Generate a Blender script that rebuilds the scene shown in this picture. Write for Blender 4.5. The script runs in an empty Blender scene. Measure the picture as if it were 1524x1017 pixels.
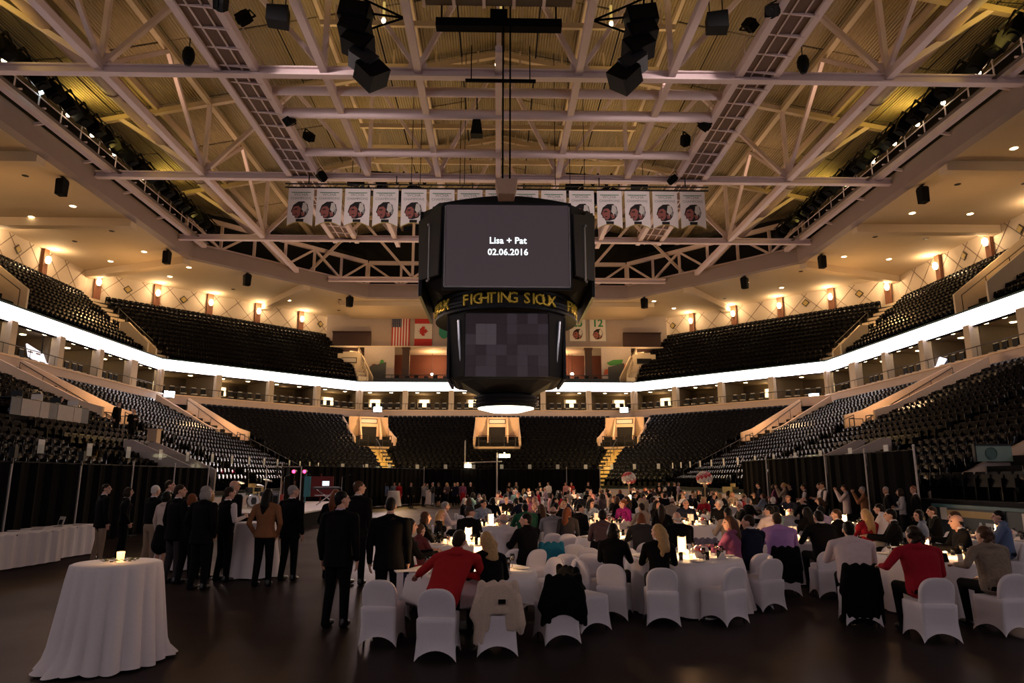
import bpy, bmesh, math, random
import numpy as np
from mathutils import Vector, Matrix, Quaternion
R = random.Random(7)
PI = math.pi
SC = bpy.context.scene
COL = SC.collection

# ------------------------------------------------------------------ camera, world, exposure
cam_d = bpy.data.cameras.new('camera')
cam_d.lens = 24.0; cam_d.sensor_width = 36.0; cam_d.clip_end = 400
cam = bpy.data.objects.new('camera', cam_d); COL.objects.link(cam)
cam.location = (0, 0, 2.0)
cam.rotation_euler = (math.radians(90 + 11.3), 0, math.radians(-1.24))
SC.camera = cam
w = bpy.data.worlds.new('world'); SC.world = w; w.use_nodes = True
w.node_tree.nodes['Background'].inputs[0].default_value = (0.004, 0.003, 0.003, 1)
w.node_tree.nodes['Background'].inputs[1].default_value = 1.0
vs = SC.view_settings
vs.view_transform = 'Standard'; vs.look = 'None'; vs.exposure = 0.0; vs.gamma = 1.0; vs.use_curve_mapping = False
SC.cycles.use_denoising = True
SC.cycles.max_bounces = 5; SC.cycles.diffuse_bounces = 3; SC.cycles.glossy_bounces = 2
SC.cycles.transmission_bounces = 3; SC.cycles.transparent_max_bounces = 12
SC.cycles.sample_clamp_indirect = 3.0
SC.cycles.caustics_reflective = False; SC.cycles.caustics_refractive = False
K = 1.0                                   # one dimmer for every lamp in the hall
RIBBON_L = 8.0 * K                        # radiance of the ribbon display
def point(name, loc, watts, col=(1, .62, .3), r=.15):
    l = bpy.data.lights.new(name, 'POINT'); l.energy = watts * K; l.color = col; l.shadow_soft_size = r
    o = bpy.data.objects.new(name, l); o.location = loc; COL.objects.link(o); return o
def spot(name, loc, target, watts, col=(1, .7, .45), angle=60, blend=.6, r=.2):
    l = bpy.data.lights.new(name, 'SPOT'); l.energy = watts * K; l.color = col; l.spot_size = math.radians(angle)
    l.spot_blend = blend; l.shadow_soft_size = r
    o = bpy.data.objects.new(name, l); o.location = loc
    o.rotation_euler = (Vector(target) - Vector(loc)).to_track_quat('-Z', 'Y').to_euler(); COL.objects.link(o); return o
def area(name, loc, target, sx, sy, watts, col=(1, .75, .5)):
    l = bpy.data.lights.new(name, 'AREA'); l.energy = watts * K; l.color = col; l.shape = 'RECTANGLE'; l.size = sx; l.size_y = sy
    o = bpy.data.objects.new(name, l); o.location = loc
    o.rotation_euler = (Vector(target) - Vector(loc)).to_track_quat('-Z', 'Y').to_euler(); COL.objects.link(o); return o
WARM = (1.0, .56, .22); SODIUM = (1.0, .60, .14)
# house lamps above the roof trusses, thrown up at the decking
for y in (14, 26, 38, 50, 63):
    for x in (-21, -9, 9, 21):
        area('roof_uplight', (x, y, 24.6), (x * .97, y, 30), 2.5, 2.5, 78 if abs(x) > 15 else 145, (1.0, .62, .36) if abs(x) > 15 else (1.0, .68, .24))
for s in (-1, 1):
    for y in (18, 30, 42, 54):
        area('eave_uplight', (s * 26.6, y, 24.5), (s * 23.0, y, 28.0), .5, 6, 210, (1.0, .70, .14))
# fill spots added to brighten the banners and trusses, no fixture behind them
for x in (-12.4, 12.4): spot('banner_fill', (x, 20, 21.6), (x * .52, 44.2, 19.6), 7000, (1.0, .82, .78), 36, 1.0, .3)
# soft overhead fills added to brighten the dance floor and tables
spot('floor_fill', (-5, 42, 23.0), (-4.0, 38, 0), 16000, (1.0, .80, .80), 46, 1.0, .6)
spot('floor_fill', (-5, 27, 23.0), (-3.6, 19.5, 0), 1200, (1.0, .80, .80), 30, 1.0, .6)
spot('floor_fill', (9, 33, 23.0), (6, 24, 0), 1500, (1.0, .72, .6), 60, .9, .6)

# ------------------------------------------------------------------ materials
MATS = {}
def mat(name, col, rough=.7, metal=0., emit=None, es=0., noise=.12, nscale=6., bump=0., bscale=40., spec=.4, col2=None, sheen=0.):
    if name in MATS: return MATS[name]
    m = bpy.data.materials.new(name); m.use_nodes = True; MATS[name] = m
    nt = m.node_tree; b = nt.nodes['Principled BSDF']
    b.inputs['Roughness'].default_value = rough; b.inputs['Metallic'].default_value = metal
    b.inputs['Specular IOR Level'].default_value = spec
    if sheen: b.inputs['Sheen Weight'].default_value = sheen
    if noise > 0 or col2:
        tc = nt.nodes.new('ShaderNodeTexCoord'); nz = nt.nodes.new('ShaderNodeTexNoise')
        nz.inputs['Scale'].default_value = nscale; nz.inputs['Detail'].default_value = 4
        nt.links.new(tc.outputs['Object'], nz.inputs['Vector'])
        mx = nt.nodes.new('ShaderNodeMix'); mx.data_type = 'RGBA'
        c2 = col2 if col2 else tuple(min(1, c * (1 + noise)) for c in col)
        c1 = col if col2 else tuple(c * (1 - noise) for c in col)
        mx.inputs['A'].default_value = (*c1, 1); mx.inputs['B'].default_value = (*c2, 1)
        nt.links.new(nz.outputs['Fac'], mx.inputs['Factor']); nt.links.new(mx.outputs['Result'], b.inputs['Base Color'])
        if bump:
            n2 = nt.nodes.new('ShaderNodeTexNoise'); n2.inputs['Scale'].default_value = bscale
            nt.links.new(tc.outputs['Object'], n2.inputs['Vector'])
            bp = nt.nodes.new('ShaderNodeBump'); bp.inputs['Strength'].default_value = bump; bp.inputs['Distance'].default_value = .02
            nt.links.new(n2.outputs['Fac'], bp.inputs['Height']); nt.links.new(bp.outputs['Normal'], b.inputs['Normal'])
    else:
        b.inputs['Base Color'].default_value = (*col, 1)
    if emit:
        b.inputs['Emission Color'].default_value = (*emit, 1); b.inputs['Emission Strength'].default_value = es * K
    return m

# ------------------------------------------------------------------ mesh builder
class MB:
    def __init__(s): s.v = []; s.f = []; s.m = []
    def add(s, vs_, fs, mi=0):
        b = len(s.v); s.v.extend(tuple(p) for p in vs_)
        for f in fs: s.f.append(tuple(i + b for i in f)); s.m.append(mi)
    def box(s, c, d, mi=0, rz=0., M=None):
        x, y, z = d[0] / 2, d[1] / 2, d[2] / 2
        P = [Vector((a * x, b_ * y, e * z)) for a in (-1, 1) for b_ in (-1, 1) for e in (-1, 1)]
        if M is not None: P = [M @ p for p in P]
        if rz:
            q = Matrix.Rotation(rz, 3, 'Z'); P = [q @ p for p in P]
        c = Vector(c); s.add([p + c for p in P], [(0, 1, 3, 2), (4, 6, 7, 5), (0, 4, 5, 1), (2, 3, 7, 6), (0, 2, 6, 4), (1, 5, 7, 3)], mi)
    def beam(s, a, b, w_, h_, mi=0):
        a = Vector(a); b = Vector(b); d = (b - a).normalized()
        up = Vector((0, 0, 1)) if abs(d.z) < .98 else Vector((0, 1, 0))
        sd = d.cross(up).normalized(); up = sd.cross(d)
        P = []
        for e in (a, b):
            for i, j in ((-1, -1), (1, -1), (1, 1), (-1, 1)): P.append(e + sd * (i * w_ / 2) + up * (j * h_ / 2))
        s.add(P, [(0, 3, 2, 1), (4, 5, 6, 7), (0, 1, 5, 4), (1, 2, 6, 5), (2, 3, 7, 6), (3, 0, 4, 7)], mi)
    def tube(s, pts, r, n=6, mi=0, cap=True):
        pts = [Vector(p) for p in pts]; rr = r if isinstance(r, (list, tuple)) else [r] * len(pts)
        base = len(s.v); prev = None
        for k, p in enumerate(pts):
            d = (pts[min(k + 1, len(pts) - 1)] - pts[max(k - 1, 0)]).normalized()
            if prev is None:
                up = Vector((0, 0, 1)) if abs(d.z) < .9 else Vector((1, 0, 0)); sd = d.cross(up).normalized()
            else:
                sd = (prev - d * prev.dot(d)).normalized()
            prev = sd; u = d.cross(sd)
            for i in range(n):
                a = 2 * PI * i / n; s.v.append(tuple(p + (sd * math.cos(a) + u * math.sin(a)) * rr[k]))
        for k in range(len(pts) - 1):
            for i in range(n):
                j = (i + 1) % n
                s.f.append((base + k * n + i, base + k * n + j, base + (k + 1) * n + j, base + (k + 1) * n + i)); s.m.append(mi)
        if cap:
            s.f.append(tuple(base + i for i in range(n))[::-1]); s.m.append(mi)
            e = base + (len(pts) - 1) * n; s.f.append(tuple(e + i for i in range(n))); s.m.append(mi)
    def lathe(s, prof, n=16, c=(0, 0, 0), mi=0, a0=0., a1=2 * PI):
        base = len(s.v); full = abs(a1 - a0 - 2 * PI) < 1e-6; cols = n if full else n + 1
        for r, z in prof:
            for i in range(cols):
                a = a0 + (a1 - a0) * i / n; s.v.append((c[0] + r * math.cos(a), c[1] + r * math.sin(a), c[2] + z))
        for k in range(len(prof) - 1):
            for i in range(n):
                j = (i + 1) % cols
                s.f.append((base + k * cols + i, base + k * cols + j, base + (k + 1) * cols + j, base + (k + 1) * cols + i)); s.m.append(mi)
    def ball(s, c, r, n=8, m_=6, mi=0):
        r3 = r if isinstance(r, (tuple, list)) else (r, r, r); base = len(s.v)
        for k in range(m_ + 1):
            t = PI * k / m_
            for i in range(n):
                a = 2 * PI * i / n
                s.v.append((c[0] + r3[0] * math.sin(t) * math.cos(a), c[1] + r3[1] * math.sin(t) * math.sin(a), c[2] - r3[2] * math.cos(t)))
        for k in range(m_):
            for i in range(n):
                j = (i + 1) % n
                s.f.append((base + k * n + i, base + k * n + j, base + (k + 1) * n + j, base + (k + 1) * n + i)); s.m.append(mi)
    def prism(s, poly, h, O=(0, 0, 0), U=(1, 0, 0), V=(0, 0, 1), mi=0):
        """poly in the U,V plane, thickness h along U x V"""
        O = Vector(O); U = Vector(U); V = Vector(V); N = U.cross(V); n = len(poly)
        P = [O + U * a + V * b for a, b in poly]
        s.add(P + [p + N * h for p in P], [tuple(range(n))[::-1], tuple(range(n, 2 * n))] + [(i, (i + 1) % n, n + (i + 1) % n, n + i) for i in range(n)], mi)
    def build(s, name, mats, parent=None, smooth=False, loc=None, fixn=True):
        me = bpy.data.meshes.new(name); me.from_pydata(s.v, [], s.f)
        if not isinstance(mats, (list, tuple)): mats = [mats]
        for m in mats: me.materials.append(m)
        if len(mats) > 1: me.polygons.foreach_set('material_index', s.m)
        if smooth: me.polygons.foreach_set('use_smooth', [True] * len(s.f))
        if fixn:
            bm = bmesh.new(); bm.from_mesh(me); bmesh.ops.recalc_face_normals(bm, faces=bm.faces); bm.to_mesh(me); bm.free()
        return link(name, me, parent, loc)
def link(name, data, parent=None, loc=None):
    o = bpy.data.objects.new(name, data); COL.objects.link(o)
    if loc is not None: o.location = loc
    if parent is not None: o.parent = parent
    return o
def empty(name, loc=(0, 0, 0), rz=0., label=None, cat=None, group=None, kind=None):
    o = link(name, None, None, loc); o.rotation_euler = (0, 0, rz); o.empty_display_size = .1
    return tag(o, label, cat, group, kind)
def tag(o, label=None, cat=None, group=None, kind=None):
    if label: o['label'] = label
    if cat: o['category'] = cat
    if group: o['group'] = group
    if kind: o['kind'] = kind
    return o
KIDS = {}
def copy_tree(o, parent=None, loc=None, rz=None, label=None):
    c = o.copy(); COL.objects.link(c)
    if parent is not None: c.parent = parent
    if loc is not None: c.location = loc
    if rz is not None: c.rotation_euler = (0, 0, rz)
    if label: c['label'] = label
    for ch in o.children: copy_tree(ch, c)
    return c
ORD = ['first', 'second', 'third', 'fourth', 'fifth', 'sixth', 'seventh', 'eighth', 'ninth', 'tenth', 'eleventh', 'twelfth', 'thirteenth', 'fourteenth',
       'fifteenth', 'sixteenth', 'seventeenth', 'eighteenth', 'nineteenth', 'twentieth', 'twenty-first', 'twenty-second', 'twenty-third', 'twenty-fourth',
       'twenty-fifth', 'twenty-sixth', 'twenty-seventh', 'twenty-eighth', 'twenty-ninth', 'thirtieth']
_T = ['twentieth', 'thirtieth', 'fortieth', 'fiftieth', 'sixtieth']; _N = ['twenty', 'thirty', 'forty', 'fifty', 'sixty']
for _i in range(31, 70): ORD.append(_T[_i // 10 - 2] if _i % 10 == 0 else _N[_i // 10 - 2] + '-' + ORD[_i % 10 - 1])
def text_mesh(txt, size, m, name, parent=None, depth=.01, bold=0.):
    cu = bpy.data.curves.new('lettering', 'FONT'); cu.body = txt; cu.size = size; cu.align_x = 'CENTER'; cu.align_y = 'CENTER'
    cu.extrude = depth; cu.offset = bold; cu.resolution_u = 2
    o = bpy.data.objects.new('lettering', cu); COL.objects.link(o)
    dg = bpy.context.evaluated_depsgraph_get(); dg.update()
    me = bpy.data.meshes.new_from_object(o.evaluated_get(dg)); bpy.data.objects.remove(o); bpy.data.curves.remove(cu)
    me.materials.clear(); me.materials.append(m)
    return link(name, me, parent)
# ------------------------------------------------------------------ the bowl: octagon offset d outward from the rink line
YM = 27.5
def off(d, y0=None):
    X = 13.5 + d; Yf = 59 + d; C = 67.4 + 1.4142 * d
    e = [(-X, C - X), (-(C - Yf), Yf), (C - Yf, Yf), (X, C - X)]
    if y0 is not None: return [(-X, y0)] + e + [(X, y0)]
    return e + [(X, 2 * YM - (C - X)), (C - Yf, 2 * YM - Yf), (-(C - Yf), 2 * YM - Yf), (-X, 2 * YM - (C - X))]
SEGN = ['left side', 'far left corner', 'far end', 'far right corner', 'right side']
def zlow(d): return 1.35 + .425 * d
def zup(d): return 12.55 + .70 * (d - 16.9)
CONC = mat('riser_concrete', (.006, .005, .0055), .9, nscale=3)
PEACH = mat('peach_plaster', (.62, .44, .30), .75, nscale=2, noise=.08)
CREAM = mat('cream_plaster', (.66, .56, .42), .75, nscale=2, noise=.06)
TAUPE = mat('taupe_wall', (.36, .29, .26), .8, nscale=2, noise=.06)
PINK = mat('fascia_paint', (.46, .36, .34), .6, nscale=2, noise=.06)
BLACK = mat('flat_black', (.003, .003, .0035), .9, noise=.1, spec=.08)
DARK = mat('charcoal_metal', (.008, .008, .010), .5, spec=.2)
STEPY = mat('step_yellow', (.62, .44, .18), .7)
FLOORM = mat('floor_cover', (.019, .0135, .0138), .9, nscale=.35, noise=.4, bump=.05, bscale=3, spec=0.)
nt = FLOORM.node_tree; _b = nt.nodes['Principled BSDF']; _o = nt.nodes['Material Output']; _g = nt.nodes.new('ShaderNodeBsdfGlossy'); _g.inputs['Roughness'].default_value = .36; _g.inputs[0].default_value = (.9, .82, .82, 1)
_n = nt.nodes.new('ShaderNodeTexNoise'); _n.inputs['Scale'].default_value = .5; _n.inputs['Detail'].default_value = 5; _t = nt.nodes.new('ShaderNodeTexCoord'); nt.links.new(_t.outputs['Object'], _n.inputs['Vector'])
_r = nt.nodes.new('ShaderNodeMapRange'); _r.inputs[3].default_value = .035; _r.inputs[4].default_value = .09; nt.links.new(_n.outputs['Fac'], _r.inputs[0])
_m = nt.nodes.new('ShaderNodeMixShader'); nt.links.new(_r.outputs[0], _m.inputs[0]); nt.links.new(_b.outputs[0], _m.inputs[1]); nt.links.new(_g.outputs[0], _m.inputs[2]); nt.links.new(_m.outputs[0], _o.inputs[0])
# floor
f = MB(); f.box((0, 26, -.1), (36, 84, .2)); tag(f.build('floor', FLOORM), 'dark glossy covered rink floor', kind='structure')
# ---- lower stands, one stepped section per side
def strip(mb, p0, p1, q1, q0, mi=0): mb.add([p0, p1, q1, q0], [(0, 1, 2, 3)], mi)
NROW = 20; DR = .8
SIDE_Y0 = 4.0
names = ['stand_left', 'stand_corner_left', 'stand_end', 'stand_corner_right', 'stand_right']
for sgi in range(5):
    mb = MB()
    for i in range(NROW):
        a, b = off(i * DR, SIDE_Y0), off((i + 1) * DR, SIDE_Y0)
        z0 = zlow(i * DR - DR) if i else 0.0; z1 = zlow(i * DR)
        A0, A1, B0, B1 = a[sgi], a[sgi + 1], b[sgi], b[sgi + 1]
        strip(mb, (*A0, z0), (*A1, z0), (*A1, z1), (*A0, z1)); strip(mb, (*A0, z1), (*A1, z1), (*B1, z1), (*B0, z1))
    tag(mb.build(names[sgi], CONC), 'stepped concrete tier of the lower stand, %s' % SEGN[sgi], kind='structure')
# ---- the aisles and vomitories of the lower stand (plan lines from d=0 to d=16)
def P_end(s): return lambda d: (s * (8.4 + .4142 * d), 59 + d)
def P_cor(s): return lambda d: (s * (13.5 + d), 53.9 + .4142 * d)
def P_side(s, y): return lambda d: (s * (13.5 + d), y)
AISLES = [('far end, middle', lambda d: (0., 59 + d), 2.25, False), ('far end, left', P_end(-1), 2.0, True), ('far end, right', P_end(1), 2.0, True),
          ('far left corner', P_cor(-1), 1.7, True), ('far right corner', P_cor(1), 1.7, True),
          ('left side', P_side(-1, 39.8), 1.7, True), ('right side', P_side(1, 40.6), 1.7, True)]
STAIRS = [('left side near', P_side(-1, 28.2), .6), ('right side near', P_side(1, 28.2), .6)]
LANES = []
for n, fn, hw, ais in AISLES:
    LANES.append((fn(6.9), fn(15.6), hw + .15))
    if ais: LANES.append((fn(0), fn(8.2), .98))
LANES[0] = (AISLES[0][1](6.3), AISLES[0][1](15.6), 2.4)
for n, fn, hw in STAIRS: LANES.append((fn(0), fn(16), .7))
LANES += [((-14, 33.0), (-17.4, 33.0), 1.2), ((14, 30.6), (17, 30.6), 1.1), ((14, 20.5), (21, 20.5), 1.9), ((-17.5, 34.5), (-26, 34.5), 0)]
def blocked(x, y):
    for (ax, ay), (bx, by), hw in LANES:
        dx, dy = bx - ax, by - ay; L2 = dx * dx + dy * dy
        t = ((x - ax) * dx + (y - ay) * dy) / L2
        if 0 <= t <= 1 and abs((x - ax) * dy - (y - ay) * dx) / math.sqrt(L2) < hw: return True
    return False
# ---- seats
SEATM = mat('seat_plastic', (.0035, .0035, .0052), .24, nscale=1.5, noise=.25, spec=.07)
def seat_mb():
    m = MB()   # faces +Y, origin on the tread under the seat
    o = [(-.22, .36), (.22, .36), (.235, .70), (.17, .84), (-.17, .84), (-.235, .70)]
    m.prism(o, .05, O=(0, .02, 0), U=(1, 0, 0), V=(0, -.20, .98))
    m.prism([(-.21, 0), (.21, 0), (.19, .36), (-.19, .36)], .05, O=(0, .16, .40), U=(1, 0, 0), V=(0, -.25, .97))
    m.box((-.255, .06, .33), (.035, .30, .62)); m.box((.255, .06, .33), (.035, .30, .62))
    return m
SB = seat_mb(); SV = np.array(SB.v); SFc = SB.f
CAMV = Vector((0, 0, 2.0))
def topx(x, y, z):
    a = math.radians(11.3); b = math.radians(1.24)
    X = x * math.cos(b) - y * math.sin(b); Y = x * math.sin(b) + y * math.cos(b); Z = z - 2
    zc = Y * math.cos(a) + Z * math.sin(a); yc = -Y * math.sin(a) + Z * math.cos(a)
    return 762 + 1016 * X / zc, 508.5 - 1016 * yc / zc, zc
def seat_spots(d0, n, dr, zf, segs, blk, y0, gap=.515):
    out = []
    for i in range(n):
        a = off(d0 + i * dr + .42, y0)
        for sgi in segs:
            A, B = Vector(a[sgi]), Vector(a[sgi + 1]); L = (B - A).length; u = (B - A) / L
            k = int((L - .7) / gap); st = (L - (k - 1) * gap) / 2
            nx, ny = (u.y, -u.x)      # inward
            rz = math.atan2(ny, nx) - PI / 2
            for j in range(k):
                p = A + u * (st + j * gap)
                if blk(p.x, p.y): continue
                out.append((p.x, p.y, zf(d0 + i * dr), rz, i, sgi))
    return out
low = seat_spots(0.0, NROW, DR, zlow, range(5), blocked, 8.0)
def near_key(s):
    px, py, zc = topx(s[0], s[1], s[2] + .6)
    vis = zc > 1 and -5 < px < 1530 and 0 < py < 1000
    if s[2] < 2.9 and not (s[0] > 0 and s[1] < 22): vis = False
    return zc if vis else 1e9
order = sorted(range(len(low)), key=lambda i: near_key(low[i]))
ones = set(order[:300])
def mass(name, spots, label):
    n = len(spots); A = np.array([s[:4] for s in spots]); c, s_ = np.cos(A[:, 3])[:, None], np.sin(A[:, 3])[:, None]
    V = np.empty((n, len(SV), 3)); V[:, :, 0] = SV[:, 0] * c - SV[:, 1] * s_ + A[:, 0:1]; V[:, :, 1] = SV[:, 0] * s_ + SV[:, 1] * c + A[:, 1:2]; V[:, :, 2] = SV[:, 2] + A[:, 2:3]
    lt = np.array([len(f_) for f_ in SFc]); idx = np.concatenate([np.array(f_) for f_ in SFc])
    L = (idx[None, :] + (np.arange(n) * len(SV))[:, None]).ravel(); tot = np.tile(lt, n); ls = np.concatenate([[0], np.cumsum(tot)[:-1]])
    me = bpy.data.meshes.new(name); me.vertices.add(n * len(SV)); me.vertices.foreach_set('co', V.ravel())
    me.loops.add(len(L)); me.loops.foreach_set('vertex_index', L.astype(np.int32)); me.polygons.add(len(tot))
    me.polygons.foreach_set('loop_start', ls.astype(np.int32)); me.polygons.foreach_set('loop_total', tot.astype(np.int32))
    me.materials.append(SEATM); me.update(calc_edges=True); me.validate()
    return tag(link(name, me), label, 'seats', kind='stuff')
mass('arena_seating', [s for i, s in enumerate(low) if i not in ones], 'rows of dark folding seats filling the lower stands all round')
smesh = seat_mb().build('arena_seat', SEATM)
first = True
cnt_ = {}
for i in sorted(ones, key=lambda i: (low[i][5], low[i][4], low[i][1])):
    x, y, z, rz, row, sgi = low[i]; cnt_[sgi, row] = cnt_.get((sgi, row), 0) + 1
    o = smesh if first else smesh.copy()
    if not first: COL.objects.link(o)
    first = False
    o.location = (x, y, z); o.rotation_euler = (0, 0, rz)
    tag(o, 'dark arena seat, %s row up on the %s, %s in view from the camera' % (ORD[row], SEGN[sgi], ORD[cnt_[sgi, row] - 1]), 'seat', 'seats in the lower stand, %s, %s row' % (SEGN[sgi], ORD[row]))
# ---- vomitories
def frame(fn, da, zoff=0):
    a = Vector(fn(da)); b = Vector(fn(da + 1)); u = (b - a).normalized()    # outward
    return a, u, Vector((u.y, -u.x))                                        # base, outward, right-hand side (seen from the rink)
WHITE_SIGN = mat('sign_white', (.55, .50, .45), .6, noise=.03)
RAIL = mat('rail_dark', (.03, .026, .024), .5)
LAMPW = mat('flood_lamp', (.9, .9, .9), .5, emit=(.85, .95, 1.0), es=20, noise=0)
DOORK = mat('dark_doorway', (.008, .007, .007), .8)
def vom(where, fn, hw, style, sign=True):
    d0, d1 = 8.2, 15.3
    a, u, s = frame(fn, d0); zf = zlow(8.2) + (.15 if style == 'end' else -.3)
    e = empty('vomitory', (a.x, a.y, 0), 0, 'peach walled stand entrance with sloping parapets, %s' % where, 'stand entrance')
    ang = math.atan2(u.y, u.x) - PI / 2; e.rotation_euler = (0, 0, ang)       # local +Y outward, +X = right
    L = d1 - d0
    f_ = MB(); f_.box((0, L / 2, zf - .1), (2 * hw, L, .2)); f_.build('landing', PEACH, e)
    for sd in (-1, 1):
        # parapet: follows the rake of the rows
        zt0, zt1 = zlow(d0) + 1.0, zlow(d1) + (1.15 if style != 'end' else .55)
        m = MB(); m.prism([(0, zf), (L, zf), (L, zt1), (1.2, zt0 + .35), (0, zt0)], .18, O=(sd * hw - .09, 0, 0), U=(0, 1, 0), V=(0, 0, 1)); m.build('parapet', PEACH, e)
        if style == 'end':       # inner cheeks either side of the doorway
            m = MB(); m.prism([(2.2, zf), (L, zf), (L, zf + 3.1), (3.4, zf + 3.1), (2.2, zf + 1.15)], .14, O=(sd * 1.0, 0, 0), U=(0, 1, 0), V=(0, 0, 1)); m.build('cheek_wall', PEACH, e)
            m = MB(); m.box((sd * (hw + 1.0) / 2, 3.4, zf + 1.2), (hw - 1.0, .12, 2.6)); m.build('wing_wall', PEACH, e)
        r_ = MB()
        for yy in (.05, .9): r_.tube([(sd * (hw - .45), yy, zf), (sd * (hw - .45), yy, zf + 1.05)], .03)
        r_.tube([(sd * .7, .05, zf + 1.05), (sd * (hw - .45), .05, zf + 1.05), (sd * (hw - .45), .9, zf + 1.05)], .03)
        r_.tube([(sd * .7, .05, zf + .55), (sd * (hw - .45), .05, zf + .55)], .022); r_.tube([(sd * .7, .05, zf), (sd * .7, .05, zf + 1.05)], .03)
        r_.build('handrail', RAIL, e)
    yb = 3.5 if style == 'end' else L
    m = MB(); zt = zf + 3.15
    m.box((-hw + (hw - .85) / 2, yb + .1, (zf + zt) / 2), (hw - .85, .2, zt - zf)); m.box((hw - (hw - .85) / 2, yb + .1, (zf + zt) / 2), (hw - .85, .2, zt - zf))
    m.box((0, yb + .1, zf + 2.65), (1.7, .2, 1.0)); 
    if style != 'side': m.build('door_wall', PEACH, e)
    m = MB(); m.box((0, yb + .32, zf + 1.1), (1.9, .1, 2.3)); m.build('doorway', DOORK, e)
    if style == 'side':      # stair flight between the walls up to the concourse
        n = 12
        for i in range(n):
            z = zf + (zlow(d1) - zf) * (i + 1) / n; m = MB(); m.box((0, 2.2 + (L - 2.2) * (i + .5) / n, (zf + z) / 2), (2 * hw - .2, (L - 2.2) / n, z - zf)); m.build('step', PEACH, e)
        m = MB()
        for sd in (-1, 1):
            m.tube([(sd * (hw - .2), 1.2, zf + 1.0), (sd * (hw - .2), L, zlow(d1) + 1.0)], .03)
            for k in range(5):
                t = k / 4; m.tube([(sd * (hw - .2), 1.2 + (L - 1.2) * t, zf + (zlow(d1) - zf) * t), (sd * (hw - .2), 1.2 + (L - 1.2) * t, zf + 1.0 + (zlow(d1) - zf) * t)], .02)
        m.build('stair_rail', RAIL, e)
    if sign and style == 'end':
        m = MB(); m.box((0, yb - .04, zf + 2.72), (1.75, .05, .50)); b = m.build('sign_frame', RAIL, e)
        m = MB(); m.box((0, yb - .075, zf + 2.72), (1.6, .03, .36)); b2 = m.build('sign_panel', WHITE_SIGN, b)
    return e
for n, fn, hw, ais in AISLES:
    vom(n, fn, hw, 'end' if 'end' in n else 'side')
    a, u, s = frame(fn, 8.2)
    if ais:                                    # the flight of aisle steps below the landing
        st = empty('aisle_stair', (a.x, a.y, 0), math.atan2(u.y, u.x) - PI / 2, 'flight of yellow edged aisle steps below the stand entrance, %s' % n, 'stairs')
        for i in range(18):
            d = -8.0 + i * .44; z = zlow(8.2 + d) - .12; m = MB(); m.box((0, d, z), (1.75, .44, .34)); o = m.build('step', STEPY, st)
        m = MB(); m.tube([(0.0, -7.6, zlow(.6) + 1.0), (0.0, -.3, zlow(7.9) + 1.0)], .025)
        for k in range(6): m.tube([(0, -7.6 + 1.46 * k, zlow(.6 + 1.46 * k)), (0, -7.6 + 1.46 * k, zlow(.6 + 1.46 * k) + 1.0)], .025)
        m.build('handrail', RAIL, st)
for n, fn, hw in STAIRS:
    a, u, s = frame(fn, 0)
    st = empty('aisle_stair', (a.x, a.y, 0), math.atan2(u.y, u.x) - PI / 2, 'flight of aisle steps with lit yellow nosings, %s' % n, 'stairs')
    LITST = mat('step_light_strip', (.7, .5, .2), .6, emit=(1, .6, .15), es=.55, noise=0)
    for i in range(20):
        m = MB(); m.box((0, i * DR + .2, zlow(i * DR) - .05), (1.1, .4, .4)); s1 = m.build('step', CONC, st)
        if i > 1: m = MB(); m.box((0, i * DR - .005, zlow(i * DR) + .1), (.55, .03, .12)); m.build('nosing', LITST, s1)
# warm light in the entrances
for n, fn, hw, ais in AISLES:
    a = fn(9.6); point('entrance_lamp', (a[0], a[1], zlow(7.4) + 2.9), 260, (1.0, .58, .28), .25)
    if ais: a = fn(-.5); point('aisle_fill', (a[0], a[1], zlow(4.0) + 3.4), 2400 if 'end' in n else 90, (1.0, .62, .2), .25)  # second light is a fill added in mid-air to brighten the aisle steps
for n, (fx, fy) in (('far end, left', (-13.0, 74.4)), ('far end, right', (13.9, 74.4)), ('far left corner', (-29.2, 61.0)), ('far right corner', (29.0, 61.5))):
    m = MB(); m.box((0, 0, .32), (.95, .5, .6)); m.box((0, 0, .02), (.3, .3, .12)); h = m.build('flood_light', DARK, loc=(fx, fy, 8.95))
    ang = math.atan2(-fy + 30, -fx); h.rotation_euler = (0, 0, ang + PI / 2); tag(h, 'white square flood light on the fascia ledge, %s' % n, 'lamp')
    m = MB(); m.box((0, -.26, .32), (.85, .04, .52)); m.build('lens', LAMPW, h); spot('flood_beam', (fx * .965, fy - .9, 9.25), (-4.5, 24, 0) if fx < 0 else (6, 30, 0), 9500 if fx < 0 else 1800, (1, .84, .86), 46, .9, 2.2)
# ---- fascia and suites
PINKM = PINK
def ring(name, da, za, db, zb, thick_d, m, label, loop=True, kind='structure', segs=None):
    """a band between offsets da..da+thick and heights za..zb all round"""
    p, q = off(da), off(da + thick_d); n = len(p); mb = MB()
    for i in range(n):
        j = (i + 1) % n; A, B, C_, D_ = p[i], p[j], q[j], q[i]
        mb.add([(*A, za), (*B, za), (*B, zb), (*A, zb), (*D_, za), (*C_, za), (*C_, zb), (*D_, zb)], [(0, 1, 2, 3), (5, 4, 7, 6), (3, 2, 6, 7), (1, 0, 4, 5)])
    return tag(mb.build(name, m), label, kind=kind)
def slab(name, d0, d1, z, t, m, label, segs=None):
    p, q = off(d0), off(d1); n = len(p); mb = MB()
    for i in (range(n) if segs is None else segs):
        j = (i + 1) % n
        mb.add([(*p[i], z), (*p[j], z), (*q[j], z), (*q[i], z), (*p[i], z + t), (*p[j], z + t), (*q[j], z + t), (*q[i], z + t)], [(0, 1, 2, 3), (7, 6, 5, 4), (0, 4, 5, 1), (2, 6, 7, 3)])
    return tag(mb.build(name, m), label, kind='structure')
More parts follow.
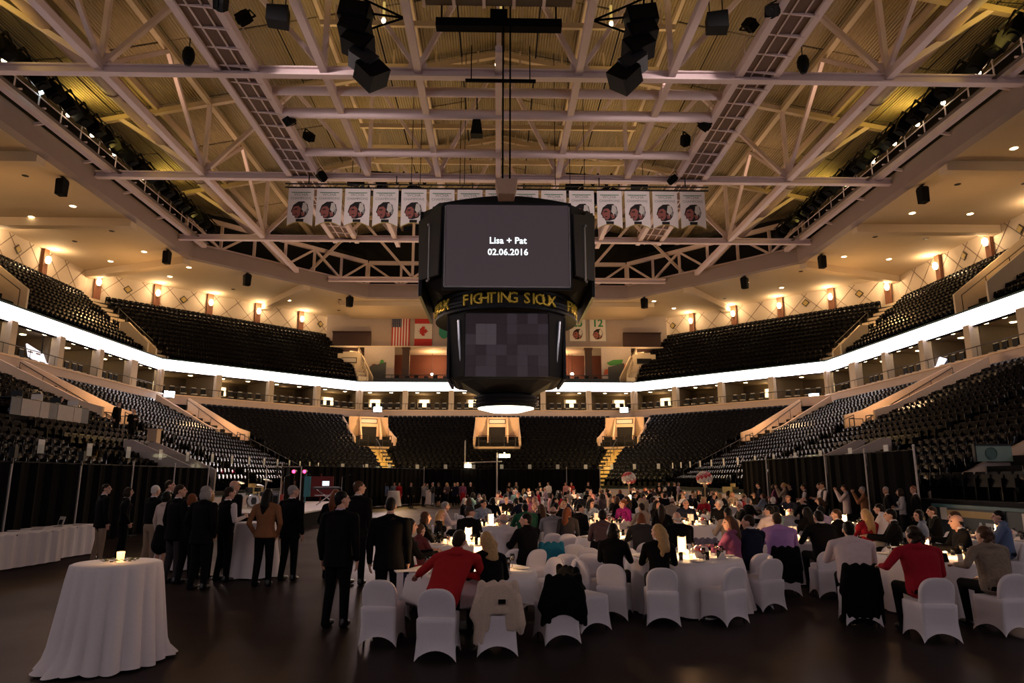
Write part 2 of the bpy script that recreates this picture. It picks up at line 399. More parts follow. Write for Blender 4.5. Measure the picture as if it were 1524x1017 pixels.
ring('trim_1', 16.0, 8.45, 0, 9.2, .3, PINK, 'pinkish fascia band above the lower stand')
ring('trim_2', 15.9, 9.2, 0, 9.3, .6, mat('fascia_ledge', (.62, .46, .34), .5), 'pale ledge along the suite front')
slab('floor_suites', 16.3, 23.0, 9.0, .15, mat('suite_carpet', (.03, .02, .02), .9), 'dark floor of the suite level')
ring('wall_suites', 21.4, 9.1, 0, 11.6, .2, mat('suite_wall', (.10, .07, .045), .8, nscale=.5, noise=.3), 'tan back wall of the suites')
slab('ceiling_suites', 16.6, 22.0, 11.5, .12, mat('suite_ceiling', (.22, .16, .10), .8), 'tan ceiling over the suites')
COLM = mat('column_plaster', (.50, .42, .34), .7)
LAMPS = mat('suite_lamp', (1, .9, .7), .5, emit=(1, .76, .40), es=2.2, noise=0)
DISC = mat('downlight_lens', (1, .9, .7), .5, emit=(1, .76, .42), es=12, noise=0)
SUITE_CH = mat('suite_chair_lit', (.55, .50, .42), .5)  # pale seat tops paint in the light falling on dark chairs
def along(d, i, t):
    p = off(d); a = Vector(p[i]); b = Vector(p[(i + 1) % 8]); return a + (b - a) * t, (b - a).normalized(), (b - a).length
# visible segments of the loop: 7 = left side (from near corner to far corner), 0 = left chamfer, 1 = end, 2 = right chamfer, 3 = right side
SEGL = {7: 'left side', 0: 'far left corner', 1: 'far end', 2: 'far right corner', 3: 'right side'}
chair_m = MB(); chair_m.box((0, 0, .46), (.44, .42, .08)); chair_m.box((0, -.2, .78), (.46, .08, .56), 1); chair_m.box((0, -.19, 1.07), (.40, .07, .06)); chair_m.box((0, 0, .2), (.1, .1, .4), 1); chair_m.box((0, 0, .02), (.4, .4, .04), 1)
chair0 = None; bay = 0
for i, nm in SEGL.items():
    _, u, L = along(16.5, i, 0); nb = int(L / 4.7)
    cnt = 0
    for k in range(nb + 1):
        t = k / nb; p, u, _ = along(16.55, i, t); y_seen = p.y > 24
        if not y_seen: continue
        ang = math.atan2(u.y, u.x)
        wd = 1.0 if (k % 4 == 1 and i in (7, 3)) else .55
        m = MB(); m.prism([(-wd / 2, 0), (wd / 2, 0), (wd / 2, 2.2), (-wd / 2, 2.2)], .6, O=(0, .3, 0)); m.box((0, 0, .06), (wd + .06, .66, .12))
        c = m.build('suite_column', COLM, loc=(p.x, p.y, 9.3)); c.rotation_euler = (0, 0, ang)
        cnt += 1; tag(c, 'cream column at the suite front, %s on the %s counting from the camera' % (ORD[min(cnt - 1, 29)], nm), 'column', 'columns along the suite front')
        if k == nb: continue
        bay += 1
        # partition wall, lamp panel, framed door, downlights, chairs
        m = MB(); q, _, _ = along(19.4, i, t); m.beam((*along(17.2, i, t)[0], 10.4), (*along(21.4, i, t)[0], 10.4), .15, 2.3); tag(m.build('wall_partition', mats := mat('suite_wall2', (.13, .095, .065), .8)), 'tan partition between two suites', kind='structure')
        tm = (k + .5) / nb
        b_, u2, _ = along(21.3, i, tm); inw = Vector((u2.y, -u2.x))
        if (bay * 7) % 3 != 1 or i == 1:
            lp = empty('wall_lamp', (b_.x, b_.y, 10.55), ang, 'glowing cream wall lamp in a suite, bay %s of the %s' % (ORD[min(k, 29)], nm), 'lamp')
            m = MB(); m.box((0, -.02, 0), (1.5, .06, 1.0)); m.build('backplate', COLM, lp)
            m = MB(); m.prism([(-.62, -.4), (.62, -.4), (.55, .42), (-.55, .42)], .22, O=(.05, -.08, 0)); m.build('lamp_shade', LAMPS, lp)
            pl = b_ + inw * 1.0; point('suite_glow', (pl.x, pl.y, 10.9), 42, (1, .66, .32), .3)
        else:
            pl = b_ + inw * 1.6; point('suite_glow', (pl.x, pl.y, 11.2), 14, (1, .62, .30), .3)
        if bay % 3 == 0:
            m = MB(); q, _, _ = along(21.25, i, tm + .25 / nb); m.box((0, 0, 1.05), (1.0, .08, 2.1)); d_ = m.build('suite_door', mat('suite_door_dark', (.03, .018, .012), .5), loc=(q.x, q.y, 9.15)); d_.rotation_euler = (0, 0, ang)
            tag(d_, 'dark door in the suite back wall, bay %s of the %s' % (ORD[min(k, 29)], nm), 'door'); m = MB(); m.tube([(.38, -.06, 1.0), (.38, -.06, 1.15)], .02); m.build('door_handle', COLM, d_)
        for dd, fr in ((17.0, .17), (17.0, .5), (17.0, .83), (18.5, .3), (18.5, .75)):
            q, _, _ = along(dd, i, (k + fr) / nb); m = MB(); m.lathe([(.0, -.04), (.17, -.035), (.20, 0)], 10); o = m.build('downlight', DISC, loc=(q.x, q.y, 11.49))
            tag(o, 'small round warm downlight, suite ceiling bay %s of the %s' % (ORD[k], nm), 'downlight', 'downlights over the %s suites' % nm)
        for cj, fr in enumerate((.18, .34, .52, .70, .86)):
            q, _, _ = along(17.3, i, (k + fr) / nb)
            if chair0 is None: chair0 = o = chair_m.build('suite_chair', [SUITE_CH, DARK])
            else: o = chair0.copy(); COL.objects.link(o)
            o.location = (q.x, q.y, 9.15); o.rotation_euler = (0, 0, ang + PI); tag(o, 'dark suite chair, lit seat painted pale, %s in bay %s of the %s' % (ORD[cj], ORD[k], nm), 'chair', 'suite chairs on the %s' % nm)
# rail along the suite ledge
for i, nm in SEGL.items():
    m = MB(); a, u, L = along(16.25, i, 0); b, _, _ = along(16.25, i, 1)
    m.tube([(*a, 10.0), (*b, 10.0)], .03, 5); n = int(L / 2.4)
    for k in range(n + 1): q, _, _ = along(16.25, i, k / n); m.tube([(*q, 9.3), (*q, 10.0)], .02, 4)
    tag(m.build('suite_rail', RAIL), 'thin dark rail along the suite ledge, %s' % nm, 'railing')
# ---- ribbon display, a panel per side
LED = mat('ribbon_led', (1, 1, 1), .5, emit=(1.0, .86, .90), es=RIBBON_L / K, noise=0)
TEAL = mat('teal_trim', (.02, .07, .07), .4)
rb = empty('ribbon_display', (0, YM, 11.9), label='long glowing white ribbon display running round the upper stand front', cat='display')
for i in range(8):
    a, u, L = along(16.4, i, 0); b, _, _ = along(16.4, i, 1); n = max(1, round(L / 15)); inw = Vector((u.y, -u.x))
    for k in range(n):
        p = a + (b - a) * (k / n) + u * .01; q = a + (b - a) * ((k + 1) / n) - u * .01
        m = MB(); m.add([(*p, 11.45), (*q, 11.45), (*q, 12.4), (*p, 12.4)] + [(*(v - inw * .12), z) for v, z in ((p, 11.45), (q, 11.45), (q, 12.4), (p, 12.4))], [(0, 1, 2, 3), (7, 6, 5, 4), (0, 4, 5, 1), (3, 2, 6, 7), (0, 3, 7, 4), (1, 5, 6, 2)])
        o = m.build('led_panel', LED, rb); o.location = (0, -YM, -11.9)
ring('trim_3', 16.5, 11.4, 0, 12.46, .35, BLACK, 'black backing of the ribbon display')
ring('trim_4', 16.36, 12.4, 0, 12.52, .5, TEAL, 'dark teal cap above the ribbon display')

for s, y, nm in ((-1, 47.5, 'left'), (1, 45.8, 'right')):
    t = empty('suite_screen', (s * 30.9, y - (1.3 if s < 0 else -1.2), 9.95), 0, 'bright tilted screen hanging in the corner suite, %s side' % nm, 'screen')
    m = MB(); m.box((0, 0, 0), (.08, 2.4, 1.1), M=Matrix.Rotation(s * .5, 3, 'Y') @ Matrix.Rotation(s * .35, 3, 'X')); m.build('panel', mat('screen_lit', (.9, .9, .95), .4, emit=(.9, .88, 1.0), es=1.1, noise=0), t)
    m = MB(); m.tube([(0, 0, .3), (0, 0, 1.5)], .04, 6); m.build('bracket', DARK, t)
# ------------------------------------------------------------------ upper stand, concourse wall, soffit
UD0, UDR, UN = 16.9, .80, 12
ulanes = []
for s in (-1, 1):
    ulanes += [((s * 30.6, 61.1), (s * 40, 65.0), 1.25), ((s * 30.3, 42), (s * 36.5, 42), 1.6), ((s * 30.6, 60.0), (s * 36.3, 60.0), 1.3)]
def ublocked(x, y):
    for (ax, ay), (bx, by), hw in ulanes:
        dx, dy = bx - ax, by - ay; L2 = dx * dx + dy * dy; t = ((x - ax) * dx + (y - ay) * dy) / L2
        if 0 <= t <= 1 and abs((x - ax) * dy - (y - ay) * dx) / math.sqrt(L2) < hw: return True
    return False
for sgi, nm in ((0, 'upper_stand_left'), (1, 'upper_stand_corner_left'), (3, 'upper_stand_corner_right'), (4, 'upper_stand_right')):
    mb = MB()
    for i in range(UN + 1):
        a, b = off(UD0 + i * UDR, 2.0), off(UD0 + (i + 1) * UDR, 2.0); z0 = zup(UD0 + (i - 1) * UDR) if i else 12.0; z1 = zup(UD0 + i * UDR)
        A0, A1, B0, B1 = a[sgi], a[sgi + 1], b[sgi], b[sgi + 1]
        strip(mb, (*A0, z0), (*A1, z0), (*A1, z1), (*A0, z1)); strip(mb, (*A0, z1), (*A1, z1), (*B1, z1), (*B0, z1))
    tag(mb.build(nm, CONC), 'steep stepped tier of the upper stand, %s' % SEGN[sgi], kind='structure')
ups = seat_spots(UD0, UN, UDR, zup, (0, 1, 3, 4), ublocked, 20.0)
o = mass('upper_seating', ups, 'rows of dark folding seats filling the upper stands'); 
# upper aisle stairs and parapets (cream)
for s, nm in ((-1, 'left'), (1, 'right')):
    e = empty('upper_aisle', (s * 30.4, 60.9, 0), 0, 'cream concrete aisle climbing the %s upper stand corner' % nm, 'stairs')
    dx, dy = s * .924, .383
    for i in range(12):
        d = i * .866; m = MB(); m.box((dx * (d + .43), dy * (d + .43), zup(UD0 + i * UDR) + .06), (.866, 2.3, .5), rz=math.atan2(dy, dx)); m.build('step', CREAM, e)
    m = MB(); m.prism([(0, 12.4), (3.6, 14.8), (3.6, 15.6), (2.6, 15.5), (0, 13.5)], .16, O=(-.2 * s, -2.4, 0), U=(dx, dy, 0), V=(0, 0, 1)); m.build('parapet', CREAM, e)
    m = MB(); m.prism([(0, 12.4), (2.4, 14.0), (2.4, 14.5), (1.7, 14.5), (0, 13.2)], .16, O=(-.2 * s, -.9, 0), U=(dx, dy, 0), V=(0, 0, 1)); m.build('parapet', CREAM, e)
    m = MB(); m.tube([(dx * .3, dy * .3 - .75, 14.0), (dx * 5, dy * 5 - .75, 17.4)], .03)
    for k in range(5): m.tube([(dx * (.3 + 1.17 * k), dy * (.3 + 1.17 * k) - .75, 12.8 + .8 * k), (dx * (.3 + 1.17 * k), dy * (.3 + 1.17 * k) - .75, 14.0 + .85 * k)], .02)
    m.build('handrail', RAIL, e)
    point('upper_aisle_fill', (s * 33.0, 60.2, 17.6), 520, WARM, .3)  # fill added in front of the stair to brighten it, no fixture
    e = empty('upper_entrance', (s * 30.4, 42, 0), 0, 'cream parapets of the %s upper stand entrance above the ribbon' % nm, 'stand entrance')
    for yy in (-1.6, 1.5):
        m = MB(); m.prism([(0, 12.4), (s * 6.4, 12.6), (s * 6.4, 17.9), (s * 5.2, 18.0), (0, 14.0)], .16, O=(0, yy, 0), U=(1, 0, 0), V=(0, 0, 1)); m.build('parapet', CREAM, e)
    m = MB(); m.box((s * 3.2, 0, 12.5), (6.4, 3.2, .2)); m.build('landing', CREAM, e)
    for i in range(9): m = MB(); m.box((s * (1.2 + i * .6), 0, 12.6 + i * .25), (.6, 2.8, .5 + .5 * i)); m.build('step', CREAM, e)
    m = MB(); m.tube([(s * .4, 1.2, 13.9), (s * 5.8, 1.2, 17.9)], .03)
    for k in range(4): m.tube([(s * (.4 + 1.8 * k), 1.2, 12.6 + k), (s * (.4 + 1.8 * k), 1.2, 13.9 + 1.33 * k)], .025)
    m.build('handrail', RAIL, e)
    point('upper_entrance_lamp', (s * 32.4, 43, 17.2), 240, WARM, .3)
    # end stair with a cream stringer wall beside the far block
    e = empty('end_stair', (s * 15.6, 75.9, 0), 0, 'cream stair wall stepping up the far %s end of the upper stand' % nm, 'stairs')
    for i in range(13):
        d = i * .87; m = MB(); m.box((s * (.383 * d - .45), .924 * d, zup(UD0 + i * UDR) + .15), (.9, .88, .7), rz=-s * .393); m.build('step', CREAM, e)
    m = MB(); m.prism([(-.4, 12.5), (11, 12.5), (11, 20.4), (10, 20.4), (0, 13.6)], .15, O=(-s * 1.0, 0, 0), U=(s * .383, .924, 0), V=(0, 0, 1)); m.build('stringer', CREAM, e)
    m = MB(); m.tube([(-s * .9, .2, 14.0), (s * (.383 * 10.5 - .9), 9.7, 20.9)], .03); m.build('handrail', RAIL, e)
    point('end_stair_lamp', (s * 14.8, 77.5, 17.5), 260, WARM, .3)
# concourse wall above the top row
WALLC = mat('concourse_wall', (.56, .46, .36), .8, nscale=1.2, noise=.06)
ZW0, ZW1 = 18.6, 21.75
for i, nm in ((7, 'wall_left'), (0, 'wall_corner_left'), (2, 'wall_corner_right'), (3, 'wall_right')):
    a, u, L = along(26.6, i, 0); b, _, _ = along(26.6, i, 1)
    m = MB(); m.beam((*(a - u * .0), (ZW0 + ZW1) / 2), (*b, (ZW0 + ZW1) / 2), .3, ZW1 - ZW0 + .1); tag(m.build(nm, WALLC), 'cream concourse wall with a diamond lattice, %s' % nm.replace('wall_', '').replace('_', ' '), kind='structure')
LATT = mat('lattice_line', (.16, .11, .08), .7); GOLD = mat('emblem_gold', (.42, .30, .10), .5); BROWN = mat('pilaster_brown', (.16, .06, .03), .55)
GLOBE = mat('sconce_globe', (1, .9, .7), .5, emit=(1, .70, .36), es=7, noise=0)
def wallpt(i, t, back=0.): p, u, L = along(26.42 - back, i, t); return p, u, L
sc_n = {}
for i, nm in SEGL.items():
    if i == 1: continue
    _, u, L = wallpt(i, 0)
    rev = i in (7, 3)
    # parameter s in metres measured from the far (7: far corner = t 1, 0: left end t 0 ...)
    if i == 7: ss = [L - 6.6 - 6.4 * k for k in range(5)]
    elif i == 3: ss = [6.6 + 6.4 * k for k in range(5)]
    else:
        ss = [.9 + (L - 1.8) * k / 5 for k in range(6)]
    ang = math.atan2(u.y, u.x)
    for k, sv in enumerate(ss):
        p, u, L = wallpt(i, sv / L); inw = Vector((u.y, -u.x))
        if p.y < 26: continue
        e = empty('wall_sconce', (p.x, p.y, 0), ang, 'brown pilaster with glowing globe, %s on the %s wall from its %s' % (ORD[k], nm, 'far corner' if rev else 'left end'), 'wall lamp', 'sconces on the %s wall' % nm)
        m = MB(); m.box((0, -.14, (ZW0 + ZW1) / 2), (.62, .28, ZW1 - ZW0)); m.build('pilaster', BROWN, e)
        m = MB(); m.lathe([(.05, -.34), (.16, -.28), (.25, 0), (.18, .28), (.06, .36)], 12, (0, -.45, 20.75)); m.build('globe', GLOBE, e, smooth=True)
        m = MB(); m.tube([(0, -.28, 20.4), (0, -.45, 20.4)], .05); m.build('bracket', RAIL, e)
        q = p + inw * .95; point('sconce_glow', (q.x, q.y, 21.05), 230, (1.0, .68, .36), .22)
    # lattice lines and emblems between the sconces
    e = empty('wall_lattice', (wallpt(i, 0)[0].x, wallpt(i, 0)[0].y, 0), ang, 'crossing diamond lattice lines fixed on the upper %s wall' % nm, 'wall trim')
    h = ZW1 - ZW0 - .1; nd = int(L / 2.45)
    for k in range(-2, nd + 1):
        for sg in (1, -1):
            x0, x1 = (k * 2.45, k * 2.45 + h) if sg == 1 else (k * 2.45 + h, k * 2.45)
            pts = [(x0, ZW0 + .05), (x1, ZW1 - .05)]
            if min(x0, x1) < 0 or max(x0, x1) > L: continue
            m = MB(); m.beam((pts[0][0], .02, pts[0][1]), (pts[1][0], .02, pts[1][1]), .03, .05); m.build('lattice_strip', LATT, e)
    for k in range(len(ss) - 1):
        if i in (0, 2) and k not in ((0, 1, 4) if i == 0 else (0, 3, 4)): continue
        c = (ss[k] + ss[k + 1]) / 2
        m = MB(); m.box((0, 0, 0), (.62, .05, .62), M=Matrix.Rotation(PI / 4, 3, 'Y')); d_ = m.build('emblem_frame', RAIL, e, loc=(c, -.02, 20.65))
        m = MB(); m.box((0, -.04, 0), (.44, .05, .44), M=Matrix.Rotation(PI / 4, 3, 'Y')); d2 = m.build('emblem_plate', GOLD, d_)
# soffit
SOFF = mat('soffit_plaster', (.60, .48, .35), .85, nscale=.8, noise=.05, bump=.05, bscale=8)
slab('ceiling', 14.6, 27.2, 21.75, .2, SOFF, 'plaster soffit over the upper stands')
BEAM = mat('beam_paint', (.27, .205, .20), .6, nscale=1, noise=.08)
ring('trim_5', 14.2, 21.55, 0, 22.9, .7, BEAM, 'painted ring beam at the edge of the roof')
rad = [('left', -28.4, 58.9, -40.2, 64.8), ('right', 28.4, 58.9, 40.2, 64.8)]
for s, nm in ((-1, 'left'), (1, 'right')):
    B = [(s * 28.4, 60.3, s * 40.2, 65.0), (s * 28.4, 51, s * 40.2, 51), (s * 28.4, 40, s * 40.2, 40), (s * 28.4, 29, s * 40.2, 29)]
    for t in (.33, .62):
        i = 0 if s < 0 else 2
        tt = t if s > 0 else 1 - t
        if s < 0: a = along(14.8, 0, 1 - tt)[0]; b = along(26.5, 0, 1 - tt)[0]
        else: a = along(14.8, 2, 1 - tt)[0]; b = along(26.5, 2, 1 - tt)[0]
        if t == .62 : B.append((a.x, a.y, b.x, b.y))
    for k, (x0, y0, x1, y1) in enumerate(B):
        m = MB(); m.beam((x0, y0, 21.45), (x1, y1, 21.45), .8, .72); tag(m.build('trim_%d' % (10 + k + (10 if s > 0 else 0)), SOFF), 'dropped plaster beam under the %s soffit' % nm, kind='structure')
SPK = mat('speaker_black', (.003, .003, .004), .6, spec=.12)
n = 0
for i, tt, nm in ((7, .74, 'left side near'), (7, .965, 'left side far'), (0, .32, 'far left corner, first'), (0, .9, 'far left corner, last'),
                  (3, .26, 'right side near'), (3, .035, 'right side far'), (2, .68, 'far right corner, first'), (2, .1, 'far right corner, last')):
    p, u, L = along(15.6, i, tt); e = empty('soffit_speaker', (p.x, p.y, 21.0), math.atan2(u.y, u.x), 'black loudspeaker hung under the soffit edge, %s' % nm, 'loudspeaker')
    m = MB(); m.prism([(-.28, -.55), (.28, -.55), (.34, .45), (.2, .6), (-.2, .6), (-.34, .45)], .5, O=(0, .25, 0)); m.build('cabinet', SPK, e)
    m = MB(); m.tube([(0, 0, .55), (0, 0, .75)], .04); m.box((0, 0, .72), (.3, .2, .04)); m.build('bracket', DARK, e)
dn = 0
for i, nm in SEGL.items():
    if i == 1: continue
    _, u, L = along(21, i, 0); n = int(L / 5.2)
    for k in range(n):
        for dd in (18.0, 22.5):
            p, _, _ = along(dd, i, (k + .5 + (.2 if dd > 20 else 0)) / n)
            if p.y < 24: continue
            lit = (k + int(dd)) % 2 == 0
            m = MB(); m.lathe([(0, -.02), (.17, -.02), (.22, 0)], 10); o = m.build('soffit_downlight', DISC if lit else DARK, loc=(p.x, p.y, 21.74))
            tag(o, ('lit round downlight' if lit else 'unlit dark downlight') + ' in the soffit of the %s, %s %s from its start' % (nm, ORD[k], 'outer' if dd > 20 else 'inner'), 'downlight', ('lit' if lit else 'unlit') + ' soffit downlights, %s' % nm)
# ------------------------------------------------------------------ far end wall and club level
m = MB(); m.box((0, 82.6, 20.0), (42, .3, 4.9)); tag(m.build('wall_far', TAUPE), 'taupe far end wall hung with flags', kind='structure')
m = MB(); m.box((0, 79, 21.5), (36, 6.6, .5)); tag(m.build('trim_6', SOFF), 'plaster bulkhead above the far wall', kind='structure')
m = MB(); m.box((0, 86.2, 15), (42, .3, 5.6)); tag(m.build('wall_club', mat('club_wall', (.14, .045, .025), .6, nscale=.6, noise=.3)), 'dark red back wall of the club level', kind='structure')
m = MB(); m.box((0, 83.5, 17.45), (42, 5.6, .15)); tag(m.build('ceiling_club', CREAM), 'cream ceiling of the club level', kind='structure')
m = MB(); m.box((0, 81, 12.3), (42, 11, .2)); tag(m.build('floor_club', CONC), 'dark club level floor', kind='structure')
for s, nm in ((-1, 'left'), (1, 'right')):
    # angled pale sign wall, dark pillar, vomitory block
    e = empty('club_sign_wall', (s * 14.2, 80.8, 12.4), 0, 'pale angled wall panel with a faded emblem on the %s of the club opening' % nm, 'wall panel')
    m = MB(); m.prism([(-1.7, 0), (1.9, 0), (1.9, 5.0), (-1.7, 5.0)], .2, O=(0, 0, 0)); m.build('panel', mat('pale_panel', (.50, .44, .42), .8), e)
    if s < 0:
        m = MB(); m.lathe([(.02, 0), (.42, 0)], 14); o = m.build('emblem_dot', mat('emblem_maroon', (.10, .03, .03), .6), e, loc=(-.45, -.23, 2.5)); o.rotation_euler = (PI / 2, 0, 0)
        m = MB(); m.prism([(-.1, -.5), (.3, .7), (.6, .7), (.95, -.5), (.6, -.5), (.45, .1), (.2, -.5)], .04, O=(0, -.22, 2.7)); m.build('emblem_mark', mat('emblem_green', (.05, .25, .06), .6), e)
        m = MB(); m.box((.05, -.22, 1.65), (1.6, .03, .22)); m.build('emblem_underline', mat('emblem_dark', (.06, .05, .05), .6), e)
    else:
        m = MB(); m.prism([(-1.1, .55), (-.3, .9), (.9, .95), (.7, .35), (-.7, .2)], .04, O=(0, -.22, 2.6)); m.build('emblem_mark', mat('emblem_green', (.05, .25, .06), .6), e)
        m = MB(); m.prism([(-1.5, -.75), (1.3, .0), (1.35, .6), (-1.35, -.1)], .04, O=(0, -.22, 2.4)); m.build('emblem_band', mat('emblem_red', (.55, .12, .05), .6), e)
    m = MB(); m.box((0, 0, 2.45), (.85, .6, 4.9)); m.box((0, 0, .15), (1.0, .75, .3)); m.box((0, 0, 4.8), (1.0, .75, .2)); o = m.build('club_pillar', mat('pillar_dark', (.06, .03, .02), .5), loc=(s * 10.9, 80.6, 12.4)); tag(o, 'dark square pillar on the %s of the club opening' % nm, 'pillar')
    e = empty('club_entrance', (s * 17.2, 78.6, 12.4), 0, 'cream stand entrance block with a small sign, far %s beside the ribbon' % nm, 'stand entrance')
    m = MB(); m.box((-1.05, 0, 1.9), (.6, .2, 3.8)); m.box((1.05, 0, 1.9), (.6, .2, 3.8)); m.box((0, 0, 3.0), (1.5, .2, 2.0)); m.build('front_wall', CREAM, e)
    m = MB(); m.box((0, .12, 1.0), (1.5, .05, 2.0)); m.build('doorway', DOORK, e)
    m = MB(); m.prism([(0, 0), (2.6, 0), (2.6, .8), (.3, 3.6), (0, 3.6)], .15, O=(-s * 1.35, .1, 0), U=(-s * .7, -.7, 0), V=(0, 0, 1)); m.build('parapet', CREAM, e)
    m = MB(); m.box((0, -.12, 3.0), (1.75, .05, .62)); b_ = m.build('sign_frame', RAIL, e); m = MB(); m.box((0, -.16, 3.0), (1.6, .04, .46)); m.build('sign_panel', WHITE_SIGN if s < 0 else DARK, b_)
    m = MB(); m.box((0, .3, 1.2), (4.6, .2, 2.4)); m.box((0, .1, 2.35), (4.6, .5, .1)); o = m.build('dark_window_box', mat('maroon_dark', (.03, .012, .010), .5), loc=(s * 17.6, 80.9, 16.95)); tag(o, 'dark recessed opening over the far %s stand entrance' % nm, 'opening')
    m = MB(); m.prism([(-.95, 0), (.95, 0), (.95, 2.9), (-.95, 2.4)], .15); m.box((.6, -.1, 1.1), (.05, .1, .2)); o = m.build('grey_gate', mat('grey_door', (.05, .055, .055), .5), loc=(s * 14.0, 79.4, 12.4)); tag(o, 'dark grey gate below the %s angled wall panel' % nm, 'gate')
# club lamps and furniture
CLUBL = mat('club_lamp', (1, .9, .8), .5, emit=(1, .86, .62), es=16, noise=0)
for k, (x, z, r) in enumerate(((-8.2, 14.7, .17), (-5.4, 14.7, .17), (-5.9, 13.7, .42), (9.4, 14.8, .2), (9.0, 13.8, .34), (-2, 14.7, .17), (2, 14.7, .17), (5.5, 14.7, .17))):
    e = empty('club_lamp', (x, 84.8, z), 0, 'glowing round lamp inside the club level, %s from the left' % ORD[[0, 2, 1, 7, 6, 3, 4, 5][k]], 'lamp')
    m = MB(); m.ball((0, 0, 0), r, 10, 8); m.build('globe', CLUBL, e, smooth=True); m = MB(); m.tube([(0, 0, r), (0, 0, 17.4 - z)], .02, 5); m.build('stem', RAIL, e)
for x in (-8, 8, 0): point('club_glow', (x, 83.6, 16.4), 330, (1, .5, .22), .4)
for x in (-17.5, 17.5): point('club_glow', (x, 80.3, 16.6), 60, (1, .62, .32), .3)
for k in range(22):
    x = -11.5 + k * 1.09
    m = MB(); m.box((0, 0, .5), (.5, .5, .1)); m.box((0, .22, .85), (.5, .08, .6)); m.tube([(0, 0, 0), (0, 0, .5)], .05); o = m.build('club_stool', DARK, loc=(x, 78.2 + .5 * (k % 2), 12.4)); o.rotation_euler = (0, 0, PI)
    tag(o, 'dark stool on the club terrace, %s from the left' % ORD[k], 'stool', 'stools on the club terrace')
m = MB(); m.tube([(-13, 77.2, 13.5), (13, 77.2, 13.5)], .05); m.tube([(-13, 77.2, 13.1), (13, 77.2, 13.1)], .03)
for k in range(27): m.tube([(-13 + k, 77.2, 12.4), (-13 + k, 77.2, 13.5)], .03, 4)
tag(m.build('club_railing', RAIL), 'dark railing along the front of the club terrace', 'railing')
m = MB(); m.box((0, 76.6, 12.45), (27, 1.8, .9)); tag(m.build('trim_7', mat('terrace_front', (.012, .013, .018), .6)), 'dark front of the club terrace', kind='structure')
# flags
NAVY = mat('flag_navy', (.012, .018, .06), .8); RED = mat('flag_red', (.42, .03, .03), .8); WHT = mat('flag_white', (.62, .58, .55), .8); GRN = mat('flag_green', (.03, .22, .15), .8)
def cloth_panel(w_, h_, m, name, par, x0=0., z0=0., y=0., nx=1, amp=.0):
    mb = MB(); mb.box((x0 + w_ / 2, y, z0 - h_ / 2), (w_, .03, h_)); return mb.build(name, m, par)
e = empty('hanging_flag', (-13.0, 82.35, 21.55), 0, 'vertical striped red and white flag with a navy starred corner on far wall', 'flag')
for k in range(13): cloth_panel(2.2 / 13, 3.7, RED if k % 2 == 0 else WHT, 'stripe', e, k * 2.2 / 13)
cloth_panel(1.18, 1.35, NAVY, 'canton', e, 0, 0, -.03)
m = MB()
for i in range(5):
    for j in range(6):
        c = (.13 + i * .23, -.06, -.14 - j * .215); pts = []
        for q in range(10): a = PI / 2 + q * PI / 5; r_ = .07 if q % 2 == 0 else .03; pts.append((c[0] + r_ * math.cos(a), c[2] + r_ * math.sin(a)))
        m.prism(pts, .01, O=(0, -.05, 0))
m.build('stars', WHT, e)['kind'] = 'stuff'
e = empty('hanging_flag', (-10.2, 82.35, 21.55), 0, 'vertical red and white flag with a red maple leaf on the far wall', 'flag')
cloth_panel(2.15, .9, RED, 'band', e, 0, 0); cloth_panel(2.15, 1.9, WHT, 'field', e, 0, -.9); cloth_panel(2.15, .9, RED, 'band', e, 0, -2.8)
leaf = [(0, .5), (.1, .3), (.22, .36), (.18, .08), (.32, .2), (.36, .12), (.5, .14), (.44, 0), (.52, -.06), (.25, -.26), (.28, -.36), (.03, -.32), (.03, -.5), (-.03, -.5), (-.03, -.32), (-.28, -.36), (-.25, -.26), (-.52, -.06), (-.44, 0), (-.5, .14), (-.36, .12), (-.32, .2), (-.18, .08), (-.22, .36), (-.1, .3)]
m = MB(); m.prism([(y_ * 1.25, -x_ * 1.25) for x_, y_ in leaf], .02, O=(1.07, -.04, -1.85)); m.build('maple_leaf', RED, e)
e = empty('hanging_flag', (-7.2, 82.35, 21.2), 0, 'small teal green pennant with rounded lower edge on the far wall', 'flag')
m = MB(); m.prism([(0, 0), (1.25, 0), (1.25, -1.9), (.95, -2.3), (.62, -2.45), (.3, -2.3), (0, -1.9)][::-1], .03, O=(0, 0, 0)); m.build('cloth', GRN, e)
m = MB(); m.lathe([(0, 0), (.38, 0)], 16); o = m.build('seal', mat('seal_dark', (.015, .08, .07), .7), e, loc=(.62, -.04, -.95)); o.rotation_euler = (PI / 2, 0, 0); m = MB(); m.lathe([(0, 0), (.16, 0)], 10); o = m.build('seal_centre', WHT, e, loc=(.62, -.05, -.95)); o.rotation_euler = (PI / 2, 0, 0)
# ------------------------------------------------------------------ roof deck
def zr(x): return 26.6 + (28.4 - min(28.4, abs(x))) * .20
DECK = mat('roof_deck', (.30, .23, .14), .8, nscale=.4, noise=.18)
nt = DECK.node_tree; b_ = nt.nodes['Principled BSDF']; tc = nt.nodes.new('ShaderNodeTexCoord'); wv = nt.nodes.new('ShaderNodeTexWave'); wv.bands_direction = 'X'
wv.inputs['Scale'].default_value = 1.7; nt.links.new(tc.outputs['Object'], wv.inputs['Vector']); bp = nt.nodes.new('ShaderNodeBump'); bp.inputs['Distance'].default_value = .08; bp.inputs['Strength'].default_value = 1.0
nt.links.new(wv.outputs['Fac'], bp.inputs['Height']); nt.links.new(bp.outputs['Normal'], b_.inputs['Normal'])
TRUSS = mat('truss_paint', (.66, .52, .52), .5, nscale=1.5, noise=.08)
PURL = mat('purlin_paint', (.50, .38, .26), .6, nscale=1.5, noise=.1)
Y0R, Y1R = 2.0, 74.5
NP = 0
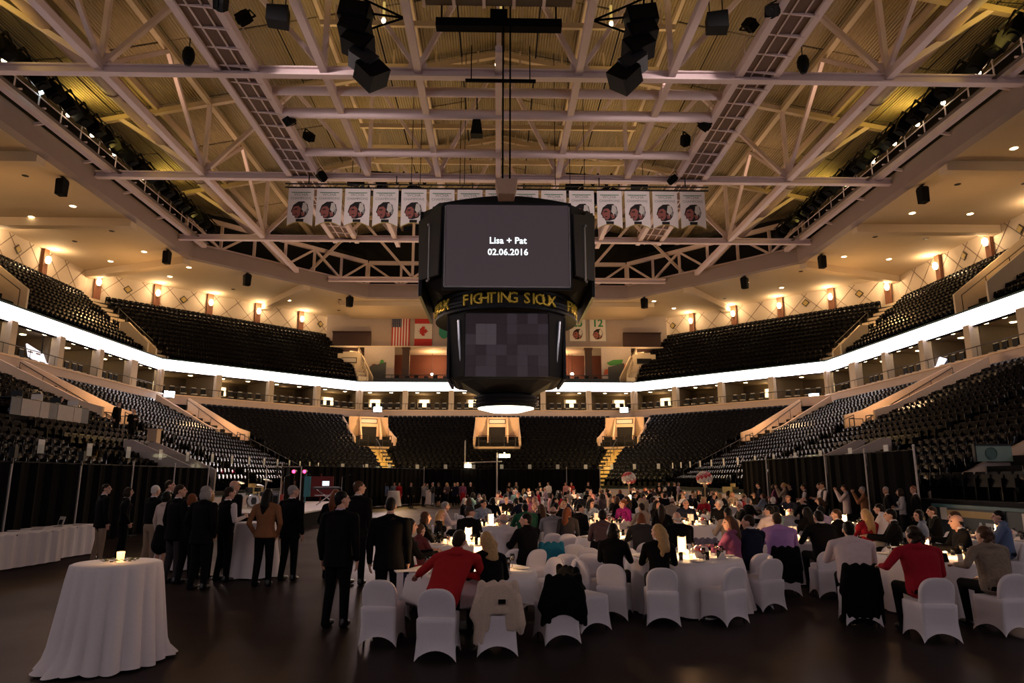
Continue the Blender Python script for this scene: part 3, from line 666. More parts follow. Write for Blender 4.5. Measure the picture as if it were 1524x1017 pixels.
# deck panels between the rafters, each a sheet of its own
rf = empty('roof_deck', (0, 38, 26), kind='structure'); rf['label'] = 'corrugated tan steel roof deck sloping up to the middle'
ys = [2, 7, 13.2, 19.5, 25.7, 32, 38.2, 44.5, 50.7, 57, 63.2, 69.5, 75]
xs = [-30.5, -27, -24, -20.5, -17, -14, -11, -8, -5.5, -2.7, 0, 2.7, 5.5, 8, 11, 14, 17, 20.5, 24, 27, 30.5]
for i in range(len(ys) - 1):
    for j in range(len(xs) - 1):
        m = MB(); y0, y1, x0, x1 = ys[i] + .06, ys[i + 1] - .06, xs[j] + .05, xs[j + 1] - .05
        dz = .03 * ((i + j) % 2)
        P = [(x0, y0, zr(x0) + .3 + dz), (x1, y0, zr(x1) + .3 + dz), (x1, y1, zr(x1) + .3 + dz), (x0, y1, zr(x0) + .3 + dz)]
        m.add(P + [(p[0], p[1], p[2] + .08) for p in P], [(0, 1, 2, 3), (7, 6, 5, 4), (0, 4, 5, 1), (1, 5, 6, 2), (2, 6, 7, 3), (3, 7, 4, 0)])
        m.build('deck_sheet', DECK, rf).location = (0, -38, -26)
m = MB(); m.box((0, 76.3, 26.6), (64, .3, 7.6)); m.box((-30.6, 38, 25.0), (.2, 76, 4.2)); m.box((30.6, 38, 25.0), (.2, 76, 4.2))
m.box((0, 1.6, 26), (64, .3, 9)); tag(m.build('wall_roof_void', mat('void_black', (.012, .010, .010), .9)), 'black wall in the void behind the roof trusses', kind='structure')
# black backing beyond the corner trusses
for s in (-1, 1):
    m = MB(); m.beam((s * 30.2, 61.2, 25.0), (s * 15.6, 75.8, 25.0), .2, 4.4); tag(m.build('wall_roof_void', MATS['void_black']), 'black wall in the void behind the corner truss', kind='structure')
# ------------------------------------------------------------------ transverse trusses
ZB = 22.5
YS = [7, 19.5, 32, 44.5, 57, 69.5]
NM = ['overhead behind the camera', 'nearest overhead', 'second from the camera', 'third from the camera, over the banners', 'fourth from the camera', 'farthest, near the end wall']
def member(t, name, a, b, w_, h_, m=TRUSS):
    mb = MB(); mb.beam(a, b, w_, h_)
    # gusset ends
    o = mb.build(name, m, t); return o
for k, y in enumerate(YS):
    xe = 28.3 if y < 59 else (28.3 - (y - 59) if y < 72 else 16)
    t = empty('roof_truss', (0, y, 0), label='long pale steel roof truss spanning the hall, %s' % NM[k], cat='truss', group=None)
    # bottom chord as an I section: two flanges and a web
    for nme, a in (('lower_flange', -.20), ('upper_flange', .20)): mb = MB(); mb.box((0, 0, ZB + a), (2 * xe, .42, .09)); mb.build(nme, TRUSS, t)
    mb = MB(); mb.box((0, 0, ZB), (2 * xe, .10, .36)); mb.build('web', TRUSS, t)
    for s in (-1, 1):
        member(t, 'top_chord', (s * xe, 0, zr(xe) - .2), (0, 0, zr(0) - .2), .34, .36, PURL)
        for x in (20.4, 9.0):
            if x < xe: member(t, 'post', (s * x, 0, ZB + .2), (s * x, 0, zr(x) - .3), .26, .26)
        for xa, xb in ((20.4, 26.5), (20.4, 14.5), (9.0, 14.5)):
            if xb < xe: member(t, 'diagonal', (s * xa, 0, ZB + .2), (s * xb, 0, zr(xb) - .3), .26, .26)
        member(t, 'diagonal', (s * 4.2, 0, ZB + .2), (0, 0, zr(0) - .5), .26, .26); member(t, 'diagonal', (s * 4.2, 0, ZB + .2), (s * 9.0, 0, zr(9) - .4), .22, .22)
        for x in (20.4, 4.2):
            if x < xe: mb = MB(); mb.prism([(-.6, 0), (.6, 0), (.35, .75), (-.35, .75)], .06, O=(s * x, .03, ZB + .2)); mb.build('gusset', TRUSS, t)
    member(t, 'post', (0, 0, ZB + .2), (0, 0, zr(0) - .3), .26, .26)
# ------------------------------------------------------------------ longitudinal chords and their webs
for s, sn in ((-1, 'left'), (1, 'right')):
    t = empty('roof_girder', (s * 20.4, 38, 0), label='long pale steel girder running away along the %s half of the roof' % sn, cat='truss')
    member(t, 'bottom_chord', (0, -34, ZB + .1), (0, 29, ZB + .1), .40, .40)
    member(t, 'top_chord', (0, -34, zr(20.4) - .2), (0, 36, zr(20.4) - .2), .36, .36, PURL)
    for y in YS[:-1]:
        member(t, 'diagonal', (0, y - 38, ZB + .3), (0, y - 38 + 6.2, zr(20.4) - .4), .24, .24)
        member(t, 'diagonal', (0, y - 38, ZB + .3), (0, y - 38 - 6.2, zr(20.4) - .4), .24, .24)
    t = empty('edge_girder', (s * 26.8, 33, 0), label='pale steel edge girder beside the %s ring beam with small struts' % sn, cat='truss')
    member(t, 'chord', (0, -30, ZB + .3), (0, 27, ZB + .3), .40, .42)
    for k in range(12): member(t, 'strut', (s * .2, -30 + 5 * k, ZB + .3), (s * 1.5, -30 + 5 * k, ZB + .1), .16, .16)
    t = empty('knee_bracing', (s * 26.8, 33, 0), label='yellowish knee braces fanning from the %s eave purlin' % sn, cat='truss')
    member(t, 'eave_purlin', (s * -1.6, -30, zr(25.2) - .7), (s * -1.6, 30, zr(25.2) - .7), .30, .5, PURL)
    for k in range(9):
        y = -27 + 6.25 * k
        member(t, 'brace', (s * -6.3, y, ZB + .5), (s * -1.6, y + 3.1, zr(25.2) - .8), .2, .2, PURL); member(t, 'brace', (s * -6.3, y + 6.25, ZB + .5), (s * -1.6, y + 3.1, zr(25.2) - .8), .2, .2, PURL)
        mb = MB(); mb.prism([(-.7, -.3), (.7, -.3), (.4, .45), (-.4, .45)], .06, O=(s * -1.6, y + 3.1, zr(25.2) - .8), U=(0, 1, 0), V=(s * .3, 0, .95)); mb.build('gusset', PURL, t)
    # catwalk
    t = empty('catwalk', (s * 13.45, 32, ZB), label='long %s roof catwalk between two pale chords with hoops and grating' % sn, cat='catwalk')
    for dx in (-.95, .95): member(t, 'chord', (dx, -28, .1), (dx, 26, .1), .36, .40)
    mb = MB(); mb.box((0, -1, .06), (1.5, 54, .05)); mb.build('grating', mat('grating_brown', (.13, .075, .055), .8), t)
    for dx in (-.33, .33): mb = MB(); mb.tube([(dx, -28, .02), (dx, 26, .02)], .05, 5); mb.build('toe_pipe', TRUSS, t)
    for k in range(36): mb = MB(); mb.beam((-.95, -27.5 + 1.5 * k, .12), (.95, -27.5 + 1.5 * k, -.08), .10, .12); mb.build('cross_bar', TRUSS, t)
    for dx in (-.9, .9):
        mb = MB(); mb.tube([(dx, -28, 1.15), (dx, 26, 1.15)], .035, 5); mb.tube([(dx, -28, .7), (dx, 26, .7)], .025, 5); mb.build('guard_rail', TRUSS, t)
        for k in range(19): mb = MB(); mb.tube([(dx, -28 + 3 * k, .2), (dx, -28 + 3 * k, 1.15)], .03, 5); mb.build('rail_post', TRUSS, t)
    # purlins up the slope
    for x in (24, 17, 11, 5.5):
        mb = MB(); mb.beam((0, 2 - 38, 0), (0, 75 - 38, 0), .24, .42); tag(mb.build('roof_purlin', PURL, loc=(s * x, 38, zr(x) + .05)), 'tan purlin under the roof deck, %s from the ridge on the %s' % (ORD[[5.5, 11, 17, 24].index(x)], sn), 'purlin')
    # air duct
    t = empty('air_duct', (s * 23.4, 38, 25.3), label='long round tan air duct with side branches along the %s roof edge' % sn, cat='duct')
    mb = MB(); mb.tube([(0, -34, 0), (0, 24, 0)], .62, 14); mb.build('duct_body', mat('duct_paint', (.30, .20, .17), .5), t, smooth=True)
    for k in range(9): mb = MB(); mb.lathe([(.64, -.06), (.68, -.06), (.68, .06), (.64, .06)], 14); o = mb.build('duct_collar', MATS['duct_paint'], t, loc=(0, -31 + 6.25 * k, 0)); o.rotation_euler = (PI / 2, 0, 0)
    for k in range(5): mb = MB(); mb.tube([(0, -28 + 12.5 * k, 0), (-s * 1.1, -28 + 12.5 * k, -.35)], .3, 10); mb.tube([(-s * 1.1, -28 + 12.5 * k, -.35), (-s * 1.3, -28 + 12.5 * k, -.42)], .38, 10); mb.build('duct_branch', MATS['duct_paint'], t)
    mb = MB()
    # inner chords
    for x, n_ in ((9.0, 'outer'), (4.15, 'inner')):
        mb = MB(); mb.beam((0, -28, 0), (0, 27, 0), .36, .38)
        o = mb.build('roof_chord', TRUSS, loc=(s * x, 32, ZB + .12)); tag(o, 'pale %s chord of the middle roof bay running away on the %s' % (n_, sn), 'beam')
    for k, y in enumerate((10.5, 17, 23.5)):     # the little zig-zag hangers beside the inner chord
        mb = MB(); mb.beam((s * 4.3, y, ZB + .3), (s * 2.0, y + 1.6, ZB + 1.4), .14, .14); mb.beam((s * 2.0, y + 1.6, ZB + 1.4), (s * 4.3, y + 3.6, ZB + .3), .14, .14); tag(mb.build('zigzag_brace', TRUSS), 'small zigzag brace beside the %s inner chord, %s from the camera' % (sn, ORD[k]), 'brace')
mb = MB(); mb.beam((0, -2, 0), (0, 25, 0), .34, .36); tag(mb.build('roof_chord', TRUSS, loc=(0, 32, ZB + .12)), 'pale middle chord under the roof ridge', 'beam')
mb = MB(); mb.beam((0, -36, 0), (0, 37, 0), .24, .42); tag(mb.build('roof_purlin', PURL, loc=(0, 38, zr(0) + .05)), 'tan ridge purlin at the top of the roof', 'purlin')
for k, (y, z, r) in enumerate(((34.2, ZB + .3, .26), (36.2, ZB + .1, .30), (40.9, ZB + .05, .27))):
    mb = MB(); mb.tube([(-12.4, 0, 0), (12.4, 0, 0)], r, 12); tag(mb.build('cross_pipe', TRUSS, loc=(0, y, z), smooth=True), 'thick pale pipe crossing the middle roof bay, %s from the camera' % ORD[k], 'pipe')
for k, y in enumerate((36, 40.3, 48, 51.4, 54, 60, 63, 66)):
    mb = MB(); mb.beam((-10.5, 0, 0), (10.5, 0, 0), .2, .34)
    for q in range(8): mb.beam((-9.6 + 2.75 * q, 0, .1), (-9.6 + 2.75 * q, 0, 1.2), .12, .12)
    tag(mb.build('ceiling_joist', PURL, loc=(0, y, 28.3)), 'tan joist with short hangers high in the middle bay, %s from the camera' % ORD[k], 'joist')
# corner and end perimeter trusses above the ring beam
def perim(name, a, b, n, lab):
    a = Vector((*a, 0)); b = Vector((*b, 0)); t = empty(name, tuple(a), label=lab, cat='truss'); d = (b - a)
    member(t, 'top_chord', (0, 0, 25.6), (d.x, d.y, 25.6), .34, .40)
    member(t, 'bottom_chord', (0, 0, 23.0), (d.x, d.y, 23.0), .30, .3)
    for k in range(n + 1):
        p = d * (k / n); member(t, 'post', (p.x, p.y, 22.9), (p.x, p.y, 25.6), .24, .24)
        if k < n:
            q = d * ((k + 1) / n)
            if k % 2 == 0: member(t, 'diagonal', (p.x, p.y, 25.5), (q.x, q.y, 23.0), .22, .22)
            else: member(t, 'diagonal', (p.x, p.y, 23.0), (q.x, q.y, 25.5), .22, .22)
perim('corner_truss', (-28.4, 59.6), (-14.6, 73.4), 6, 'diagonal steel truss over the far left corner beam')
perim('corner_truss', (28.4, 59.6), (14.6, 73.4), 6, 'diagonal steel truss over the far right corner beam')
perim('end_truss', (-14.4, 73.6), (14.4, 73.6), 8, 'steel truss over the far end beam')
# ------------------------------------------------------------------ stage light banks along both eaves
LBODY = mat('stage_light_black', (.003, .003, .003), .7, spec=.1)
BULB = mat('bulb_warm', (1, .9, .6), .5, emit=(1, .82, .5), es=12, noise=0)
HOTW = mat('bulb_white', (.8, .95, 1), .5, emit=(.6, .95, 1), es=12, noise=0)
sl = None
for s, sn in ((-1, 'left'), (1, 'right')):
    n = 0
    for k in range(30):
        y = 18.5 + k * 1.36
        if sl is None:
            sl = empty('stage_light', (0, 0, 0)); m = MB(); m.prism([(-.30, -.42), (.30, -.42), (.36, .1), (.26, .45), (-.26, .45), (-.36, .1)], .62, O=(0, .3, 0)); m.build('housing', LBODY, sl)
            m = MB(); m.box((-.42, 0, .25), (.05, .12, .8)); m.box((.42, 0, .25), (.05, .12, .8)); m.box((0, 0, .66), (.9, .12, .05)); m.build('yoke', LBODY, sl)
            m = MB(); m.box((0, 0, -.06), (.5, .5, .1)); m.lathe([(0, -.50), (.22, -.50), (.24, -.42)], 10); m.build('lens_ring', LBODY, sl); o = sl
        else: o = copy_tree(sl)
        o.scale = (1.15, 1.2, 1.2); o.location = (s * 25.5, y, 23.75); o.rotation_euler = (0, s * .55, .12 * ((k * 7) % 5 - 2))
        tag(o, 'black stage light, %s from the camera in the %s eave bank' % (ORD[k], sn), 'stage light', 'stage lights along the %s eave' % sn)
    t = empty('light_bank_rail', (s * 26.3, 38, 22.7), label='dark railing and walkway holding the %s bank of stage lights' % sn, cat='railing')
    for z in (1.15, .75): m = MB(); m.tube([(0, -22, z), (0, 21, z)], .04, 5); m.build('rail', TRUSS, t)
    m = MB(); m.tube([(-s * .9, -22, 1.75), (-s * .9, 21, 1.75)], .05, 6); m.build('lighting_pipe', DARK, t)
    m = MB(); m.box((-s * .25, -.5, -.1), (.22, 43, .06)); m.build('walkway', mat('grating_dark', (.10, .07, .055), .7), t)
    for k in range(22): m = MB(); m.box((0, -21.8 + 2 * k, .55), (.06, .06, 1.2)); m.box((-s * .2, -21.8 + 2 * k, .0), (.5, .08, .08)); m.build('rail_post', TRUSS, t)
    for k, (y, hot) in enumerate(((20.3, 0), (24.4, 0), (29.5, 0), (33.0, 0), (36.0, s < 0), (38.5, 0), (41.0, 0), (43.6, 0), (47.4, 0))):
        m = MB(); m.ball((0, 0, 0), .13, 8, 6); m.tube([(0, 0, .1), (0, 0, .4)], .05, 5); o = m.build('work_bulb', HOTW if hot else BULB, loc=(s * 26.1, y, 23.6)); tag(o, 'small glowing work lamp on the %s light bank, %s from the camera' % (sn, ORD[k]), 'lamp')
    # spotlights and bulbs on the catwalk inner side
    for k, y in enumerate((19.5, 26.5, 29.0, 36.5, 40.5, 44.0)):
        o = copy_tree(sl); o.location = (s * 12.1, y, ZB + (-.2 if k % 2 else .9)); o.rotation_euler = (.5, s * .8, k * 1.3); o.scale = (.75, .75, .75)
        tag(o, 'black spotlight clamped to the inner side of the %s catwalk, %s from the camera' % (sn, ORD[k]), 'stage light', 'spotlights on the %s catwalk' % sn)
        m = MB(); m.ball((0, 0, 0), .09, 8, 6); m.tube([(0, 0, .05), (0, 0, .3)], .04, 5); o = m.build('work_bulb', BULB, loc=(s * (13.5 + .6 * (k % 2)), y + 1.5, ZB + .5)); tag(o, 'small glowing work lamp on the %s catwalk, %s from the camera' % (sn, ORD[k]), 'lamp')
    # bulbous hanging speaker beside the catwalk
    t = empty('hanging_can', (s * 15.6, 31.2, 22.9), label='small black round speaker hung beside the %s catwalk' % sn, cat='loudspeaker')
    m = MB(); m.lathe([(0, -.75), (.22, -.72), (.4, -.3), (.42, .1), (.3, .4), (.08, .5), (0, .5)], 12); c_ = m.build('can', SPK, t, smooth=True); c_.scale = (.72, .72, .8); m = MB(); m.tube([(0, 0, .4), (0, 0, 1.9)], .03, 5); m.build('hanger', DARK, t)
    # boxes high in the middle bay
    for k, (x, y, z, w_) in enumerate(((10.2, 28.2, 22.9, .95), (11.0, 49.6, 24.6, 1.3))):
        t = empty('box_speaker', (s * x, y, z), -s * .15, 'black box loudspeaker hung in the %s roof bay, %s' % (sn, 'near' if k == 0 else 'far, above the banners'), 'loudspeaker')
        m = MB(); m.prism([(-w_ / 2, -.38), (w_ / 2, -.45), (w_ / 2, .42), (-w_ / 2, .36)], .7, O=(0, .35, 0)); m.build('cabinet', SPK, t); m = MB(); m.tube([(-.3, 0, .4), (-.3, 0, 1.6)], .03, 5); m.tube([(.3, 0, .4), (.3, 0, 1.6)], .03, 5); m.build('hanger', DARK, t)
# high-bay lamps showing through the trusses
for k, (x, y, z) in enumerate(((.1, 30.2, 24.5), (-5.6, 29.6, 23.8), (5.5, 29.6, 23.8), (-9.4, 22.5, 23.9), (9.4, 22.5, 23.9), (-.1, 33.4, 24.0))):
    t = empty('high_bay_lamp', (x, y, z), label='small glowing high bay lamp among the trusses, %s' % ['middle near', 'left of the middle', 'right of the middle', 'upper left', 'upper right', 'middle behind the black bar'][k], cat='lamp')
    m = MB(); m.ball((0, 0, 0), (.1, .1, .15), 8, 6); m.build('bulb', BULB, t); m = MB(); m.tube([(0, 0, .1), (0, 0, 1.0)], .07, 6); m.build('stem', mat('stem_yellow', (.5, .36, .1), .5, emit=(1, .7, .2), es=.5, noise=0), t)
# hoist frame for the scoreboard
t = empty('hoist_beam', (0, 28.6, 22.9), label='black scoreboard hoist beam slung between the middle chords', cat='hoist')
m = MB(); m.box((0, 0, 0), (5.9, .5, .42)); m.build('beam', BLACK, t); m = MB(); m.box((0, 0, .35), (.8, .6, .6)); m.build('winch', BLACK, t)
m = MB()
for x in (-2.7, 2.7): m.tube([(x, 0, .2), (x, 0, 5)], .05, 5)
m.build('hanger', DARK, t)
m = MB(); m.box((0, 0, 0), (3.6, .14, .14)); m.tube([(-1.5, 0, 0), (-1.5, 0, 2)], .03); m.tube([(1.5, 0, 0), (1.5, 0, 2)], .03); tag(m.build('pipe_batten', BLACK, loc=(.1, 31.6, 21.9)), 'thin black pipe batten below the near middle lamp', 'batten')
m = MB(); m.prism([(-.35, -.5), (.35, -.5), (.22, .4), (-.22, .4)], .6, O=(0, 0, 0)); m.tube([(0, -.3, .4), (0, -.3, 2.0)], .04); tag(m.build('hanging_horn', SPK, loc=(-1.25, 36.55, 21.8)), 'small black tapered speaker hung behind the near cross pipe', 'loudspeaker')
# wires down the middle bay
for k, x in enumerate((-5.9, -5.3, -2.6, -2.3, 3.9, 4.9, 5.9)):
    m = MB(); m.tube([(0, 0, 0), (0, 0, 10)], .025, 4); tag(m.build('suspension_wire', DARK, loc=(x, 43.5, 21.6)), 'thin dark suspension wire in the middle roof bay, %s from the left' % ORD[k], 'wire')
# ------------------------------------------------------------------ curved line array speakers
for s, sn in ((-1, 'left'), (1, 'right')):
    t = empty('line_array', (s * 6.75, 27.6, 20.4), 0, 'big curved black line array speaker hung at the %s of the scoreboard cables' % sn, 'loudspeaker')
    z, yv, a = 2.2, 0., -.10; xx = s * -.25
    for k in range(5):
        h_ = (.75, .72, .8, .6, .95)[k]; w_ = 1.35 - .06 * k
        M = Matrix.Rotation(s * (-.16 - .16 * k), 3, 'Y') @ Matrix.Rotation(-.12 * k, 3, 'X')
        m = MB(); m.box((0, 0, 0), (w_, .95, h_ * 1.12), M=M); m.box((0, -.5, 0), (w_ * .86, .06, h_ * .9), M=M); m.build('array_box', SPK if k != 3 else mat('speaker_panel', (.02, .022, .03), .35), t, loc=(xx, .05 * k, z)); z -= h_ * .98; xx += -s * (.02 + .17 * k * .8) * .9
    m = MB(); A = (s * -.4, .2, 2.7)
    for p in ((s * -2.4, .3, 2.3),):
        for q in ((s * .2, .3, 3.6), (s * -.1, .3, 2.6), (s * -.4, .4, 1.6)): m.tube([p, q], .05, 6)
        m.tube([p, (p[0], .3, 4.4)], .05, 6)
    m.tube([(s * -.1, .2, 2.5), (s * .1, .2, 5)], .05, 6); m.tube([(s * .3, .2, 2.5), (s * .45, .2, 5)], .05, 6); m.build('rigging', BLACK, t)
    t = empty('subwoofer_hang', (s * 5.2, 25.6, 23.2), 0, 'black square speaker hung high beside the %s line array' % sn, 'loudspeaker')
    m = MB(); m.box((0, 0, .5), (1.25, .9, 2.3)); m.box((0, 0, -.72), (1.1, .8, .16)); m.build('cabinet', SPK, t); m = MB(); m.tube([(-1.3, 0, -1.0), (1.2, 0, -1.0)], .06); m.tube([(0, 0, -1.0), (0, 0, -.7)], .05); m.tube([(0, 0, 1.6), (0, 0, 3)], .05); m.build('bracket', DARK, t)
    # far cluster behind the banners
    t = empty('speaker_cluster', (s * 7.2, 47.0, 22.6), 0, 'black tangle of speakers and rigging above the banners, %s of the scoreboard' % sn, 'loudspeaker')
    for k, (x, y, z, w_) in enumerate(((-1.6, 0, .2, 1.3), (-.4, .6, -.3, 1.0), (1.1, .2, -.1, 1.2))):
        m = MB(); m.box((0, 0, 0), (w_, .8, .9), rz=.3 * k); m.box((0, -.43, 0), (w_ * .85, .06, .7), rz=.3 * k); m.build('cabinet', SPK, t, loc=(x, y, z))
    m = MB()
    for k in range(5): a = (-2.2 + k, 0, .5); m.tube([a, (-1.8 + k, .2, 1.6)], .06, 5); m.tube([(-1.8 + k, .2, 1.6), (-1.2 + k, 0, .5)], .06, 5)
    m.tube([(-2.3, 0, 1.5), (2.6, 0, 1.2)], .06, 5); m.build('rigging', BLACK, t)
# ------------------------------------------------------------------ championship banners
BANW = mat('banner_white', (.82, .76, .75), .8, nscale=3, noise=.04); BGOLD = mat('banner_fringe', (.45, .34, .10), .7); INK = mat('print_black', (.012, .010, .012), .8); INKR = mat('print_red', (.30, .10, .085), .8); INKG = mat('print_grey', (.30, .30, .30), .8); INKGR = mat('print_green', (.02, .20, .08), .8)
def emblem(par, cx, y, cz, sc, parts=True):
    """profile head with feathers, flat print"""
    def pr(pts, m_, d, nm): mb = MB(); mb.prism([(cx + a * sc, cz + b * sc) for a, b in pts], .008, O=(0, y - d, 0)); return mb.build(nm, m_, par)
    pr([(-.52, -.1), (-.40, .30), (-.12, .52), (.22, .54), (.42, .36), (.50, .02), (.44, -.22), (.30, -.42), (-.02, -.52), (-.26, -.50), (-.30, -.36), (-.42, -.34), (-.42, -.22)], INK, 0, 'emblem_shape')
    pr([(-.48, -.12), (-.34, .20), (-.10, .26), (.05, .10), (.02, -.30), (-.10, -.46), (-.24, -.46), (-.27, -.34), (-.39, -.31), (-.39, -.20)], INKR, .012, 'emblem_face')
    pr([(.10, .04), (.16, .44), (.34, .46), (.44, .12), (.34, -.10), (.20, -.08)], WHT, .012, 'emblem_feather')
    pr([(.06, -.12), (.14, -.40), (.30, -.34), (.30, -.14)], INKR, .012, 'emblem_mark'); pr([(.32, -.02), (.38, -.26), (.46, -.1), (.46, .14)], INKG, .012, 'emblem_mark')
    pr([(.18, -.02), (.24, -.24), (.28, -.02)], WHT, .016, 'emblem_mark'); pr([(-.36, .04), (-.18, .10), (-.12, .02), (-.30, .0)], INK, .018, 'emblem_eye'); pr([(-.30, -.30), (-.16, -.30), (-.12, -.24), (-.26, -.25)], INK, .018, 'emblem_mouth')
def banner():
    t = empty('banner', (0, 0, 0))
    o = [(-.86, 0), (.86, 0), (.86, -2.72)] + [(.86 - 1.72 * k / 10, -2.72 + .30 * math.sin(PI * k / 10)) for k in range(1, 10)] + [(-.86, -2.72)]
    m = MB(); m.prism(o[::-1], .03, O=(0, 0, 0)); m.build('cloth', BANW, t)
    m = MB()
    for k in range(10):
        a = (.86 - 1.72 * k / 10, -.04, -2.74 + .30 * math.sin(PI * k / 10)); b = (.86 - 1.72 * (k + 1) / 10, -.04, -2.74 + .30 * math.sin(PI * (k + 1) / 10)); m.beam(a, b, .03, .05)
    m.build('fringe', BGOLD, t); m = MB(); m.tube([(-.9, 0, .02), (.9, 0, .02)], .04, 6); m.build('hem_rod', INK, t)
    for txt, z, sz in (('WCHA', -.46, .30), ('CHAMPIONS', -.74, .25)): o = text_mesh(txt, sz, INKG, 'lettering', t, .004); o.location = (0, -.045, z); o.rotation_euler = (PI / 2, 0, 0)
    m = MB(); m.box((0, -.04, -.30), (1.3, .01, .045)); m.build('printed_line', INKGR, t)
    emblem(t, -.02, -.04, -1.58, 1.16)
    m = MB(); m.box((0, -.04, -2.32), (.52, .012, .2)); m.build('date_box', INK, t)
    return t
bar = empty('banner_bar', (0, 44.15, 21.55), label='long dark truss bar carrying the row of white banners', cat='bar')
for dz in (0, .26): m = MB(); m.tube([(-14.6, 0, dz), (14.6, 0, dz)], .05, 6); m.build('pipe', DARK, bar)
for k in range(54): m = MB(); m.beam((-14.5 + .54 * k, 0, 0), (-14.23 + .54 * k, 0, .26), .03, .03); m.build('lacing', BGOLD if k % 2 else DARK, bar)
for x in (-13, -7, 7, 13): m = MB(); m.tube([(x, 0, .26), (x, 0, .9)], .04, 6); m.build('hanger', DARK, bar)
b0 = banner()
for k in range(15):
    o = b0 if k == 0 else copy_tree(b0)
    o.location = (-13.45 + 1.92 * k, 44.1, 21.45)
    yr = str((1951, 1958, 1963, 1965, 1967, 1979, 1980, 1982, 1987, 1997, 1967, 1963, 1965, 1958, 1965)[k])
    tag(o, 'white hanging banner with a printed profile emblem, %s from the left in the row' % ORD[k], 'banner', 'banners hung in a row behind the scoreboard')
for k, (x, num) in enumerate(((9.0, '23'), (11.5, '12'))):
    t = empty('number_banner', (x + .9, 82.35, 21.7), label='white number banner with a green heading on the far wall, the %s one' % ('left' if k == 0 else 'right'), cat='banner')
    m = MB(); m.box((0, 0, -1.6), (2.15, .03, 3.3)); m.build('border', INKG, t); m = MB(); m.box((0, -.03, -1.6), (1.95, .03, 3.1)); m.build('cloth', WHT, t); m = MB(); m.box((0, -.05, -.22), (1.8, .01, .16)); m.build('heading', INKGR, t)
    o = text_mesh(num, 1.35, INKGR, 'lettering', t, .01, .03); o.location = (0, -.07, -.92); o.rotation_euler = (PI / 2, 0, 0); emblem(t, 0, -.06, -2.3, 1.25)

t = empty('winch_platform', (0, 25.4, 23.1), label='dark ribbed winch platform under the roof above the scoreboard', cat='platform')
m = MB(); m.box((0, 0, .1), (7.0, 4.4, .1)); m.build('deck', MATS['grating_dark'], t)
for k in range(6): m = MB(); m.box((-3.4 + 1.36 * k, 0, 0), (.14, 4.4, .16)); m.build('rib', TRUSS, t)
m = MB()
for x in (-3.3, 3.3):
    for y in (-2, 2): m.tube([(x, y, .1), (x, y, 7)], .05, 5)
m.build('hanger', TRUSS, t)
# ------------------------------------------------------------------ centre hung scoreboard
SBX, SBY = .38, 30.0
BOARD = mat('board_black', (.005, .005, .006), .6, spec=.25); BOARD2 = mat('board_panel', (.008, .009, .014), .5, spec=.3)
SCREEN = mat('screen_grey', (.02, .016, .018), .4, emit=(.042, .029, .032), es=1, noise=0)
GLOWT = mat('screen_text', (1, 1, 1), .5, emit=(.85, .97, 1.0), es=1.5, noise=0)
GOLDT = mat('gold_letters', (.75, .50, .08), .25, metal=.9, noise=.1, emit=(1, .6, .08), es=.06)
SILV = mat('frame_silver', (.45, .45, .48), .35, metal=.6)
sb = empty('scoreboard', (SBX, SBY, 5), label='big black eight sided hanging scoreboard with lit message screen', cat='scoreboard')
def octo(h, c, z):  # half size h, chamfer c
    return [(-h + c, -h, z), (h - c, -h, z), (h, -h + c, z), (h, h - c, z), (h - c, h, z), (-h + c, h, z), (-h, h - c, z), (-h, -h + c, z)]
def stack(levels, m, name, par):
    mb = MB(); n = len(levels[0]); V = [p for l in levels for p in l]; F = []
    for k in range(len(levels) - 1):
        for i in range(n): j = (i + 1) % n; F.append((k * n + i, k * n + j, (k + 1) * n + j, (k + 1) * n + i))
    F.append(tuple(range(n))[::-1]); F.append(tuple(range((len(levels) - 1) * n, len(levels) * n))); mb.add(V, F); return mb.build(name, m, par)
up = stack([octo(2.75, .95, 4.62), octo(3.42, 1.0, 5.0), octo(3.60, 1.03, 8.05)], BOARD, 'upper_body', sb)
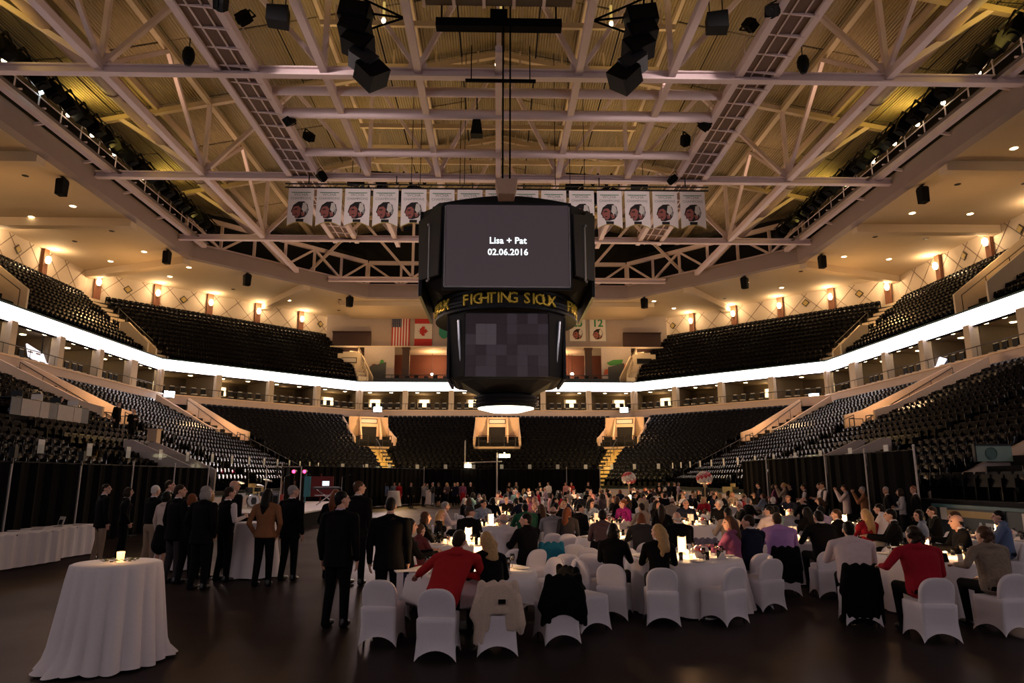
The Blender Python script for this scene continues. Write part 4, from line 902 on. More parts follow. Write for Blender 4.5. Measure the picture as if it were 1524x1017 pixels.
for k in range(4):
    a = k * PI / 2; q = Matrix.Rotation(a, 4, 'Z')
    fr = empty('screen_unit', (0, 0, 0)); fr.parent = sb; fr.rotation_euler = (0, 0, a)
    def ch(mb, nm, m_): return mb.build(nm, m_, fr)
    # arched crown above the screen
    o = [(-2.62, 7.98)] + [(-2.62 + 5.24 * t / 12, 8.06 + .32 * math.sin(PI * t / 12)) for t in range(13)] + [(2.62, 7.98)]
    m = MB(); m.prism(o[::-1], .5, O=(0, -3.15, 0)); ch(m, 'crown', BOARD)
    m = MB(); m.box((0, -3.60, 6.22), (5.24, .12, 3.70)); ch(m, 'bezel', BOARD2)
    m = MB(); m.box((0, -3.655, 6.24), (4.98, .04, 3.44)); ch(m, 'screen', SCREEN)
    m = MB(); m.box((0, -3.66, 4.49), (5.06, .06, .06)); m.box((-2.53, -3.66, 6.2), (.05, .06, 3.4)); m.box((2.53, -3.66, 6.2), (.05, .06, 3.4)); ch(m, 'screen_frame', SILV)
    if k == 0:
        for txt, z, s_ in (('Lisa + Pat', 6.42, .385), ('02.06.2016', 5.93, .37)):
            full = text_mesh(txt, s_, GLOWT, 'tmp', None, .004, .012); x0 = min(v.co.x for v in full.data.vertices); bpy.data.objects.remove(full)
            for ci, c in enumerate(txt):
                if c == ' ': continue
                o = text_mesh(c, s_, GLOWT, 'screen_letter', fr, .004, .007); pre = text_mesh(txt[:ci + 1], s_, GLOWT, 'tmp', None, .004, .012)
                xs_ = [v.co.x for v in pre.data.vertices]; xc = max(v.co.x for v in o.data.vertices); px_ = x0 + (max(xs_) - min(xs_)) - xc; bpy.data.objects.remove(pre)
                o.location = (.02 + px_, -3.69, z); o.rotation_euler = (PI / 2, 0, 0)
    # wing on the chamfer to the left of this face
    m = MB(); a45 = Matrix.Rotation(-PI / 4, 3, 'Z')
    m.prism([(-.62, 5.0), (.62, 5.0), (.72, 7.9), (.2, 8.0), (.05, 7.75), (-.72, 7.6)], .1, O=(-3.14, -3.14, 0), U=(.7071, -.7071, 0), V=(0, 0, 1)); ch(m, 'wing_panel', BOARD2)
    m = MB(); m.tube([(-3.2, -3.2, 4.9), (-3.2, -3.2, 7.2)], .05, 6); m.ball((-3.24, -3.24, 7.25), .06, 6, 4); m.ball((-3.24, -3.24, 4.85), .06, 6, 4); ch(m, 'edge_rod', SILV)
    # lower screen of dark tiles
    rr = random.Random(3 + k)
    m = MB(); m.box((0, -2.44, 2.36), (3.5, .1, 2.62), M=None); ch(m, 'lower_bezel', BOARD2)
    for ii in range(8):
        for jj in range(6):
            m = MB(); m.box((-1.49 + .426 * ii, -2.49 - .004 * ((ii + jj) % 2), 1.26 + .44 * jj), (.42, .04, .434)); v = rr.choice((0, 0, 1, 2)) if not (1 <= ii <= 2 and 3 <= jj <= 4) else 3
            ch(m, 'screen_tile', mat('tile_%d' % v, ((.010, .006, .008), (.014, .009, .011), (.020, .014, .017), (.034, .026, .030))[v], .35, noise=.1, emit=((.012, .007, .009), (.016, .011, .013), (.022, .016, .020), (.04, .032, .037))[v], es=1))
    m = MB(); m.tube([(-2.02, -2.24, 3.45), (-1.98, -2.18, 2.6), (-1.86, -2.05, 1.35)], .045, 8); ch(m, 'light_strip', mat('strip_silver', (.7, .7, .75), .2, metal=.7, emit=(.8, .8, .9), es=.12))
stack([octo(2.15, .62, 1.0), octo(2.35, .70, 1.1), octo(2.50, .8, 3.75), octo(2.62, .85, 3.95)], BOARD, 'lower_body', sb)
stack([octo(1.1, .45, .55), octo(1.95, .6, 1.0)], BOARD, 'underside', sb)
m = MB(); m.lathe([(2.5, 3.86), (3.02, 3.80), (3.16, 3.78), (3.16, 3.88), (3.08, 3.92), (3.08, 4.42), (3.16, 4.46), (3.16, 4.58), (2.7, 4.62)], 48); m.build('letter_ring', BOARD2, sb)
for z in (4.02, 4.16, 4.30):
    for a in (0.0, PI / 2, PI, 1.5 * PI):
        m = MB(); m.lathe([(3.07, -.05), (3.13, -.05), (3.13, .05), (3.07, .05)], 6, (0, 0, z), 0, a + PI / 4 - .12, a + PI / 4 + .16); m.build('ring_rib', SILV if 0 else BOARD2, sb)
def ring_text(txt, a_mid, size, r, z, step):
    n = len(txt)
    for i, c in enumerate(txt):
        if c == ' ': continue
        a = a_mid + (i - (n - 1) / 2) * step
        o = text_mesh(c, size, GOLDT, 'gold_letter', sb, .03, .004); o.location = (r * math.cos(a), r * math.sin(a), z); o.rotation_euler = (PI / 2, 0, a + PI / 2)
for k in range(4): ring_text('FIGHTING SIOUX', -PI / 2 + k * PI / 2 + .03, .64, 3.17, 4.17, .092)
m = MB(); m.lathe([(.9, .75), (1.0, .55), (1.32, .5), (1.36, .42), (1.30, .36), (1.36, .28), (1.30, .20), (1.36, .12), (1.28, .02), (1.22, -.02)], 36); m.build('drum_ring', BOARD2, sb)
m = MB(); m.lathe([(0, -.20), (.7, -.17), (1.24, -.03), (1.24, .0)], 36); m.build('drum_lens', mat('drum_lens', (1, .95, .8), .5, emit=(1, .93, .72), es=4.5, noise=0), sb)
for s in (-1, 1):
    for z in (.12, .28, .44):
        m = MB(); m.ball((s * 1.38, -.25, z), .06, 6, 4); m.build('stud', SILV, sb)
m = MB(); m.prism([(-.32, 8.08), (.32, 8.08), (.45, 8.72), (-.45, 8.72)], .9, O=(-.05, -3.55, .05)); m.build('hoist_box', mat('box_peach', (.50, .34, .26), .7), sb)
for k, x in enumerate((-.18, .14)):
    m = MB(); m.tube([(x, -1.4, 8.9), (x, -1.4 - 1.2, 18.0)], .045, 6); m.build('cable', BLACK, sb)
sb2 = [o for o in sb.children]
point('drum_glow', (SBX, SBY, 4.6), 110, (1, .9, .75), .9)
# ------------------------------------------------------------------ pipe and drape round the floor
DRAPE = mat('drape_black', (.0035, .003, .0035), .95, noise=.1, spec=.1)
POLE = mat('pole_grey', (.42, .38, .38), .4, metal=.3)
def drape_run(pts, zt, lab, cat='drape'):
    for k in range(len(pts) - 1):
        a, b = Vector(pts[k]), Vector(pts[k + 1]); L = (b - a).length; u = (b - a) / L; n = int(L / .16)
        m = MB(); V = []; F = []
        for i in range(n + 1):
            nrm = Vector((-u.y, u.x)); p = a + u * (L * i / n) + nrm * (.05 * math.sin(i * 1.7) + (.03 if i % 2 else -.03))
            V += [(p.x, p.y, .02), (p.x, p.y, zt)]
        F = [(2 * i, 2 * i + 2, 2 * i + 3, 2 * i + 1) for i in range(n)]; m.add(V, F)
        tag(m.build('black_drape', DRAPE), 'floor length black pleated drape, %s panel from the camera %s' % (ORD[k], lab), 'drape', 'black drapes %s' % lab)
    for k, p in enumerate(pts):
        t = empty('drape_pole', (p[0], p[1], 0), label='slim grey upright pole of the black drapes, %s from the camera %s' % (ORD[k], lab), cat='pole')
        m = MB(); m.tube([(0, 0, 0), (0, 0, zt + .12)], .032, 8); m.build('upright', POLE, t); m = MB(); m.box((0, 0, .02), (.5, .5, .03)); m.build('base_plate', DARK, t)
        m = MB(); m.ball((0, 0, zt + .13), .05, 6, 4); m.build('cap', POLE, t)
    for k in range(len(pts) - 1):
        m = MB(); m.tube([(*pts[k], zt), (*pts[k + 1], zt)], .02, 6); tag(m.build('drape_crossbar', DARK), 'crossbar on top of the black drapes, %s span from the camera %s' % (ORD[k], lab), 'pole')
drape_run([(-12.95, 12.6), (-12.95, 15.7), (-12.95, 18.8), (-12.95, 21.9), (-12.95, 25.0), (-12.95, 28.2), (-12.95, 31.5)], 2.42, 'on the left side')
drape_run([(12.95, 21.2), (12.95, 24.1), (12.95, 27.1), (12.95, 30.2), (12.95, 33.1), (12.95, 36.2)], 2.85, 'on the right side')
drape_run([(-12.6, 41), (-9.2, 48), (-5.9, 56.4), (-.02, 56.6), (5.7, 56.8), (8.4, 56.6)], 2.7, 'across the far end')
for x, y, z in ((-12.95, 18.8, 2.55), (-12.95, 21.9, 2.55)):
    m = MB(); m.box((0, 0, .12), (.16, .14, .3)); m.box((0, 0, -.08), (.06, .06, .2)); tag(m.build('pole_lamp', DARK, loc=(x, y, z)), 'small boxy lamp clamped on a left drape pole, %s' % ('nearer the camera' if y < 20 else 'farther away'), 'lamp')
# far overhead pipe with work lamps
t = empty('pipe_arch', (0, 56.3, 0), label='grey pipe arch with two work lamps in front of the far drapes', cat='pipe frame')
m = MB(); m.tube([(0, 0, 0), (0, 0, 4.0)], .06, 8); m.tube([(-2.6, 0, 3.1), (-2.6, 0, 5.0)], .05, 8); m.tube([(-2.7, 0, 3.2), (.4, 0, 3.3)], .05, 8); m.build('pipes', POLE, t)
for x, z, w_ in ((-2.35, 2.95, .55), (.6, 3.75, .9)): m = MB(); m.box((0, 0, 0), (w_, .25, .28)); m.box((0, 0, .2), (.1, .1, .15)); m.build('work_lamp', mat('work_lamp', (1, .9, .6), .5, emit=(1, .85, .5), es=7, noise=0), t, loc=(x, -.1, z))
# rink boards and glass at the far corner and on the right
BRD = mat('dasher_board', (.60, .50, .50), .4, nscale=1); CAPM = mat('cap_teal', (.03, .10, .11), .4)
GLASS = bpy.data.materials.new('rink_glass'); GLASS.use_nodes = True; nt = GLASS.node_tree; nt.nodes.clear()
o_ = nt.nodes.new('ShaderNodeOutputMaterial'); mx = nt.nodes.new('ShaderNodeMixShader'); tr = nt.nodes.new('ShaderNodeBsdfTransparent'); gl = nt.nodes.new('ShaderNodeBsdfGlossy'); fr_ = nt.nodes.new('ShaderNodeFresnel')
tr.inputs[0].default_value = (.93, .95, .95, 1); gl.inputs['Roughness'].default_value = .04; gl.inputs[0].default_value = (.8, .8, .8, 1); fr_.inputs[0].default_value = 1.10
mx.inputs[0].default_value = .018; nt.links.new(tr.outputs[0], mx.inputs[1]); nt.links.new(gl.outputs[0], mx.inputs[2]); nt.links.new(mx.outputs[0], o_.inputs[0])
def board_run(a, b, lab, zg=3.0, glass=True, m_=BRD, tags=True):
    a, b = Vector(a), Vector(b); L = (b - a).length; n = max(1, round(L / 2.4)); u = (b - a) / L
    for k in range(n):
        p, q = a + u * (L * k / n + .02), a + u * (L * (k + 1) / n - .02); c = (p + q) / 2; ang = math.atan2(u.y, u.x); ln = (q - p).length
        t = empty('rink_board', (c.x, c.y, 0), ang, 'rink board panel with glass above, %s along %s' % (ORD[k], lab), 'rink board')
        mb = MB(); mb.box((0, 0, .56), (ln, .1, 1.1)); mb.build('panel', m_, t); mb = MB(); mb.box((0, 0, 1.13), (ln + .03, .16, .05)); mb.build('cap_rail', CAPM, t); mb = MB(); mb.box((0, -.06, .12), (ln, .03, .2)); mb.build('kick_plate', mat('kick_yellow', (.35, .26, .06), .5), t)
        if glass:
            mb = MB(); mb.box((0, 0, 2.05), (ln - .04, .015, 1.8)); mb.build('glass', GLASS, t)
            if tags: mb = MB(); mb.box((.4, -.03, 2.9), (.28, .01, .4)); mb.build('section_card', mat('card_white', (.6, .6, .6), .6), t)
board_run((8.5, 58.7), (13.25, 53.9), 'the far right corner'); board_run((-8.3, 58.7), (8.3, 58.7), 'the far end')
board_run((-13.25, 53.9), (-8.5, 58.7), 'the far left corner')
board_run((13.25, 53.5), (13.25, 37), 'the right side beyond the drapes')
board_run((13.25, 36.8), (13.25, 22.4), 'the right side behind the drapes')
board_run((-13.25, 53.5), (-13.25, 31.8), 'the left side beyond the stage')
board_run((-13.25, 31.6), (-13.25, 10), 'the left side behind the drapes')
# the right advertising boards, open stand tunnel behind
t = empty('ad_board', (13.2, 17.6, 0), PI / 2, 'dark advertising board with a teal rim and pale lettering on the right', 'board')
m = MB(); m.box((0, 0, .58), (6.4, .12, 1.16)); m.build('panel', mat('ad_dark', (.012, .018, .02), .5), t)
m = MB(); m.box((0, .02, 1.2), (6.5, .2, .09)); m.box((-3.2, .06, .6), (.1, .1, 1.2)); m.box((.35, .07, .6), (.1, .05, 1.1)); m.build('rim', CAPM, t)
m = MB(); m.box((1.55, .075, 1.0), (2.2, .02, .18)); m.build('gold_stripe', mat('stripe_gold', (.35, .22, .06), .5), t)
m = MB(); m.box((2.75, .08, .98), (.3, .02, .35)); m.box((-.55, .075, .75), (.5, .02, .75)); m.build('paper_notice', WHITE_SIGN, t); point('tunnel_fill', (16.5, 20.5, 4.6), 45, WARM, .2)  # point light is a fill added to lighten the sloping tunnel wall
o = text_mesh('AT', .62, mat('ad_letters', (.35, .36, .36), .6), 'lettering', t, .006, .02); o.location = (1.05, .08, .55); o.rotation_euler = (PI / 2, 0, PI)
for y0, lab in ((18.4, 'nearer'), (22.4, 'farther')):
    m = MB(); m.prism([(0, .0), (6.8, 2.6), (6.8, 4.6), (6.4, 4.6), (0, 1.55)], .2, O=(13.9, y0, 0), U=(1, 0, 0), V=(0, 0, 1)); tag(m.build('tunnel_wall', TAUPE), 'taupe sloping wall of the right rink side tunnel, the %s one' % lab, 'wall')
t = empty('emblem_sign', (16.1, 22.1, 2.78), label='pale teal sign with a round emblem over the right rink side tunnel', cat='sign')
m = MB(); m.box((0, 0, 0), (1.2, .08, .52)); m.build('panel', mat('sign_teal', (.10, .17, .19), .6), t); m = MB(); m.lathe([(.0, 0), (.19, 0), (.19, .02)], 16); o = m.build('emblem', mat('sign_teal_dark', (.03, .08, .09), .6), t, loc=(-.1, -.05, 0)); o.rotation_euler = (PI / 2, 0, 0)
m = MB(); m.box((0, -.01, .28), (1.3, .12, .05)); m.box((-.62, -.01, 0), (.05, .12, .56)); m.build('frame', DARK, t)
for s, y, nm in ((-1, 33.0, 'left'), (1, 30.6, 'right')):
    t = empty('rink_gate', (s * 13.6, y, 0), 0, 'pair of low sloping walls at the %s rink side gate above the drapes' % nm, 'stand entrance')
    for yy in (-1.1, 1.0):
        m = MB(); m.prism([(0, 1.2), (s * 3.4, 2.6), (s * 3.4, 3.7), (s * 3.0, 3.7), (0, 2.4)], .15, O=(0, yy, 0), U=(1, 0, 0), V=(0, 0, 1)); m.build('side_wall', TAUPE, t)
    m = MB(); m.box((s * 3.4, 0, 2.9), (.1, 2.1, 1.4)); m.build('gate_leaf', DARK, t)
# press row in the left stand
t = empty('press_table', (-20.3, 31.0, 0), PI / 2, 'long press table with pleated white and grey skirts in the left stand', 'table')
zz = 4.55
m = MB(); m.box((0, 0, zz + .72), (5.4, .8, .05)); m.build('tabletop', DARK, t)
SK = (mat('skirt_white', (.50, .46, .48), .8), mat('skirt_grey', (.22, .23, .27), .8))
for k in range(9): m = MB(); m.box((-2.4 + .6 * k, -.42, zz + .36), (.58, .04 + .03 * (k % 2), .7)); m.build('skirt_panel', SK[(k * 3) % 4 == 0], t)
m = MB(); m.box((0, .3, zz - .15), (5.6, 1.9, .3)); tag(m.build('press_platform', CONC, loc=(-20.6, 31.0, 0)), 'low dark platform under the press table', 'platform').rotation_euler = (0, 0, PI / 2)
for k in range(4):
    m = MB(); m.box((0, 0, .04), (.5, .36, .05)); m.box((0, .17, .18), (.5, .03, .3)); tag(m.build('monitor', WHITE_SIGN if k % 2 else DARK, loc=(-20.3, 29.0 + 1.3 * k, zz + .75)), 'small screen on the press table, %s from the camera' % ORD[k], 'monitor')
# ------------------------------------------------------------------ tables
CLOTH = mat('cloth_white', (.74, .66, .67), .85, nscale=30, noise=.05, bump=.15, bscale=90, sheen=.2)
NAVYC = mat('runner_navy', (.008, .010, .03), .8)
def cloth_mb(r, h, n=96, flare=.16, folds=10, amp=.05, seed=1, puddle=.0, sx=1., sy=1., hemz=0., tp=.8):
    rr = random.Random(seed); ph = [rr.uniform(0, 6.28) for _ in range(4)]; m = MB(); rows = [(0, 0), (.5, 0), (.94, 0), (1.0, -.012), (1.012, -.05)] + [(1.02 + flare * (k / 9) ** 1.15, -(h - hemz) * (k + .35) / 9.35) for k in range(1, 10)]
    for k, (q, z) in enumerate(rows):
        t = max(0, -z / (h - hemz))
        for i in range(n):
            a = 2 * PI * i / n
            w_ = 2.4 * abs(math.sin(folds * a / 2 + ph[0] + .5 * math.sin(3 * a + ph[1]))) ** .7 - 1.4 + .5 * math.sin(3 * a + ph[2])
            e = r * q + amp * w_ * t ** tp
            if puddle and k >= len(rows) - 2: e += puddle * max(0, math.sin(2 * a + ph[3])) * (1 if k == len(rows) - 1 else .3)
            zz_ = h + z if k < len(rows) - 1 else hemz + .012 + (.012 if hemz == 0 else .07) * (1 + math.sin((7 if hemz == 0 else 4) * a))
            m.v.append((e * math.cos(a) * sx, e * math.sin(a) * sy, zz_))
        if k:
            for i in range(n): j = (i + 1) % n; m.f.append(((k - 1) * n + i, (k - 1) * n + j, k * n + j, k * n + i)); m.m.append(0)
    return m
# tall cocktail table in the left foreground
t = empty('cocktail_table', (-4.27, 8.12, 0), label='tall cocktail table under a white cloth pooling on the floor, left foreground', cat='table')
m = cloth_mb(.455, 1.07, 180, .24, 18, .042, 5, .13, tp=.55); m.build('tablecloth', CLOTH, t, smooth=True)
m = MB(); m.lathe([(0, 1.02), (.44, 1.02), (.44, 1.05), (0, 1.05)], 24); m.build('tabletop', DARK, t); m = MB(); m.tube([(0, 0, .02), (0, 0, 1.04)], .04); m.lathe([(0, 0), (.25, 0), (.25, .03), (0, .05)], 16); m.build('pedestal', DARK, t)
FLAME = mat('candle_glow', (1, .8, .5), .5, emit=(1, .52, .18), es=2.6, noise=0); FLAMEH = mat('candle_hot', (1, .9, .6), .5, emit=(1, .78, .42), es=18, noise=0)
LEAF = mat('leaf_dry', (.10, .11, .06), .8)
def votive_mb(h=.09, r=.034): m = MB(); m.lathe([(0, 0), (r * .85, 0), (r, h), (r * .9, h), (r * .8, h * .55), (0, h * .55)], 12); return m
t = empty('candle_holder', (-4.24, 8.12, 1.072), label='glowing votive candle on the tall cocktail table', cat='candle'); votive_mb(.11, .042).build('glass_cup', FLAME, t, smooth=True); m = MB(); m.ball((0, 0, .08), (.012, .012, .026), 6, 5); m.build('flame', FLAMEH, t)
t = empty('leaf_wreath', (-4.24, 8.12, 1.074), label='small dry leaf wreath round the candle on the tall table', cat='wreath')
for k in range(26):
    a = k * 2.4; r_ = .07 + .09 * ((k * 37) % 10) / 10; m = MB(); m.prism([(0, 0), (.02, .018), (.06, 0), (.02, -.018)], .003, O=(r_ * math.cos(a) * 1.3, r_ * math.sin(a), .008 + .004 * (k % 5)), U=(math.cos(a * 1.7), math.sin(a * 1.7), .25), V=(-math.sin(a * 1.7), math.cos(a * 1.7), .3)); m.build('leaf', LEAF, t)
point('table_candle_light', (-4.24, 8.05, 1.26), 1.6, (1, .55, .2), .04)
for (x, y, lab, sd) in ((-5.05, 14.9, 'behind the brown jacket and the waistcoat', 3), (-7.15, 16.2, 'behind the woman in the sequin top', 4), (-9.45, 52.5, 'left of the dancers, leftmost of three', 5), (-7.35, 50.0, 'among the dancers, middle of three', 6), (-5.3, 53.6, 'right of the dancers, rightmost of three', 7)):
    t = empty('cocktail_table', (x, y, 0), label='tall white clothed cocktail table, %s' % lab, cat='table'); cloth_mb(.40, 1.09, 48, .35, 8, .03, sd).build('tablecloth', CLOTH, t, smooth=True); m = MB(); m.lathe([(0, 1.04), (.39, 1.04), (.39, 1.07), (0, 1.07)], 20); m.build('tabletop', DARK, t)
# buffet with skirting along the left drapes
for k, (y0, y1) in enumerate(((13.2, 17.6), (17.65, 19.6))):
    t = empty('buffet_table', (-11.25, (y0 + y1) / 2, 0), PI / 2 - .12, 'long buffet table under a white floor length cloth by the left drapes, the %s one' % ('nearer' if k == 0 else 'farther'), 'table')
    L = y1 - y0; m = MB(); n = int(L / .07); prof = []
    for i in range(n + 1): x = -L / 2 + L * i / n; prof.append((x, -.42 - .025 * math.sin(i * 1.3) - .01 * math.sin(i * .4)))
    V = [(x, y, .03) for x, y in prof] + [(x, y * .97 + .0, .74) for x, y in prof] + [(x, -.40, .765) for x, y in prof] + [(x, .4, .765) for x, y in prof] + [(x, .44, .03) for x, y in prof]
    F = [(r_ * (n + 1) + i, r_ * (n + 1) + i + 1, (r_ + 1) * (n + 1) + i + 1, (r_ + 1) * (n + 1) + i) for r_ in range(4) for i in range(n)]
    V0 = len(V); F += [(0, n + 1, 2 * (n + 1), 3 * (n + 1), 4 * (n + 1)), (n, 5 * (n + 1) - 1, 4 * (n + 1) - 1, 3 * (n + 1) - 1, 2 * (n + 1) - 1)]
    m.add(V, F); m.build('tablecloth', CLOTH, t, smooth=False); m = MB(); m.box((0, 0, .74), (L - .04, .76, .04)); m.build('tabletop', DARK, t)
for k in range(9):
    m = MB(); m.lathe([(0, .0), (.1, 0), (.15, .025), (.14, .025), (.09, .008), (0, .008)], 14); tag(m.build('plate', CLOTH, loc=(-11.3 + .16 * ((k * 7) % 3 - 1), 14.6 + .55 * k, .768)), 'white plate on the left buffet table, %s from the camera' % ORD[k], 'plate', 'plates on the buffet')
t = empty('table_card', (-11.15, 18.3, .768), -.5, 'small printed card standing on the left buffet table', 'card'); m = MB(); m.box((0, 0, .13), (.22, .02, .26), M=Matrix.Rotation(-.25, 3, 'X')); m.build('card', WHITE_SIGN, t); m = MB(); m.box((0, -.02, .12), (.14, .01, .12), M=Matrix.Rotation(-.25, 3, 'X')); m.build('picture', DARK, t)
# ------------------------------------------------------------------ stage with the band gear on the left
STG = mat('stage_top', (.50, .44, .46), .5)
t = empty('stage', (-10.2, 35, 0), label='low band stage with a pale top and black skirt on the left', cat='stage'); m = MB(); m.box((-.05, 0, .60), (4.9, 13.6, .06)); m.build('platform', STG, t); m = MB(); m.box((2.42, 0, .29), (.05, 13.6, .57)); m.box((0, -6.82, .29), (4.9, .05, .57)); m.build('skirt', DRAPE, t)
CHROME = mat('chrome', (.7, .7, .72), .2, metal=.9); DRUM = mat('drum_shell', (.03, .03, .035), .3); HEADM = mat('drum_head', (.75, .75, .78), .5); REDG = mat('guitar_red', (.35, .03, .02), .3)
t = empty('drum_kit', (-11.6, 33.6, .63), .5, 'dark drum kit with white front skin and cymbals on the stage', 'drum kit')
m = MB(); m.lathe([(.28, -.2), (.29, -.2), (.29, .2), (.28, .2)], 20); o = m.build('bass_drum', DRUM, t, loc=(0, 0, .30)); o.rotation_euler = (PI / 2, 0, 0); m = MB(); m.lathe([(0, .21), (.27, .21)], 20); o = m.build('bass_head', HEADM, t, loc=(0, 0, .30)); o.rotation_euler = (PI / 2, 0, 0)
m = MB(); m.prism([(-.09, -.16), (.09, -.16), (.13, 0), (.09, .16), (-.09, .16), (-.13, 0)], .01, O=(0, -.215, .30)); m.build('head_mark', DRUM, t)
for x, y, z, r_ in ((-.2, .1, .72, .16), (.2, .1, .72, .16), (.55, .3, .5, .2), (-.5, .25, .45, .18)): m = MB(); m.lathe([(0, 0), (r_, 0), (r_, .2), (0, .2)], 14); m.tube([(0, 0, -z), (0, 0, 0)], .02, 5); m.build('drum', HEADM if r_ == .18 else DRUM, t, loc=(x, y, z))
for x, y, z in ((-.6, .2, 1.15), (.65, .2, 1.25), (.35, .5, 1.0)): m = MB(); m.lathe([(0, .02), (.22, 0)], 16); m.tube([(0, 0, -z), (0, 0, 0)], .015, 5); o = m.build('cymbal', CHROME, t, loc=(x, y, z)); o.rotation_euler = (.25, .2, 0)
for k, (x, y) in enumerate(((-11.8, 38.6), (-11.2, 38.9))):
    t = empty('electric_guitar', (x, y, .63), .3, 'red electric guitar on a stand at the back of the stage, %s' % ('left one' if k == 0 else 'right one'), 'guitar'); m = MB(); m.prism([(-.16, .1), (.16, .1), (.1, .3), (.15, .5), (0, .46), (-.15, .5), (-.1, .3)], .05, O=(0, 0, 0)); m.build('body', REDG, t); m = MB(); m.box((0, -.02, .78), (.05, .03, .62)); m.box((0, -.02, 1.12), (.08, .03, .16)); m.build('neck', BROWN, t); m = MB(); m.tube([(-.15, .1, 0), (0, .1, .4), (.15, .1, 0)], .015, 5); m.build('stand', DARK, t)
t = empty('amplifier', (-9.8, 30.6, .63), .2, 'grey guitar amplifier cabinet on the stage', 'amplifier'); m = MB(); m.box((0, 0, .4), (.7, .35, .8)); m.build('cabinet', mat('amp_grey', (.10, .10, .12), .7), t); m = MB(); m.box((0, -.18, .33), (.6, .02, .55)); m.build('grille', DARK, t); m = MB(); m.box((0, -.18, .7), (.6, .02, .1)); m.build('control_panel', CHROME, t)
t = empty('keyboard', (-8.7, 36.0, .63), .2, 'black keyboard on a cross stand with sheet light near the stage edge', 'keyboard'); m = MB(); m.box((0, 0, .85), (1.4, .4, .1)); m.build('case', DRUM, t); m = MB(); m.box((0, -.1, .91), (1.2, .16, .015)); m.build('keys', HEADM, t); m = MB(); m.tube([(-.5, 0, 0), (.5, 0, .8)], .03, 6); m.tube([(.5, 0, 0), (-.5, 0, .8)], .03, 6); m.build('stand', CHROME, t); m = MB(); m.box((0, -.15, .5), (1.2, .3, .05)); m.build('lower_tier', CHROME, t)
t = empty('laptop', (-8.8, 36.05, 1.585), .2, 'laptop with a glowing screen on the keyboard', 'laptop'); m = MB(); m.box((0, 0, .01), (.34, .24, .02)); m.build('base', CHROME, t); m = MB(); m.box((0, .13, .13), (.34, .015, .24)); m.build('screen', mat('laptop_glow', (.5, .6, .7), .4, emit=(.6, .75, .9), es=1.6, noise=0), t)
for k, x in enumerate((-11.55, -10.95)):
    t = empty('stage_spot', (x, 39.8, 2.35), 0, 'small red glowing stage spotlight, %s of the pair' % ('left' if k == 0 else 'right'), 'stage light'); m = MB(); m.lathe([(0, .0), (.1, 0), (.12, .25), (0, .25)], 12); o = m.build('can', DARK, t); o.rotation_euler = (-PI / 2, 0, 0); m = MB(); m.ball((0, -.03, 0), (.1, .05, .1), 10, 6); m.build('lens', mat('lens_red', (1, .1, .2), .4, emit=(1, .03, .10), es=8, noise=0), t); m = MB(); m.tube([(0, .1, 0), (0, .1, -1.7)], .03, 6); m.build('pole', DARK, t)
for k, (x, y, c) in enumerate(((-9.6, 38.6, mat('cloth_maroon', (.10, .012, .012), .9)), (-10.5, 38.9, mat('cloth_teal', (.05, .20, .24), .8)))):
    m = MB(); m.box((0, 0, .9), (1.2 if k == 0 else .35, .05, 1.1)); m.tube([(-.1, .05, 0), (-.1, .05, 1.6)], .03, 6); tag(m.build('cloth_screen', c, loc=(x, y, .63)), ('dark red' if k == 0 else 'narrow teal') + ' cloth hung behind the keyboard on the stage', 'cloth')
for k, (x, y) in enumerate(((-10.3, 34), (-9.2, 33), (-8.4, 38))):
    t = empty('microphone_stand', (x, y, .63), .4 * k, 'thin microphone stand on the stage, %s from the camera' % ORD[[1, 0, 2][k]], 'stand'); m = MB(); m.tube([(0, 0, .02), (0, 0, 1.4)], .012, 6); m.build('pole', CHROME, t); m = MB(); m.lathe([(0, 0), (.13, 0), (.12, .025), (0, .03)], 12); m.build('base', DARK, t); m = MB(); m.tube([(0, 0, 1.4), (.3, -.2, 1.52)], .01, 6); m.ball((.33, -.22, 1.53), .03, 8, 6); m.build('microphone', DARK, t)
t = empty('lighting_frame', (-12.3, 38.6, .6), 0, 'grey pipe frame standing behind the drums on the stage', 'pipe frame'); m = MB(); m.tube([(-.4, 0, 0), (-.4, 0, 2.0), (1.5, 0, 2.0), (1.5, 0, 0)], .03, 6); m.build('pipes', POLE, t)
m = MB()
for k in range(3): m.tube([(.2 + .3 * k, -.05, 2.0), (.2 + .3 * k, -.05, 1.5)], .07, 8)
m.build('par_cans', DARK, t)
